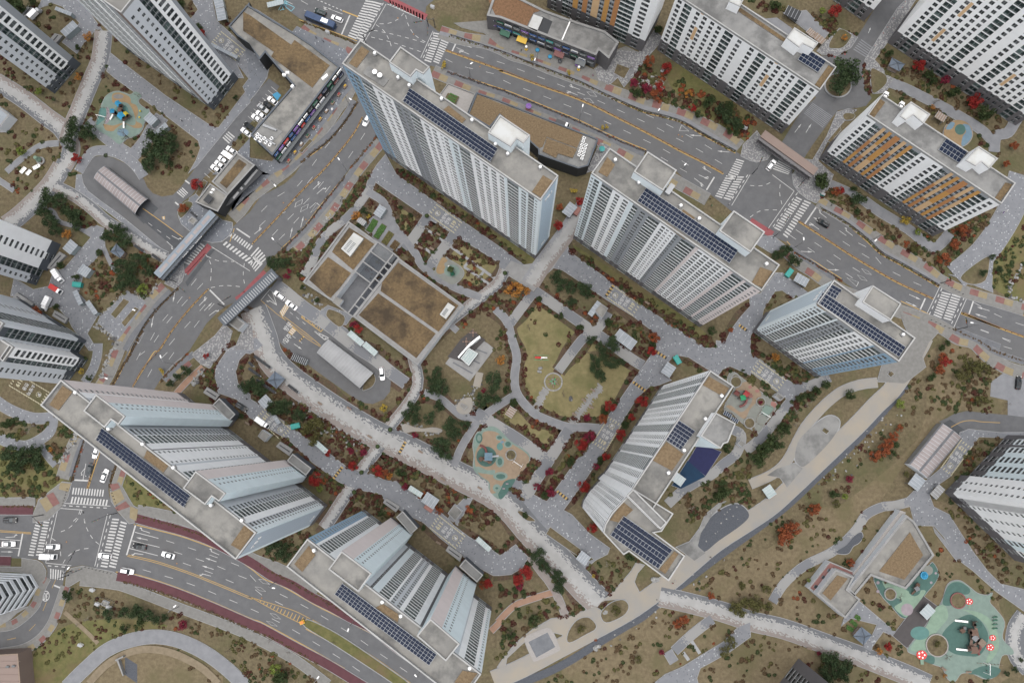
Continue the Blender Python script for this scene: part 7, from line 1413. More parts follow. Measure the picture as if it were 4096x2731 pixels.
path('pebble_stream',WW('12: 2060 200 2060 270 2030 330 1980 410'),2.6,'sand_paving',0)
for s_ in('32: 640 720 660 695 705 725 680 750','32: 1230 215 1260 190 1285 215 1255 240'):
 p=WW(s_);paved('tree_pit',p,'soil',.2,lift=.15)
paved('wavy_bed',spline(WW('33: 770 390 860 330 930 250 990 215 1005 260 970 310 920 340 880 400 820 410'),4,True),'dark_gravel',.25)
b=MB();q0,q1,q2=WW('03: 1060 1340 1120 1490 1130 1320');b.prism([q0,q1,(q1+(q2-q0)*.12),(q2-(q2-q0)*.75)],0,1.6,'concrete');b.prism(WW('03: 1055 1345 1125 1310 1130 1322 1060 1357'),0,1.8,'concrete');b.build('culvert_wall',None,label='broken concrete culvert wall in the lower left basin',cat='culvert')
# vehicles
def loft(b,st,m,mtop=None):
 """st = stations (x, half width, z bottom, z top, half width at top)"""
 R_=[]
 for x,hw,z0,z1,ht in st:R_.append([(x,-hw,z0),(x,-hw,z0+(z1-z0)*.6),(x,-ht,z1),(x,ht,z1),(x,hw,z0+(z1-z0)*.6),(x,hw,z0)])
 for a,c in zip(R_[:-1],R_[1:]):
  for i in range(5):b.face([a[i],a[i+1],c[i+1],c[i]],(mtop or m)if i==2 else m)
 b.face(R_[0][::-1],m);b.face(R_[-1],m)
_wheel=MB()
for s_ in(-1,1):pass
_wheel.lathe((0,0,0),[(0,-.11),(.2,-.11),(.32,-.1),(.33,0),(.32,.1),(.2,.11),(0,.11)],'tyre',12);_wheel.lathe((0,0,.112),[(.19,0),(0,.01)],'alu',10);_wheel.lathe((0,0,-.112),[(.19,0),(0,-.01)],'alu',10)
WHEEL=_wheel.mesh('wheel')
def wheels(o,xs,y,sc=1.0):
 for x in xs:
  for s_ in(-1,1):
   w_=put('wheel',WHEEL,o,(x,s_*y,.33*sc),sc=sc);w_.rotation_euler=(math.pi/2,0,0)
def lights(o,xf,xr,y,z):
 for s_ in(-1,1):
  b=MB();b.box((xf,s_*y,z),(.16,.34,.16),'lamp_glass');b.build('headlight',o);b=MB();b.box((xr,s_*y,z+.05),(.1,.3,.16),'tail_red');b.build('tail_light',o)
PROTO={}
def car(kind,paint):
 key=(kind,paint)
 if key in PROTO:return PROTO[key]
 o=thing('parked_car','x','car');L,hw=(2.35,.92)if kind=='sedan' else(2.3,.95);up=0 if kind=='sedan' else .2
 b=MB();loft(b,[(-L,.72,.35,.70+up,.66),(-L+.18,.86,.25,.86+up,.78),(-L+.9,hw,.22,.93+up,.84),(0,hw,.22,.92+up,.85),(.95,hw,.22,.90+up,.82),(L-.35,.86,.24,.74+up,.72),(L,.66,.35,.58+up,.55)],paint);b.build('body',o,True)
 b=MB();xr=-1.75 if kind=='sedan' else-2.15;H_=1.38 if kind=='sedan' else 1.62
 loft(b,[(xr,.76,.86+up,.90+up,.70),(xr+.55 if kind=='sedan' else xr+.25,.80,.86+up,H_,.58),(.25,.80,.86+up,H_,.60),(1.05,.76,.86+up,.90+up,.72)],'glass');b.build('glasshouse',o)
 b=MB();x0=xr+.6 if kind=='sedan' else xr+.25;b.box(((x0+.25)/2,0,H_-.01),(.25-x0,1.16,.05),paint)
 if kind=='suv':
  for s_ in(-1,1):b.box(((x0+.2)/2,s_*.5,H_+.03),(1.7,.05,.06),'alu')
 b.build('roof_panel',o)
 for s_ in(-1,1):b=MB();b.box((.85,s_*(hw+.08),.92+up),(.16,.2,.14),paint);b.build('mirror',o)
 b=MB();b.box((L-.02,0,.35),(.06,1.0,.16),'dark_metal');b.build('grille',o);lights(o,L-.16,-L+.1,.62,.58+up);wheels(o,(-1.4,1.42),.80);PROTO[key]=o;o['_used']=0;return o
def truck(body,cab,lid=None):
 key=('truck',body,cab)
 if key in PROTO:return PROTO[key]
 o=thing('small_truck','x','truck');b=MB();loft(b,[(1.1,.85,.35,1.9,.78),(1.9,.86,.35,1.85,.74),(2.55,.84,.35,1.05,.78),(2.62,.8,.4,.8,.76)],cab);b.build('cab',o);b=MB();b.face([(1.97,-.70,1.80),(2.53,-.72,1.10),(2.53,.72,1.10),(1.97,.70,1.80)][::-1],'glass');b.v=[(x+.03,y,z+.03)for x,y,z in b.v];b.build('windscreen',o)
 b=MB();b.box((-.85,0,.75),(3.6,1.8,1.75 if lid is None else .45),body,top=lid);b.build('cargo_box',o)
 if lid is None:
  for k in range(5):b=MB();b.box((-2.4+k*.78,0,2.5),(.06,1.78,.03),'alu');b.build('roof_batten',o)
 b=MB();b.box((-.6,0,.45),(4.0,.8,.25),'dark_metal');b.build('chassis',o);lights(o,2.56,-2.65,.6,.7);wheels(o,(-1.6,1.8),.75);PROTO[key]=o;o['_used']=0;return o
def bus():
 o=thing('coach','x','bus');b=MB();loft(b,[(-5.9,1.15,.4,2.9,1.05),(-5.6,1.25,.35,3.15,1.12),(5.3,1.25,.35,3.15,1.12),(5.85,1.2,.35,2.9,1.05),(6.0,1.1,.4,1.4,1.05)],'bus_blue');b.build('body',o);b=MB();b.box((2.0,0,3.14),(2.6,1.5,.28),'car_white');b.build('roof_unit',o)
 for k in range(5):b=MB();b.lathe((1.0+k*.5,.25,3.42),[(.17,0),(0,.02)],'frame_dark',8);b.build('fan',o)
 b=MB();b.box((-2.5,0,3.14),(1.0,.9,.12),'bus_blue');b.build('roof_hatch',o)
 for s_ in(-1,1):
  for k in range(6):b=MB();b.box((-4.4+k*1.75,s_*1.245,1.6),(1.6,.05,.95),'glass');b.build('window',o)
 b=MB();b.face([(5.62,-1.05,2.95),(5.98,-1.08,1.5),(5.98,1.08,1.5),(5.62,1.05,2.95)][::-1],'glass');b.v=[(x+.08,y,z)for x,y,z in b.v];b.build('windscreen',o);lights(o,5.95,-5.9,.9,.7);wheels(o,(-3.8,3.6),1.05,1.45);o['_used']=0;return o
def park(proto,tile,x,y,dx,dy,label,h=.8,group=None,z=.06,name=None):
 c=W(tile,'%f %f'%(x,y),h)[0];a,b_=W(tile,'%f %f %f %f'%(x,y,x+dx*20,y+dy*20));d=b_-a;rz=math.atan2(d.y,d.x)
 if proto['_used']==0:proto['_used']=1;proto.location=(c.x,c.y,z);proto.rotation_euler=(0,0,rz);o=proto
 else:o=copy_tree(proto,(c.x,c.y,z),rz)
 o['label']=label
 if group:o['group']=group
 if name:o.name=name
 return o
sw,sb,sg,vw,vb,vg=('sedan','car_white'),('sedan','car_black'),('sedan','car_grey'),('suv','car_white'),('suv','car_black'),('suv','car_green')
CARS=[(vb,'03',90,108,1,0,'black car driving at the far left of the avenue, upper lanes'),(sw,'03',75,322,1,0,'white car waiting at the far left stop line of the avenue'),(vw,'03',478,347,1,.02,'white car crossing the left zebra of the lower left junction, upper one'),(vw,'03',940,428,-1,-.1,'white car with dark sunroof on the zebra right of the junction'),(sb,'03',1250,345,-1,-.15,'black car waiting at the avenue stop line'),(sw,'03',1505,422,-1,-.28,'white sedan with dark glass roof on the avenue right of the black car'),(vw,'03',1140,565,1,.18,'white car driving along the lower kerb of the avenue'),(sw,'02',860,912,-.35,1,'white car nearest the long tower on the left road'),(sg,'02',800,1075,-.3,1,'dark grey car before the stop line of the left road'),(sw,'02',935,1125,.4,-1,'white sedan driving up the left road beside the dark grey car'),(vb,'02',2165,510,.85,.55,'black car parked in the street beside the long tower entrance'),(vw,'12',1182,212,.12,1,'white car on the turning loop beside the pale ramp roof'),(vw,'11',265,1080,-.8,-.6,'white car just inside the centre gate, nearer the gate'),(sw,'11',370,1165,-.8,-.6,'white sedan at the striped hump inside the centre gate'),(vg,'10',630,110,-.93,-.37,'dark green car above the blue coach'),(vw,'10',780,170,-.93,-.37,'white car beside the front of the blue coach'),(vw,'10',1045,1080,-.45,.9,'white car half hidden behind the blue corner of the tall tower'),(vb,'31',655,430,-.85,-.52,'black car waiting at the right junction'),(vw,'30',190,1480,.62,-.78,'white car crossing the zebra below the brown gate'),(sw,'10',205,905,-.8,-.6,'white car parked behind the upper left shops, next to the blue bay'),(sb,'10',165,945,-.8,-.6,'black car parked behind the upper left shops'),(('sedan','car_silver'),'10',115,970,.8,.6,'silver car standing in the lane behind the upper left shops'),(sw,'10',100,1030,-.8,-.6,'white car parked behind the upper left shops, third from the blue bay'),(sw,'10',62,1062,-.8,-.6,'white car parked behind the upper left shops, fourth from the blue bay'),(sw,'00',2205,1185,-.8,-.6,'white car parked near the small zebra behind the shops'),(sb,'00',2235,1135,-.8,-.6,'dark car parked near the small zebra behind the shops'),(sw,'b3',418,140,-.8,-.55,'white car in the bay row, first from the top'),(sw,'b3',312,268,-.8,-.55,'white car in the bay row, third from the top'),(sw,'b3',265,330,-.8,-.55,'white car in the bay row, fourth from the top'),(sw,'b3',215,385,-.8,-.55,'white car in the bay row, lowest'),(('sedan','car_black'),'z5',357,295,.1,-1,'dark car in the parking bay at the right edge'),(vw,'r14',452,56,.5,-.85,'white car behind the orange striped tower, left one'),(vw,'r14',545,115,.5,-.85,'white car behind the orange striped tower, right one')]
for(k_,p_),t_,x,y,dx,dy,l_ in CARS:park(car(k_,p_),t_,x,y,dx,dy,l_,z=.06 if t_ not in('02',)or x<2000 else .36)
tw=truck('car_white','car_white');tr=truck('red','car_white','red');tb=truck('dark_metal','car_white','dark_metal')
park(tw,'01',530,910,.55,.83,'white box truck parked above the red truck',z=.36);park(tr,'01',505,1025,.85,.52,'red cargo truck with white cab between the white trucks',z=.36);park(tw,'01',425,1155,-.45,.9,'white box truck parked below the red truck',z=.36);park(tw,'12',120,650,.8,.58,'white box truck standing on the fire lane',z=.40);park(tw,'03',445,432,1,.05,'white box truck crossing the lower left junction');park(tb,'20',560,1115,.9,.38,'small dark flatbed truck with white cab on the footway',z=.36);park(tw,'b3',365,208,-.8,-.55,'white truck in the bay row, second from the top');park(truck('car_white','car_silver'),'00',325,130,.7,-.7,'white van parked in the upper left corner',z=.36)
park(bus(),'10',630,185,.93,.38,'dark blue coach waiting at the upper left stop line',2.0)
# people
def person_mesh():
 v=[(0,0,.95),(0,0,1.2),(0,0,1.42),(0,.01,1.52),(0,.02,1.66),(0,.02,1.74),(.10,0,.9),(.11,.12,.5),(.11,.02,.08),(.11,.14,.03),(-.10,0,.9),(-.11,-.1,.52),(-.11,-.26,.12),(-.11,-.14,.05),(.19,0,1.38),(.25,-.08,1.1),(.24,.04,.86),(.24,.08,.78),(-.19,0,1.38),(-.25,.1,1.1),(-.24,.22,.88),(-.24,.27,.80)]
 e=[(0,1),(1,2),(2,3),(3,4),(4,5),(0,6),(6,7),(7,8),(8,9),(0,10),(10,11),(11,12),(12,13),(2,14),(14,15),(15,16),(16,17),(2,18),(18,19),(19,20),(20,21)]
 r=[.15,.14,.15,.065,.105,.06,.10,.07,.05,.04,.10,.07,.05,.04,.075,.05,.04,.035,.075,.05,.04,.035]
 me=bpy.data.meshes.new('figure');me.from_pydata(v,e,[]);o=bpy.data.objects.new('figure',me);COL.objects.link(o);md=o.modifiers.new('s','SKIN')
 for i,sv in enumerate(me.skin_vertices[0].data):sv.radius=(r[i],r[i]*.85);sv.use_root=i==0
 o.modifiers.new('d','SUBSURF').levels=1;dg=bpy.context.evaluated_depsgraph_get();out=bpy.data.meshes.new_from_object(o.evaluated_get(dg));bpy.data.objects.remove(o);return out
def figure(top,legs,hair='cloth_black'):
 me=person_mesh();me.materials.clear()
 for k in(top,legs,'skin',hair):me.materials.append(MAT[k])
 for p in me.polygons:
  z=p.center.z;p.material_index=3 if z>1.63 or(z>1.52 and p.center.y<.0)else 2 if z>1.48 or(z<.84 and abs(p.center.x)>.2 and z>.7)else 0 if z>.95 else 1
 return me
FIG={}
for x,(t_,px_,py_,top,legs,l_)in enumerate((('23',1885,440,'cloth_black','cloth_black','walker in black on the stream walk below the white tower'),('23',2005,462,'cloth_white','cloth_navy','walker in white beside the dark stream bed'),('23',1545,672,'cloth_red','cloth_black','walker in dark red on the stream walk, lower pair'),('23',1568,650,'cloth_white','cloth_white','walker in white on the stream walk, lower pair'),('10',742,990,'cloth_purple','cloth_purple','person in purple with a white hat on the shop plaza'),('10',595,345,'cloth_navy','cloth_black','person in navy on the plaza above the shops, left'),('10',658,375,'cloth_navy','cloth_black','person in navy on the plaza above the shops, right'),('00',1630,1085,'cloth_black','cloth_black','walker in black on the paving right of the blue playground'),('01',700,200,'cloth_red','cloth_black','walker in red on the white pixel path at left'),('01',690,214,'cloth_navy','cloth_black','walker in navy on the white pixel path at left'),('20',190,457,'cloth_black','cloth_black','walker in black on the coloured footway at the top'),('20',832,678,'cloth_purple','cloth_red','person in pink and purple at the end of the top shops'),('21',1880,218,'cloth_black','cloth_black','person in black waiting beside the right zebra, left'),('21',2050,262,'cloth_white','cloth_black','person in white waiting beside the right zebra, right'),('21',1895,275,'green_plastic','cloth_black','person in green on the corner paving by the right junction'),('02',2215,437,'cloth_black','cloth_black','person in black near the parked black car'),('31',725,275,'cloth_black','cloth_navy','person in black on the right coloured footway'),('01',465,1100,'cloth_white','cloth_navy','person in white beside the lower white truck'),('12',905,520,'cloth_purple','cloth_black','person in purple on the white pixel path'))):
 c=W(t_,'%d %d'%(px_,py_),.8)[0];k_=(top,legs)
 if k_ not in FIG:FIG[k_]=figure(top,legs)
 o=put('person',FIG[k_],None,(c.x,c.y,.36),random.random()*6.28,l_,'person','people walking')
 if 'hat' in l_:b=MB();b.lathe((c.x,c.y,2.08),[(.42,0),(.2,.05),(.16,.2),(0,.22)],'cloth_white',12);b.v=[(q[0]-c.x,q[1]-c.y,q[2]-.36)for q in b.v];b.build('hat',o)
 # street furniture
def lamp(base,head,label,h=9.0):
 a=WW(base)[0];b_=WW(head,h)[0];d=Vector((b_.x-a.x,b_.y-a.y,0));L=min(max(d.length,.8),3.2);d=d.normalized()*L;o=thing('street_lamp',label,'street lamp',(a.x,a.y,.1),group='street lamps');b=MB();b.tube((0,0,0),(0,0,h-.6),.13,.07,'steel',8);b.build('post',o)
 b=MB();b.tube((0,0,h-.6),(d.x*.4,d.y*.4,h),.06,.05,'steel',6);b.tube((d.x*.4,d.y*.4,h),(d.x,d.y,h),.05,.05,'steel',6);b.build('arm',o);b=MB();b.box((d.x,d.y,h-.08),(1.0,.38,.18),'white_metal',math.atan2(d.y,d.x));b.build('lamp_head',o)
for bs,hd,l_ in(('20: 710 1090','20: 742 948','grey street lamp on the main road behind the dark shop building'),('10: 1972 690','10: 1985 570','street lamp right of the tall tower roof'),('20: 330 570','20: 310 545','street lamp in front of the top shops'),('20: 1420 1010','20: 1422 990','street lamp in front of the red bed'),('31: 400 650','31: 480 572','street lamp left of the main road beside the pines'),('31: 1080 590','31: 1110 600','street lamp on the far side of the right main road'),('z1: 215 780','z1: 235 755','street lamp below the right zebra'),('10: 890 940','10: 900 890','street lamp beside the shop plaza'),('10: 870 1535','10: 795 1425','street lamp on the left road beside the tall tower'),('11: 300 655','11: 205 572','street lamp above the left road zebra'),('11: 250 110','11: 225 95','street lamp on the left footway'),('01: 1240 1215','01: 1300 1250','street lamp beside the stepped bench plaza'),('02: 1560 125','02: 1440 58','street lamp on the left road above the long tower'),('02: 1000 240','02: 978 262','street lamp on the left footway above the long tower'),('03: 1605 880','03: 1625 830','street lamp on the lower side of the avenue'),('13: 235 660','13: 212 715','street lamp left of the bottom tower over the avenue'),('13: 940 1000','13: 880 1090','street lamp before the bottom tower over the avenue'),('13: 1530 1440','13: 1485 1500','street lamp at the lower end of the avenue'),('13: 620 1510','13: 655 1455','street lamp on the lower footway of the avenue'),('03: 690 560','03: 705 440','street lamp at the lower left junction'),('20: 1640 1520','20: 1660 1475','street lamp by the right junction stop line')):lamp(bs,hd,l_)
def signal(base,tip,label,h=6.0):
 a=WW(base)[0];t=WW(tip,h)[0];d=Vector((t.x-a.x,t.y-a.y,0));L=min(d.length,9.0);d=d.normalized();rz=math.atan2(d.y,d.x);o=thing('traffic_signal',label,'traffic signal',(a.x,a.y,.2));b=MB();b.tube((0,0,0),(0,0,h+.3),.16,.13,'dark_metal',8);b.build('post',o);b=MB();b.tube((0,0,h),(d.x*L,d.y*L,h+.25),.10,.06,'dark_metal',6);b.build('mast_arm',o)
 for u in(.95,.7):
  b=MB();b.box((d.x*L*u,d.y*L*u,h-.15),(1.5,.32,.42),'dark_metal',rz);hd=b.build('signal_head',o)
  for k,m_ in enumerate(('red','awning_yellow','green_plastic')):
   b=MB();nn=Vector((-d.y,d.x,0));c=d*(L*u+(k-1)*.45)+nn*.17;b.tube((c.x,c.y,h+.06),(c.x+nn.x*.05,c.y+nn.y*.05,h+.06),.15,.15,m_,8);b.build('lens',hd)
for bs,tp,l_ in(('10: 1660 250','10: 1475 205','traffic signal with long arm at the top junction'),('10: 1600 240','10: 1590 310','short-armed traffic signal at the top junction'),('10: 1040 390','10: 1110 270','traffic signal beside the tall tower roof'),('31: 205 560','31: 350 370','traffic signal with long arm at the right junction, lower'),('30: 20 1560','30: 110 1415','traffic signal at the right junction, upper'),('31: 460 70','31: 440 100','traffic signal on the cobbled corner of the right junction'),('z1: 170 790','z1: 215 740','traffic signal below the far right zebra'),('31: 1710 970','31: 1790 930','traffic signal above the far right zebra'),('01: 2010 1180','01: 2060 1090','traffic signal beside the centre gate'),('01: 1580 960','01: 1650 1040','traffic signal on the left corner below the gate canopy'),('03: 620 600','03: 730 545','traffic signal at the lane mouth of the lower left junction'),('03: 390 60','03: 380 160','traffic signal at the upper left of the lower junction'),('03: 1050 45','03: 835 118','long-armed traffic signal in the lower left junction'),('03: 650 560','03: 668 390','traffic signal over the lower side of the junction')):signal(bs,tp,l_)
def fence(s,label,m='rust_metal',h=.9,step=2.2,name='median_fence',rail2=True):
 p=spline(WW(s),8);ln=[0];o=thing(name,label,'fence',(p[0][0],p[0][1],.05),group=None)
 for k in range(1,len(p)):ln.append(ln[-1]+(Vector(p[k])-Vector(p[k-1])).length)
 n=max(2,int(ln[-1]/step));pts=[]
 for i in range(n+1):
  d=ln[-1]*i/n
  for k in range(len(ln)-1):
   if ln[k+1]>=d-1e-6:break
  pts.append(Vector(p[k]).lerp(Vector(p[k+1]),min(1,(d-ln[k])/max(1e-6,ln[k+1]-ln[k])))-Vector(p[0]))
 b=MB();b.box((0,0,0),(.14,.14,h),m);b.box((0,0,0),(.34,.34,.1),'dark_metal');me=b.mesh('post')
 for q in pts:put('post',me,o,(q.x,q.y,0))
 for z in(h-.12,h*.45):
  b=MB()
  for a,c in zip(pts[:-1],pts[1:]):
   d=c-a;mid=(a+c)/2;b.box((mid.x,mid.y,z),(d.length,.10,.10),m,math.atan2(d.y,d.x))
  b.build('rail',o)
for s_,l_ in(('10: 1760 455 2240 628 | 20: 220 715 440 795 640 865 830 945 1010 1035 1190 1125 1400 1235 1620 1355 1840 1465 1990 1550','brown median fence of the main road, left stretch'),('31: 440 418 700 588 900 718 1100 838 1330 968 1630 1105','brown median fence of the main road, right stretch'),('10: 1005 1060 930 1200 780 1390 620 1568 | 11: 480 130 250 380 30 610','brown median fence of the left road above the gates'),('01: 1860 1030 1700 1200 1540 1400 1430 1568 | 02: 1290 160 1200 320','brown median fence of the left road below the gates'),('02: 885 900 830 1080 790 1230','brown median fence before the lower left junction'),('z1: 200 705 350 768 512 828','brown median fence at the right edge')):fence(s_,l_)
for s_,l_ in(('10: 1800 318 2240 460 | 20: 200 538 400 613 600 690 740 745 920 835 1260 985 1470 1040 1640 1095 1850 1215 2110 1355','dark roadside fence in front of the top shops'),('10: 1770 655 2240 812 | 20: 130 862 430 985 700 1097 870 1177 1090 1277 1300 1365','dark roadside fence behind the tall tower'),('31: 640 300 740 352 890 445 1070 590 1180 695 1370 798 1690 985','dark roadside fence on the far side of the right road'),('31: 410 700 560 785 700 872 820 945','dark roadside fence beside the recycling shelter'),('11: 845 30 710 195 615 310 475 490 290 670','dark roadside fence right of the left road'),('10: 950 930 860 1075 700 1265 560 1370','dark roadside fence beside the shop plaza'),('01: 1590 1020 1400 1205 1280 1370 1180 1568','dark roadside fence left of the left road'),('02: 760 790 700 970 640 1170','dark roadside fence left of the cars')):fence(s_,l_,'dark_metal',.8,2.6,'roadside_fence')
def bench(t_,x,y,dx,dy,label,m='timber'):
 c=W(t_,'%d %d'%(x,y))[0];a,b_=W(t_,'%f %f %f %f'%(x,y,x+dx*20,y+dy*20));d=b_-a;o=thing('bench',label,'bench',(c.x,c.y,.22),math.atan2(d.y,d.x))
 for k in range(3):b=MB();b.box((0,-.2+k*.2,.42),(1.8,.17,.06),m);b.build('slat',o)
 b=MB();b.box((0,.34,.5),(1.8,.06,.42),m);b.build('backrest',o)
 for s_ in(-1,1):b=MB();b.box((s_*.7,0,0),(.1,.5,.42),'dark_metal');b.build('leg',o)
for t_,x,y,dx,dy,l_ in(('11',1695,250,.85,.5,'pale bench on the lawn edge above the first fire lane'),('11',1690,535,.85,.5,'dark bench in the formal garden, upper left'),('11',1530,655,.85,.5,'dark bench in the formal garden, lower left'),('11',1630,665,.85,.5,'dark bench in the formal garden beside the stepping stones'),('21',1315,1148,.85,.5,'pale bench below the pink-cornered tower'),('22',830,360,.8,.5,'dark bench on the plank path, upper'),('22',750,450,.8,.5,'dark bench on the plank path, second'),('22',815,510,.8,.5,'dark bench on the plank path, third'),('22',665,575,.8,.5,'dark bench on the plank path, lowest'),('32',332,228,.85,.5,'pale bench below the short tower'),('13',1690,310,.85,.5,'pale bench before the bottom tower'),('12',890,522,.8,.5,'maroon bench on the white pixel path, first'),('12',1075,775,.8,.5,'maroon bench on the white pixel path, second'),('12',1530,910,.8,.5,'maroon bench on the white pixel path, third'),('12',1730,1155,.8,.5,'maroon bench on the white pixel path, fourth'),('12',2060,1235,.8,.5,'maroon bench on the white pixel path, fifth'),('12',630,478,.8,.5,'maroon bench beside the boulder stream'),('33',2015,385,.4,.9,'pale bench beside the right street'),('33',525,1255,.9,.3,'pale bench below the lower right pixel path'),('kg',690,808,1,0,'dark bench below the green playground, left'),('kg',505,785,.8,.6,'dark bench at the edge of the green playground'),('02',2220,655,.8,.5,'pale bench beside the long tower'),('pc',648,292,.8,.5,'dark bench above the coral playground')):bench(t_,x,y,dx,dy,l_)
def bin_(t_,x,y,rz,label,m='teal_bin'):
 c=W(t_,'%d %d'%(x,y),1)[0];o=thing('recycling_bin',label,'bin',(c.x,c.y,.22),rz);b=MB();loft(b,[(-1.5,.8,.1,1.5,.9),(1.5,.8,.1,1.5,.9)],m);b.build('body',o);b=MB();loft(b,[(-1.6,.95,1.5,1.85,.7),(1.6,.95,1.5,1.85,.7)],m);b.build('lid',o)
 for k in(-1,0,1):b=MB();b.box((k*.9,0,1.84),(.08,1.3,.05),m);b.build('lid_rib',o)
for t_,x,y,rz,l_,m_ in(('01',700,985,-.1,'teal container beside the slate blue shelter','teal_bin'),('31',345,880,.9,'teal container beside the main road','teal_bin'),('22',1585,88,2.1,'teal container above the white tower','teal_bin'),('12',412,680,.25,'teal container beside the white truck fire lane','teal_bin'),('12',1605,1412,-.6,'small coral recycling box above the bottom tower','rubber_coral'),('21',690,328,1.0,'small orange recycling box between the towers','rubber_coral')):bin_(t_,x,y,rz,l_,m_)
for i,(s_,l_)in enumerate((('12: 50 55 200 165','black-tiled garden wall above the pavilion'),('12: 0 165 105 240','black-tiled garden wall left of the pavilion'),('12: 70 265 240 385','black-tiled garden wall below the pavilion'),('12: 355 315 445 385','black-tiled garden wall right of the pavilion'),('12: 2 110 40 150','short black-tiled garden wall at the street'),('01: 1225 640 1305 695','black-tiled garden wall left of the gate canopy'),('01: 1380 720 1460 780','black-tiled garden wall below the gate canopy'))):
 a,b_=WW(s_);d=b_-a;mid=(a+b_)/2;o=thing('garden_wall',l_,'garden wall',(mid.x,mid.y,0),math.atan2(d.y,d.x));L=d.length;b=MB();b.box((0,0,0),(L,.35,1.5),'wall_mid');b.build('wall',o);b=MB();b.box((0,0,0),(.32,.95,.1),'wall_black');me=b.mesh('roof_tile')
 n=int(L/.36)
 for k in range(n):put('roof_tile',me,o,(-L/2+.18+k*.36,0,1.52))
 b=MB();b.tube((-L/2,0,1.7),(L/2,0,1.7),.13,.13,'wall_black',6);b.build('ridge',o)
shelter('10: 150 25 160 70 320 150 325 110',2.8,'canopy_glass','green glass bus stop shelter beside the blue bus bay','bus_stop','bus stop',6)
shelter('12: 390 30 365 85 485 140 510 110',2.6,'wall_black','black-tiled gate roof at the edge of the white pixel path','gate_roof','gate roof',8)
for i,(t_,x,y,m_,l_)in enumerate((('20',235,440,'awning_yellow','yellow and white post figure before the top shops, left'),('20',703,620,'awning_yellow','yellow and white post figure before the top shops, right'))):
 c=W(t_,'%d %d'%(x,y+8))[0];o=thing('advertising_post',l_,'post',(c.x,c.y,.3));b=MB();b.lathe((0,0,0),[(.6,0),(.6,.3),(.35,.35),(.4,1.3)],m_,10);b.build('post',o);b=MB();b.lathe((0,0,1.3),[(.4,0),(.5,.5),(.45,1.0),(0,1.3)],'white_plastic',10);b.build('cap',o)
for t_,x,y,m_,l_ in(('20',335,460,'blue_plastic','blue folding sign before the top shops'),('20',447,520,'blue_plastic','blue hooded stand before the top shops'),('20',690,590,'purple','purple stand before the top shops'),('20',535,560,'dark_metal','round black table before the top shops'),('20',70,345,'dark_metal','black crate stand before the top shops'),('20',255,975,'purple','purple parasol on the footway behind the dark shop building'),('20',908,1355,'sign_teal','turquoise parasol beside the dark shop building')):
 c=W(t_,'%d %d'%(x,y))[0];o=thing('shop_stand',l_,'stand',(c.x,c.y,.3));par='parasol' in l_;b=MB();b.tube((0,0,0),(0,0,2.2 if par else .8),.05,.05,'steel',6);b.build('stem',o);b=MB();b.lathe((0,0,2.1 if par else .7),[(1.1 if par else .8,0),(.5,.25),(0,.4)],m_,8);b.build('top',o)
def utility(t_,x,y,label,sz=(1.4,.8,1.3),m='white_metal',rz=-.4):
 c=W(t_,'%d %d'%(x,y),.8)[0];o=thing('utility_box',label,'utility box',(c.x,c.y,.2),rz);b=MB();b.box((0,0,0),sz,m);b.build('cabinet',o);b=MB();b.box((0,0,sz[2]),(sz[0]+.1,sz[1]+.1,.06),'steel');b.build('lid',o)
for t_,x,y,l_ in(('10',695,290,'white utility box beside the coach lane'),('10',1635,65,'white utility box at the top junction'),('03',828,733,'white utility box at the lower left lawn'),('03',875,858,'white cabinet in the hedge enclosure, left'),('03',978,888,'white cabinet in the hedge enclosure, right'),('03',722,1225,'white cabinet on the green slope'),('20',2195,1150,'pale cabinet at the end of the red bed'),('31',650,175,'green cabinet at the cobbled corner')):utility(t_,x,y,l_,m='white_metal' if 'green cab' not in l_ else 'teal_bin')
posts('03: 860 870 870 795 940 800 1030 830 1005 895 960 900 860 870',22,'dark post enclosure round the white cabinets','dark_metal',1.2)
b=MB();b.lathe((0,0,0),[(.2,0),(.2,.06),(.07,.1),(.06,.7),(0,.72)],'red',8);me=b.mesh('delineator')
for t_,x,y,l_ in(('30',1385,22,'red delineator post on the estate road, first from the top'),('30',1360,75,'red delineator post on the estate road, second from the top'),('30',1282,172,'red delineator post on the estate road, third from the top'),('30',1225,252,'red delineator post on the estate road, fourth from the top'),('30',1188,305,'red delineator post on the estate road, fifth from the top'),('30',1115,415,'red delineator post beside the upper zebra of the roundabout'),('30',850,490,'red delineator post at the top of the roundabout, right'),('30',757,513,'red delineator post at the top of the roundabout, left'),('30',1010,600,'red delineator post right of the roundabout, upper'),('30',1008,686,'red delineator post right of the roundabout, lower')):
 c=W(t_,'%d %d'%(x,y))[0];put('delineator_post',me,None,(c.x,c.y,.1),0,l_,'bollard','red delineator posts')
b=MB();b.tube((0,0,0),(0,0,.8),.1,.1,'dark_metal',8);me=b.mesh('bollard')
for s_,n,l_ in(('31: 1740 975 1900 1070',6,'dark bollard in the row above the far right zebra'),('31: 1620 1300 1820 1390',6,'dark bollard in the row below the far right zebra'),('02: 610 1240 560 1400',7,'dark bollard along the left corner of the lower junction'),('02: 1000 1250 1060 1420',7,'dark bollard along the right corner of the lower junction'),('03: 770 525 1000 585',8,'dark bollard along the lower side of the junction')):
 a,b_=WW(s_)
 for i in range(n):c=a.lerp(b_,i/(n-1));put('bollard',me,None,(c.x,c.y,.2),0,l_,'bollard',l_.replace('dark bollard','bollards'))
b=MB();b.lathe((0,0,0),[(.5,0),(.6,.5),(.5,.5)],'brown_plastic',10);b.lathe((0,0,.45),[(.3,0),(.75,.35),(.8,.75),(.5,1.2),(0,1.3)],'shrub_green',10);me=b.mesh('topiary')
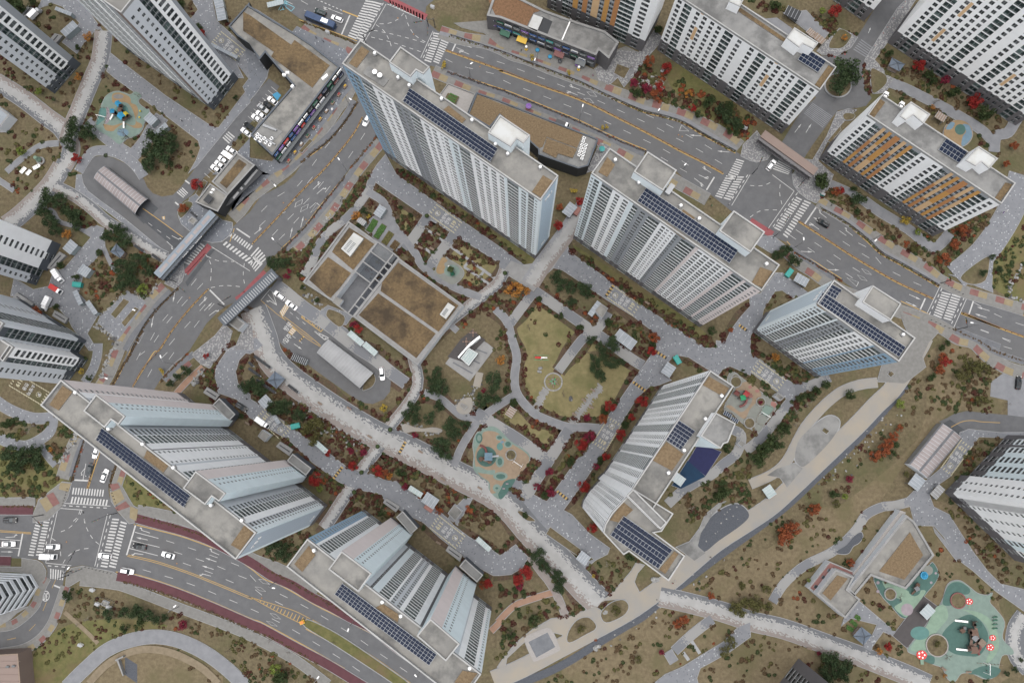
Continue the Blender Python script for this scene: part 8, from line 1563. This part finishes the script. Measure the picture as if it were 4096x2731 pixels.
for t_,x,y,l_ in(('12',1150,862,'round potted bush at the path crossing, upper'),('12',1005,1092,'round potted bush at the street crossing, upper'),('12',940,1268,'round potted bush below the street crossing'),('12',1262,712,'round potted bush where the narrow path joins'),('21',45,885,'round potted bush at the pixel plaza'),('11',1588,375,'round potted bush at the first fire lane')):
 c=W(t_,'%d %d'%(x,y))[0];put('potted_bush',me,None,(c.x,c.y,.3),0,l_,'potted bush')
c=W('z1','382 200')[0];o=thing('banner','white and purple feather banner at the right edge','banner',(c.x,c.y,.2));b=MB();b.tube((0,0,0),(0,0,4.5),.05,.03,'steel',6);b.build('pole',o);b=MB();b.box((.5,0,.8),(.9,.05,3.5),'white_plastic',.9);b.box((.45,0,1.6),(.92,.06,1.0),'purple',.9);b.build('flag',o)
# vegetation
rs=random.Random(11);nr=np.random.default_rng(5)
def crown(mname,clumps,per,leaf,flat=.75,seed=0,squash=1.0,spread=.78,cl=.38):
 """leaf-sized faces in clumps through the volume of a unit crown (radius 1, base at 0)"""
 g_=np.random.default_rng(seed);V=[];F=[]
 for c in range(clumps):
  th=g_.uniform(0,6.283);rr=spread*math.sqrt(g_.uniform(0.02,1));z=g_.uniform(-.8,.9)*math.sqrt(max(0,1-rr*rr));C=np.array([rr*math.cos(th),rr*math.sin(th),z*flat]);R0=cl*g_.uniform(.7,1.25)
  for k in range(per):
   d=g_.normal(size=3);d/=np.linalg.norm(d);d[2]*=squash;p=C+d*R0*g_.uniform(.55,1.0)
   u=g_.normal(size=3);u/=np.linalg.norm(u);n=d/np.linalg.norm(d)+g_.normal(size=3)*.5;v=np.cross(n,u);v/=max(1e-6,np.linalg.norm(v));u=np.cross(v,n);u/=max(1e-6,np.linalg.norm(u));s=leaf*g_.uniform(.6,1.3)
   i=len(V);V+=[tuple(p-u*s),tuple(p-v*s*.7),tuple(p+u*s),tuple(p+v*s*.7)];F.append((i,i+1,i+2,i+3))
 me=bpy.data.meshes.new('crown');me.from_pydata(V,[],F);me.materials.append(MAT[mname]);return me
def bare_mesh(m='bark',seed=0,depth=4):
 b=MB();g_=random.Random(seed)
 def grow(p,d,L,r,k):
  q=p+d*L;b.tube(p,q,r,r*.68,m,4 if k<depth else 5,False)
  if k==0:return
  for i in range(3 if k>1 else 2):
   a=d.orthogonal().normalized();a.rotate(Matrix.Rotation(g_.uniform(0,6.28),3,d));nd=(d+a*g_.uniform(.5,.95)+Vector((0,0,.12))).normalized();grow(q if i else p+d*L*.8,nd,L*g_.uniform(.6,.8),r*.6,k-1)
 grow(Vector((0,0,0)),Vector((0,0,1)),.75,.07,depth);return b.mesh('branches')
TR=MB();TR.tube((0,0,0),(.05,.03,.7),.085,.06,'bark',6);TR.tube((.05,.03,.65),(-.1,.15,1.3),.055,.02,'bark',5)
for k in range(5):a=k*1.257;TR.tube((.04,.03,.6+.05*k),(.5*math.cos(a),.5*math.sin(a),1.05),.035,.012,'bark',4)
TRUNK=TR.mesh('trunk')
KIND={'pine':('pine','green pine tree',16,95,.075,.5,.45),'red':('leaf_red','bright red maple tree',14,95,.085,.75,.85),'rust':('leaf_rust','rust red tree',14,85,.085,.7,.85),'crim':('leaf_crimson','dark crimson maple tree',14,90,.085,.7,.85),'oran':('leaf_orange','orange autumn tree',11,60,.09,.7,.85),'yell':('leaf_yellow','yellow ginkgo tree',11,60,.09,.9,.9),'gree':('shrub_green','bushy dark green tree',15,95,.085,.75,.8),'lime':('leaf_lime','lime green bushy tree',12,80,.09,.6,.8),'oliv':('shrub_olive','olive green loose tree',12,70,.085,.65,.7)}
CROWN={k:[crown(v[0],v[2],v[3],v[4],v[5],31*i+len(k)+sum(map(ord,k)),v[6])for i in range(3)]for k,v in KIND.items()}
BARE=[bare_mesh('bark',s)for s in range(3)];PALE=[bare_mesh('pale_twig',7+s)for s in range(2)]
LMK=[('the tall blue-cornered tower','s',1850,600),('the pink-cornered tower','s',2650,1050),('the short right tower','s',3200,1400),('the bent white tower','s',2600,1850),('the long lower left tower','s',1050,1850),('the bottom tower','s',1650,2300),('the orange striped tower','s',3550,780),('the white lattice tower','s',2900,350),('the community centre','s',1530,1220),('the garden cafe','s',1900,1400),('the star sculpture','s',2213,1526),('the centre playground','s',2000,1840),('the coral playground','s',3000,1600),('the blue playground','s',490,460),('the big green playground','s',3900,2540),('the kindergarten','s',3550,2250),('the right ramp canopy','s',3740,1790),('the left ramp canopy','s',470,770),('the left gate canopy','s',740,970),('the centre gate canopy','s',1000,1170),('the pale ramp roof','s',1370,1440),('the blue-tiled pavilion','s',1100,1520),('the roundabout','s',3350,340),('the square pool','s',2165,2575),('the dark gravel garden','s',2900,2110),('the oval terrace','s',3260,1760),('the upper left shops','s',1180,350),('the top shops','s',2200,170),('the dark shop building','s',2200,540),('the lower left junction','s',330,2150),('the red truck','s',225,1155),('the stepped bench plaza','s',500,1240),('the left road','s',700,1300),('the stream walk','s',3100,2000),('the ring walk','s',620,2560),('the right junction','s',3060,790),('the upper right corner tower','s',3850,250),('the pyramid pavilion','s',3590,260),('the far right zebra','s',3780,1220),('the far right parking bay','s',4060,1520),('the boulder stream','s',1350,1720),('the ball court','s',2810,1840),('the avenue median','s',1400,2600)]
RANK={}
def tree_label(noun,p):
 best=min(LMK,key=lambda l:math.hypot(l[2]-p[0],l[3]-p[1]));dx,dy=p[0]-best[2],p[1]-best[3]
 w_=('right of' if dx>0 else 'left of')if abs(dx)>abs(dy)else('below' if dy>0 else 'above');RANK.setdefault((noun,w_,best[0]),[]).append(math.hypot(dx,dy));return noun,w_,best[0]
ORD=['nearest one','second nearest','third nearest','fourth nearest','fifth nearest','sixth nearest','seventh nearest','eighth nearest','ninth nearest','tenth nearest','eleventh nearest','twelfth nearest']
PENDING=[]
def tree(kind,tile,x,y,r):
 rad=r*.0393*(1.0 if kind not in('bare','pale')else 1.0);h=rad*1.1+1.0;P=T(tile,'%f %f'%(x,y))[0];c=G(P,h*.75)
 if kind in('bare','pale'):
  c=G(P,rad*.7);o=thing('bare_tree','','tree',(c.x,c.y,.05),rs.random()*6.28,'bare trees',rad*.72);put('branches',rs.choice(BARE if kind=='bare' else PALE),o);noun='bare %s tree'%('dark' if kind=='bare' else 'pale twigged')
 else:
  o=thing({'pine':'pine_tree','red':'maple_tree','crim':'maple_tree','yell':'ginkgo_tree'}.get(kind,'tree'),'','tree',(c.x,c.y,.05),rs.random()*6.28,{'pine':'pine trees','red':'red maples'}.get(kind,'garden trees'));z=max(.9,rad*1.05+.6)
  put('trunk',TRUNK,o,(0,0,0),sc=(rad,rad,z));cr=put('crown',rs.choice(CROWN[kind]),o,(0,0,z),rs.random()*6,sc=(rad*rs.uniform(.92,1.1),rad*rs.uniform(.92,1.1),rad*rs.uniform(.8,1.0)));noun=KIND[kind][1]
 PENDING.append((o,tree_label(noun,P),P))
TREES={'pine':'00 650 1130 85,00 630 1250 80,00 640 1330 50,00 800 1190 85,00 1370 1260 110,00 1500 1230 95,00 1340 1400 90,00 1480 1390 110,00 1330 1490 60,00 1560 1330 60,20 2000 1000 90,20 2080 1070 85,20 2130 1130 60,30 850 640 130,30 790 760 105,30 900 710 90,01 420 200 90,01 540 240 80,01 400 310 80,01 660 370 90,01 460 420 80,01 700 460 55,01 500 500 60,01 570 320 50,01 1010 480 60,01 1090 490 65,01 960 550 55,01 1120 590 70,01 1050 560 50,01 1090 820 80,01 1240 770 80,01 1310 840 70,01 1170 880 70,01 1100 960 80,01 1200 960 60,11 230 790 75,11 310 790 55,11 180 770 45,11 1020 320 35,21 500 920 75,21 560 1000 70,21 640 1010 60,21 750 1020 70,21 640 1130 50,21 770 1075 50,21 820 1470 50,21 1000 1520 75,21 890 1530 45,31 290 690 60,31 340 660 45,31 230 720 45,31 390 770 65,31 970 210 70,z1 350 420 30,z1 300 500 42,z1 385 485 36,02 1660 180 50,02 1590 240 40,02 1530 300 40,02 2200 330 60,12 60 310 80,12 110 365 60,12 230 500 80,12 310 520 75,12 440 590 70,12 1680 200 60,12 1640 265 55,12 1720 330 85,12 1630 340 55,12 1460 520 70,12 1410 580 55,12 1490 620 60,12 1610 600 60,12 1690 500 60,12 1800 670 75,12 1830 760 70,12 1710 850 90,12 1760 930 65,12 1920 670 50,12 2060 450 70,12 2180 280 90,12 2180 420 80,22 840 90 60,22 930 40 65,22 990 110 70,22 870 180 65,22 900 235 60,22 1080 110 45,23 350 430 75,23 400 530 60,23 500 590 60,23 540 650 55,23 530 715 55,33 710 1350 80,33 770 1430 85,33 700 1480 80,33 860 1410 60,33 840 1490 70,13 270 370 75,13 180 330 60,13 330 430 55,03 980 960 60,03 1110 940 55,03 1230 930 70,03 1310 960 60,03 1390 1000 55,03 1480 980 40,03 600 790 55,02 220 950 95,02 330 900 70,02 90 920 80,02 150 1040 70,02 330 1000 60,z6 330 850 30,z6 290 868 28,z6 362 800 24','oliv':'32 1980 140 85,32 1900 210 70,32 2090 180 75,32 2060 460 60,23 2100 880 65,23 2185 850 60,23 2150 935 55,23 2060 1210 65,23 2000 1275 55,23 1040 920 55,23 730 1080 42,33 60 830 75,33 150 730 50,33 165 885 45,33 40 900 50,12 580 700 105,12 500 690 70,31 1470 650 50,12 560 800 60,kg 470 610 34,32 1400 1110 32,32 770 1380 40,23 1240 1360 38,23 2170 700 38','gree':'20 1880 920 75,20 2060 960 65,20 1225 840 48,20 1780 1030 40,20 2050 1180 40,20 1420 265 45,30 220 40 55,30 1250 490 45,30 1600 670 50,30 1650 720 40,30 1820 820 58,30 2110 1010 75,01 680 920 36,01 545 810 40,01 890 695 38,01 510 1180 34,00 690 430 30,00 1790 235 38,00 2110 880 30,00 160 60 80,00 60 30 70,00 280 20 50,00 1620 50 55,21 350 1110 32,21 540 1260 34,21 720 1370 38,21 970 1320 42,21 1360 1520 36,31 640 60 82,31 1765 1510 34,31 1720 1545 34,31 960 330 32,31 930 130 36,22 120 470 45,22 60 360 40,22 640 1000 45,22 400 1300 38,22 225 1480 32,22 1120 670 44,22 940 550 38,22 900 980 36,22 2040 880 48,22 2000 1290 75,12 1360 1090 52,32 1620 240 42,32 680 310 48,32 230 820 85,32 120 900 80,32 60 1000 70,32 300 700 70,32 560 420 40,32 1260 930 42,32 1310 850 32,32 740 1290 38,13 270 1520 75,13 1550 180 28,03 1120 1080 42,03 1250 1015 45,02 760 80 28,02 60 660 48,02 800 250 30,12 1800 130 0,23 100 1130 50,23 300 1010 55,11 970 460 36,11 470 1010 28,11 600 1120 28,11 1350 295 24,11 1435 360 26,21 1900 1400 42,02 2160 590 28,23 1160 430 45,32 900 400 50,z1 425 460 12,z1 445 494 14,z1 420 545 16,pc 165 130 20,pc 240 45 18,pc 440 95 18,pc 405 30 16,32 450 420 50,32 600 350 42','red':'20 1490 620 55,20 1430 790 45,20 1720 970 40,20 1990 1030 34,30 755 105 65,30 1510 595 58,30 2010 905 72,z4 130 515 40,01 1770 90 58,00 1810 310 42,21 520 455 48,21 720 235 45,22 1270 460 54,22 985 500 54,22 720 840 58,22 1080 760 54,22 950 950 38,22 745 1215 54,12 590 1150 58,12 1150 1080 48,12 930 1040 46,23 220 590 66,23 160 640 50,23 820 180 46,13 2130 680 48,11 970 1380 44,02 1850 50 30,00 690 1420 45,31 810 140 36,33 1240 1240 40,22 1360 10 46,22 1180 600 36,32 1755 105 45,12 700 920 34','rust':'20 1400 850 60,20 1340 550 55,01 330 1250 78,01 1640 300 54,31 1920 500 58,31 1825 625 54,31 1740 760 62,32 1720 60 45,32 1700 175 52,32 1340 700 34,32 1290 770 44,32 1230 835 55,32 1190 890 60,32 1110 950 55,23 1890 790 40,23 1650 990 46,23 1590 1030 42,33 340 220 75,33 300 285 62,33 400 185 60,33 560 15 55,z4 330 745 42,z4 290 840 36,21 1380 1460 52,21 2070 1390 28,31 770 145 45,22 920 620 46,12 1690 1440 38,12 1200 1110 46,33 900 490 36,21 540 290 36,32 600 1400 38,13 2085 690 40','crim':'20 1200 750 48,20 1320 800 55,30 1745 720 48,11 350 860 30,11 330 910 34,11 930 1340 40,22 800 775 52,22 780 600 38,22 455 1270 48,22 440 1090 46,22 330 1220 38,22 860 1040 34,12 550 605 28,12 1480 760 28,12 2095 360 24,12 900 900 36,12 1020 920 36,12 1390 1220 38,01 1410 825 20,01 1010 795 16,23 1450 1290 26,33 620 1300 22,23 180 700 36,32 890 1150 36,03 1640 1050 45,pc 640 460 22','oran':'00 790 330 46,00 700 690 38,20 1690 850 40,01 600 530 48,11 950 365 48,21 130 1030 85,32 230 60 42,30 1640 960 28,30 845 340 32,02 450 890 26,12 1250 1130 34,22 10 90 50,21 240 1040 40,kg 520 840 22,33 1160 1280 34','yell':'10 1735 585 34,20 285 520 32,20 620 655 28,20 940 1145 34,31 1395 400 48,02 1450 190 32,21 660 140 38,12 1200 520 42,02 730 190 32,23 840 610 18,11 1060 370 22','lime':'30 650 100 34,01 1280 1020 52,00 190 1360 44,32 1340 480 46,13 230 1440 55,00 350 820 38,32 850 1310 32,32 940 1150 0,23 590 710 0,33 530 650 22,31 1500 510 36,12 620 1240 34','bare':'00 940 680 90,00 800 960 40,00 500 900 70,00 1120 1210 105,00 1230 860 50,00 750 1060 40,20 1080 620 48,20 1170 610 38,30 940 990 58,30 1660 920 55,30 1730 1180 48,22 560 385 58,22 440 810 46,22 95 920 48,21 265 1370 48,31 1630 700 66,03 1350 745 38,03 1550 810 38,03 1900 940 46,03 2060 1010 38,03 2050 1270 46,33 1350 800 55,kg 540 690 60,13 760 1200 34,13 520 760 40,13 370 680 38,13 680 860 40,13 860 960 42,13 1010 1080 34,13 180 1190 36,13 350 1290 30,02 1130 1170 40,12 800 900 45,12 1190 640 30,pb 400 350 40,33 1700 1020 0,01 1230 860 40,32 1260 210 38,32 680 720 36,z5 300 400 42','pale':'02 280 680 88,32 560 440 58,32 500 500 48,32 420 550 54,32 400 665 52,32 280 690 46,23 960 510 46,23 890 640 38,22 1730 1420 60,32 700 830 0,03 780 1000 50,03 680 1050 40'}
for kind,s_ in TREES.items():
 for e in s_.split(','):
  t_,x,y,r=e.split()
  if float(r)>0:tree(kind,t_,float(x),float(y),float(r))
for o,key,P in PENDING:
 L_=sorted(RANK[key]);best=[l for l in LMK if l[0]==key[2]][0];i=L_.index(math.hypot(P[0]-best[2],P[1]-best[3]));o['label']='%s %s %s%s'%(key[0],key[1],key[2],', '+ORD[min(i,11)]if len(L_)>1 else '')
 # shrubs: the 300 largest as things, the rest as one mass
def shrub_mesh(m,seed,n=70):
 g_=np.random.default_rng(seed);V=[];F=[]
 for k in range(n):
  d=g_.normal(size=3);d[2]=abs(d[2]);d/=np.linalg.norm(d);p=d*np.array([1,1,.75])*g_.uniform(.7,1.0);u=np.cross(d,g_.normal(size=3));u/=np.linalg.norm(u);v=np.cross(d,u);s=g_.uniform(.16,.3);i=len(V)
  V+=[tuple(p-u*s),tuple(p-v*s*.7),tuple(p+u*s),tuple(p+v*s*.7)];F.append((i,i+1,i+2,i+3))
 me=bpy.data.meshes.new('shrub');me.from_pydata(V,[],F);me.materials.append(MAT[m]);return me
SK={'azalea':('azalea','low dark red azalea shrub in a planting bed'),'brown':('shrub_brown','low brown withered shrub in a planting bed'),'green':('shrub_green','low dark green shrub in a planting bed'),'olive':('shrub_olive','low olive yellow shrub in a planting bed'),'rusty':('leaf_rust','small rust orange shrub in a planting bed')}
SM={k:[shrub_mesh(v[0],i*7+len(k))for i in range(3)]for k,v in SK.items()};SHR={k:[]for k in SK}
def shrub(k,x,y,r):SHR[k].append((r,x,y))
def pick(ws):return rs.choices(list(ws),list(ws.values()))[0]
for ei,(poly,dens)in enumerate(EDGES):
 mb=MB()
 for i in range(len(poly)):
  a,b_=Vector(poly[i]),Vector(poly[(i+1)%len(poly)]);e=b_-a
  if e.length<.1:continue
  n=Vector((e.y,-e.x)).normalized();wd=1.9+.5*math.sin(a.x*.35)+.4*math.sin(a.y*.5);wd2=1.9+.5*math.sin(b_.x*.35)+.4*math.sin(b_.y*.5);z=.024+.0007*((i*7+ei*3)%40)
  mb.face([(a.x,a.y,z),(b_.x,b_.y,z),(b_.x+n.x*wd2,b_.y+n.y*wd2,z),(a.x+n.x*wd,a.y+n.y*wd,z)][::-1],'mulch')
 mb.build('mulch_bed',None,kind='structure')
GARDEN={'azalea':5,'brown':2.6,'green':1.8,'olive':1.4,'rusty':.3}
for poly,dens in EDGES:
 for i in range(len(poly)):
  a,b_=Vector(poly[i]),Vector(poly[(i+1)%len(poly)]);L=(b_-a).length
  if L<.05:continue
  n=Vector(((b_-a).y,-(b_-a).x)).normalized();m_=L*dens*.95;m_=int(m_)+(rs.random()<m_-int(m_))
  for j in range(m_):
   p=a.lerp(b_,rs.random())+n*rs.uniform(.7,2.2);q=px((p.x,p.y,0))
   if-60<q[0]<4160 and-60<q[1]<2800 and not blocked(p.x,p.y)and math.sin(p.x*.31)+math.sin(p.y*.27+1)+math.sin((p.x+p.y)*.13)>-.75:shrub(pick(GARDEN),p.x,p.y,rs.uniform(.45,1.15))
def scatter(s,n,ws,r0,r1,clump=0):
 p=[(q.x,q.y)for q in WW(s)];xs=[q[0]for q in p];ys=[q[1]for q in p];k=0;t=0
 while k<n and t<n*12:
  t+=1;x,y=rs.uniform(min(xs),max(xs)),rs.uniform(min(ys),max(ys))
  if not inside(x,y,p)or blocked(x,y)or(any(inside(x,y,q)for q in CLEAR)and rs.random()<.93):continue
  kk=pick(ws);m_=rs.randint(1,clump)if clump else 1
  for j in range(m_):
   X,Y=x+rs.gauss(0,.9)*(j>0),y+rs.gauss(0,.9)*(j>0)
   if not blocked(X,Y):shrub(kk,X,Y,rs.uniform(r0,r1))
  k+=1
scatter('11: 1080 50 2240 760 2240 1200 1400 1568 1000 900 1050 200',170,GARDEN,.4,1.0,4)
scatter('21: 0 950 2100 1568 0 1568',110,GARDEN,.4,1.0,4);scatter('21: 500 560 1900 1500 1800 1560 600 720',120,GARDEN,.4,1.0,4);scatter('10: 1290 1568 2240 2200 2240 2150 1400 1500',60,GARDEN,.4,.9,4)
scatter('12: 200 100 2240 1568 1000 1568 0 400',320,GARDEN,.4,1.0,4);scatter('22: 0 600 700 700 200 1400 0 1300',110,GARDEN,.4,1.0,4);scatter('22: 200 1568 760 900 1100 420 1000 420 560 1000',70,GARDEN,.5,1.1,4)
scatter('31: 0 1100 520 1060 0 1568',20,GARDEN,.5,1.0,3);scatter('32: 0 0 700 240 500 500 0 900',110,{'azalea':3,'brown':2,'green':4,'olive':2},.5,1.1,4);scatter('22: 1500 1300 2240 900 2240 1500 1700 1568',80,{'azalea':1,'brown':3,'green':4,'olive':2},.5,1.1,4)
WILD={'azalea':.9,'brown':4,'green':2.2,'olive':2.4,'rusty':.25}
scatter('32: 1620 0 2240 0 2240 560 1700 560 900 1300 300 1568 1400 300',110,WILD,.4,.9,3);scatter('23: 2240 300 1500 900 500 1400 100 1568 2240 1568',100,WILD,.4,.9,3);scatter('33: 0 0 2240 0 2240 1568 0 1568',170,WILD,.4,.95,3)
scatter('23: 0 700 900 900 300 1100 0 1400',70,{'azalea':2,'brown':2,'green':4,'olive':2},.5,1.0,4);scatter('23: 900 500 1300 400 1000 800 650 900',30,WILD,.4,.9,3)
scatter('03: 560 650 2240 1150 2240 1568 1900 1568 1300 1150 900 1200 300 1568 300 1300',110,WILD,.35,.85,3);scatter('02: 0 500 680 700 500 1340 0 1340',130,{'brown':3,'green':5,'olive':2},.5,1.2,3);scatter('02: 1100 1050 1800 1568 1250 1420',30,WILD,.4,.8,3)
scatter('01: 100 150 900 500 700 1300 1400 1100 1500 700 1300 600 100 0',170,{'brown':3,'green':3,'azalea':2,'olive':1.5,'rusty':.8},.4,1.0,3);scatter('00: 0 0 2240 0 2240 1568 0 1568',260,{'brown':4,'green':1.6,'azalea':3,'olive':1},.45,1.0,3)
scatter('11: 150 700 1000 0 1080 30 520 960',170,{'green':3,'olive':3,'azalea':3,'brown':3},.4,.9,3);scatter('20: 1180 500 2240 1050 2240 1350 1100 830',130,{'azalea':4,'rusty':2,'green':3,'olive':3,'brown':2},.5,1.2,3)
scatter('30: 1100 400 2240 950 2240 1400 1250 780',120,WILD,.5,1.1,3);scatter('30: 700 250 950 300 1250 850 700 900',60,GARDEN,.4,.9,2);scatter('30: 0 0 820 200 700 300 400 200',50,GARDEN,.5,1.0,3);scatter('31: 560 230 760 60 1700 600 1900 250 2240 300 1700 900',190,WILD,.45,1.0,3);scatter('z1: 180 530 320 420 512 260 512 640 350 600',50,{'green':4,'azalea':2,'olive':2},.4,1.0,3)
scatter('z5: 60 100 300 230 210 450 0 440',50,WILD,.5,1.1,3);scatter('z5: 130 580 260 600 100 800 0 860',30,WILD,.5,1.1,3);scatter('z6: 0 0 384 300 384 440 200 380',40,WILD,.5,1.0,3);scatter('z1: 60 200 350 100 400 200 160 520',40,WILD,.5,1.0,3);scatter('23: 610 980 860 980 860 1180 610 1220',60,{'azalea':5,'rusty':2,'green':1},.4,.7,2);scatter('02: 1780 250 1960 100 2050 300 1900 500',60,GARDEN,.4,.9,3);scatter('13: 0 380 340 480 180 260 500 200 700 420',60,{'green':3,'brown':3,'azalea':1},.4,.9,3);scatter('13: 0 1100 620 1568 0 1568',60,WILD,.4,.8,3)
for s_,n,ws in(('10: 1770 648 2240 805 | 20: 130 858 430 980 700 1092 870 1172 1090 1272 1300 1360',150,{'brown':3,'azalea':2,'rusty':1}),('10: 1790 325 2240 468 | 20: 200 545 400 620 600 697 740 752 920 842 1260 993 1470 1048 1640 1102 1850 1225 2110 1368',190,{'brown':3,'olive':2}),('31: 620 290 740 360 890 455 1060 590 1180 705 1370 808 1690 995',120,{'brown':3,'olive':2}),('31: 330 640 430 715 570 795 710 880 830 955',60,{'brown':3,'rusty':1}),('11: 848 20 715 185 620 305 482 482 290 668',90,{'brown':4,'rusty':1}),('10: 955 920 870 1065 705 1260 560 1368 450 1460',80,{'brown':4}),('10: 1145 1215 1010 1380 900 1510',50,{'brown':4,'rusty':1}),('01: 1600 1010 1410 1200 1290 1360 1190 1568 | 02: 1090 160 1010 310',90,{'brown':4}),('02: 765 785 705 965 645 1170',45,{'brown':4,'rusty':1}),('02: 1690 30 1560 150 1440 280',45,{'rusty':1,'brown':4}),('03: 1230 75 1500 140 1800 240 2200 440',70,{'brown':4}),('13: 60 510 380 670 740 870 1100 1060 1400 1280',90,{'brown':4}),('03: 1080 650 1500 770 1860 915 2240 1080 | 13: 260 1190 620 1400',120,{'brown':4}),('10: 460 195 820 340 940 390',45,{'brown':3,'olive':1}),('02: 980 1240 1010 1100 1060 1000',25,{'brown':4}),('z5: 20 20 140 75 240 135 384 185',50,{'brown':4}),('02: 30 1395 300 1398',22,{'brown':4}),('13: 560 1040 900 1240 1300 1520',40,{'brown':2,'green':1,'olive':2})):
 p=spline(tidy(WW(s_)),6);ln=[0]
 for k in range(1,len(p)):ln.append(ln[-1]+(Vector(p[k])-Vector(p[k-1])).length)
 for i in range(n):
  d=ln[-1]*(i+rs.random())/n
  for k in range(len(ln)-1):
   if ln[k+1]>=d:break
  c=Vector(p[k]).lerp(Vector(p[k+1]),(d-ln[k])/max(1e-6,ln[k+1]-ln[k]));shrub(pick(ws),c.x+rs.gauss(0,.15),c.y+rs.gauss(0,.15),rs.uniform(.35,.6))
for k,L_ in SHR.items():
 L_.sort(reverse=True);n_ind={'azalea':120,'brown':70,'green':60,'olive':30,'rusty':20}[k]
 for i,(r,x,y)in enumerate(L_[:n_ind]):put('shrub',SM[k][i%3],None,(x,y,0.02),rs.random()*6.28,SK[k][1],'shrub',SK[k][1].split(' in ')[0]+'s of the estate',sc=(r,r*rs.uniform(.8,1.2),r*rs.uniform(.7,1.1)))
 if len(L_)>n_ind:
  Vs=[];Fs=0
  base=[np.array([v.co[:]for v in me.vertices])for me in SM[k]]
  for i,(r,x,y)in enumerate(L_[n_ind:]):
   a=rs.random()*6.28;B_=base[i%3];ca,sa=math.cos(a),math.sin(a);Vs.append(np.stack([x+r*(B_[:,0]*ca-B_[:,1]*sa),y+r*(B_[:,0]*sa+B_[:,1]*ca),.02+r*B_[:,2]],1))
  V=np.concatenate(Vs);nf=len(V)//4;me=bpy.data.meshes.new('shrub_mass');me.from_pydata([tuple(v)for v in V],[],[(4*i,4*i+1,4*i+2,4*i+3)for i in range(nf)]);me.materials.append(MAT[SK[k][0]]);put('shrub_mass',me,None,kind='stuff',label='many more '+SK[k][1].replace('shrub in a planting bed','shrubs across the beds'),cat='shrubs')
print('SHRUBS',{k:len(v)for k,v in SHR.items()})
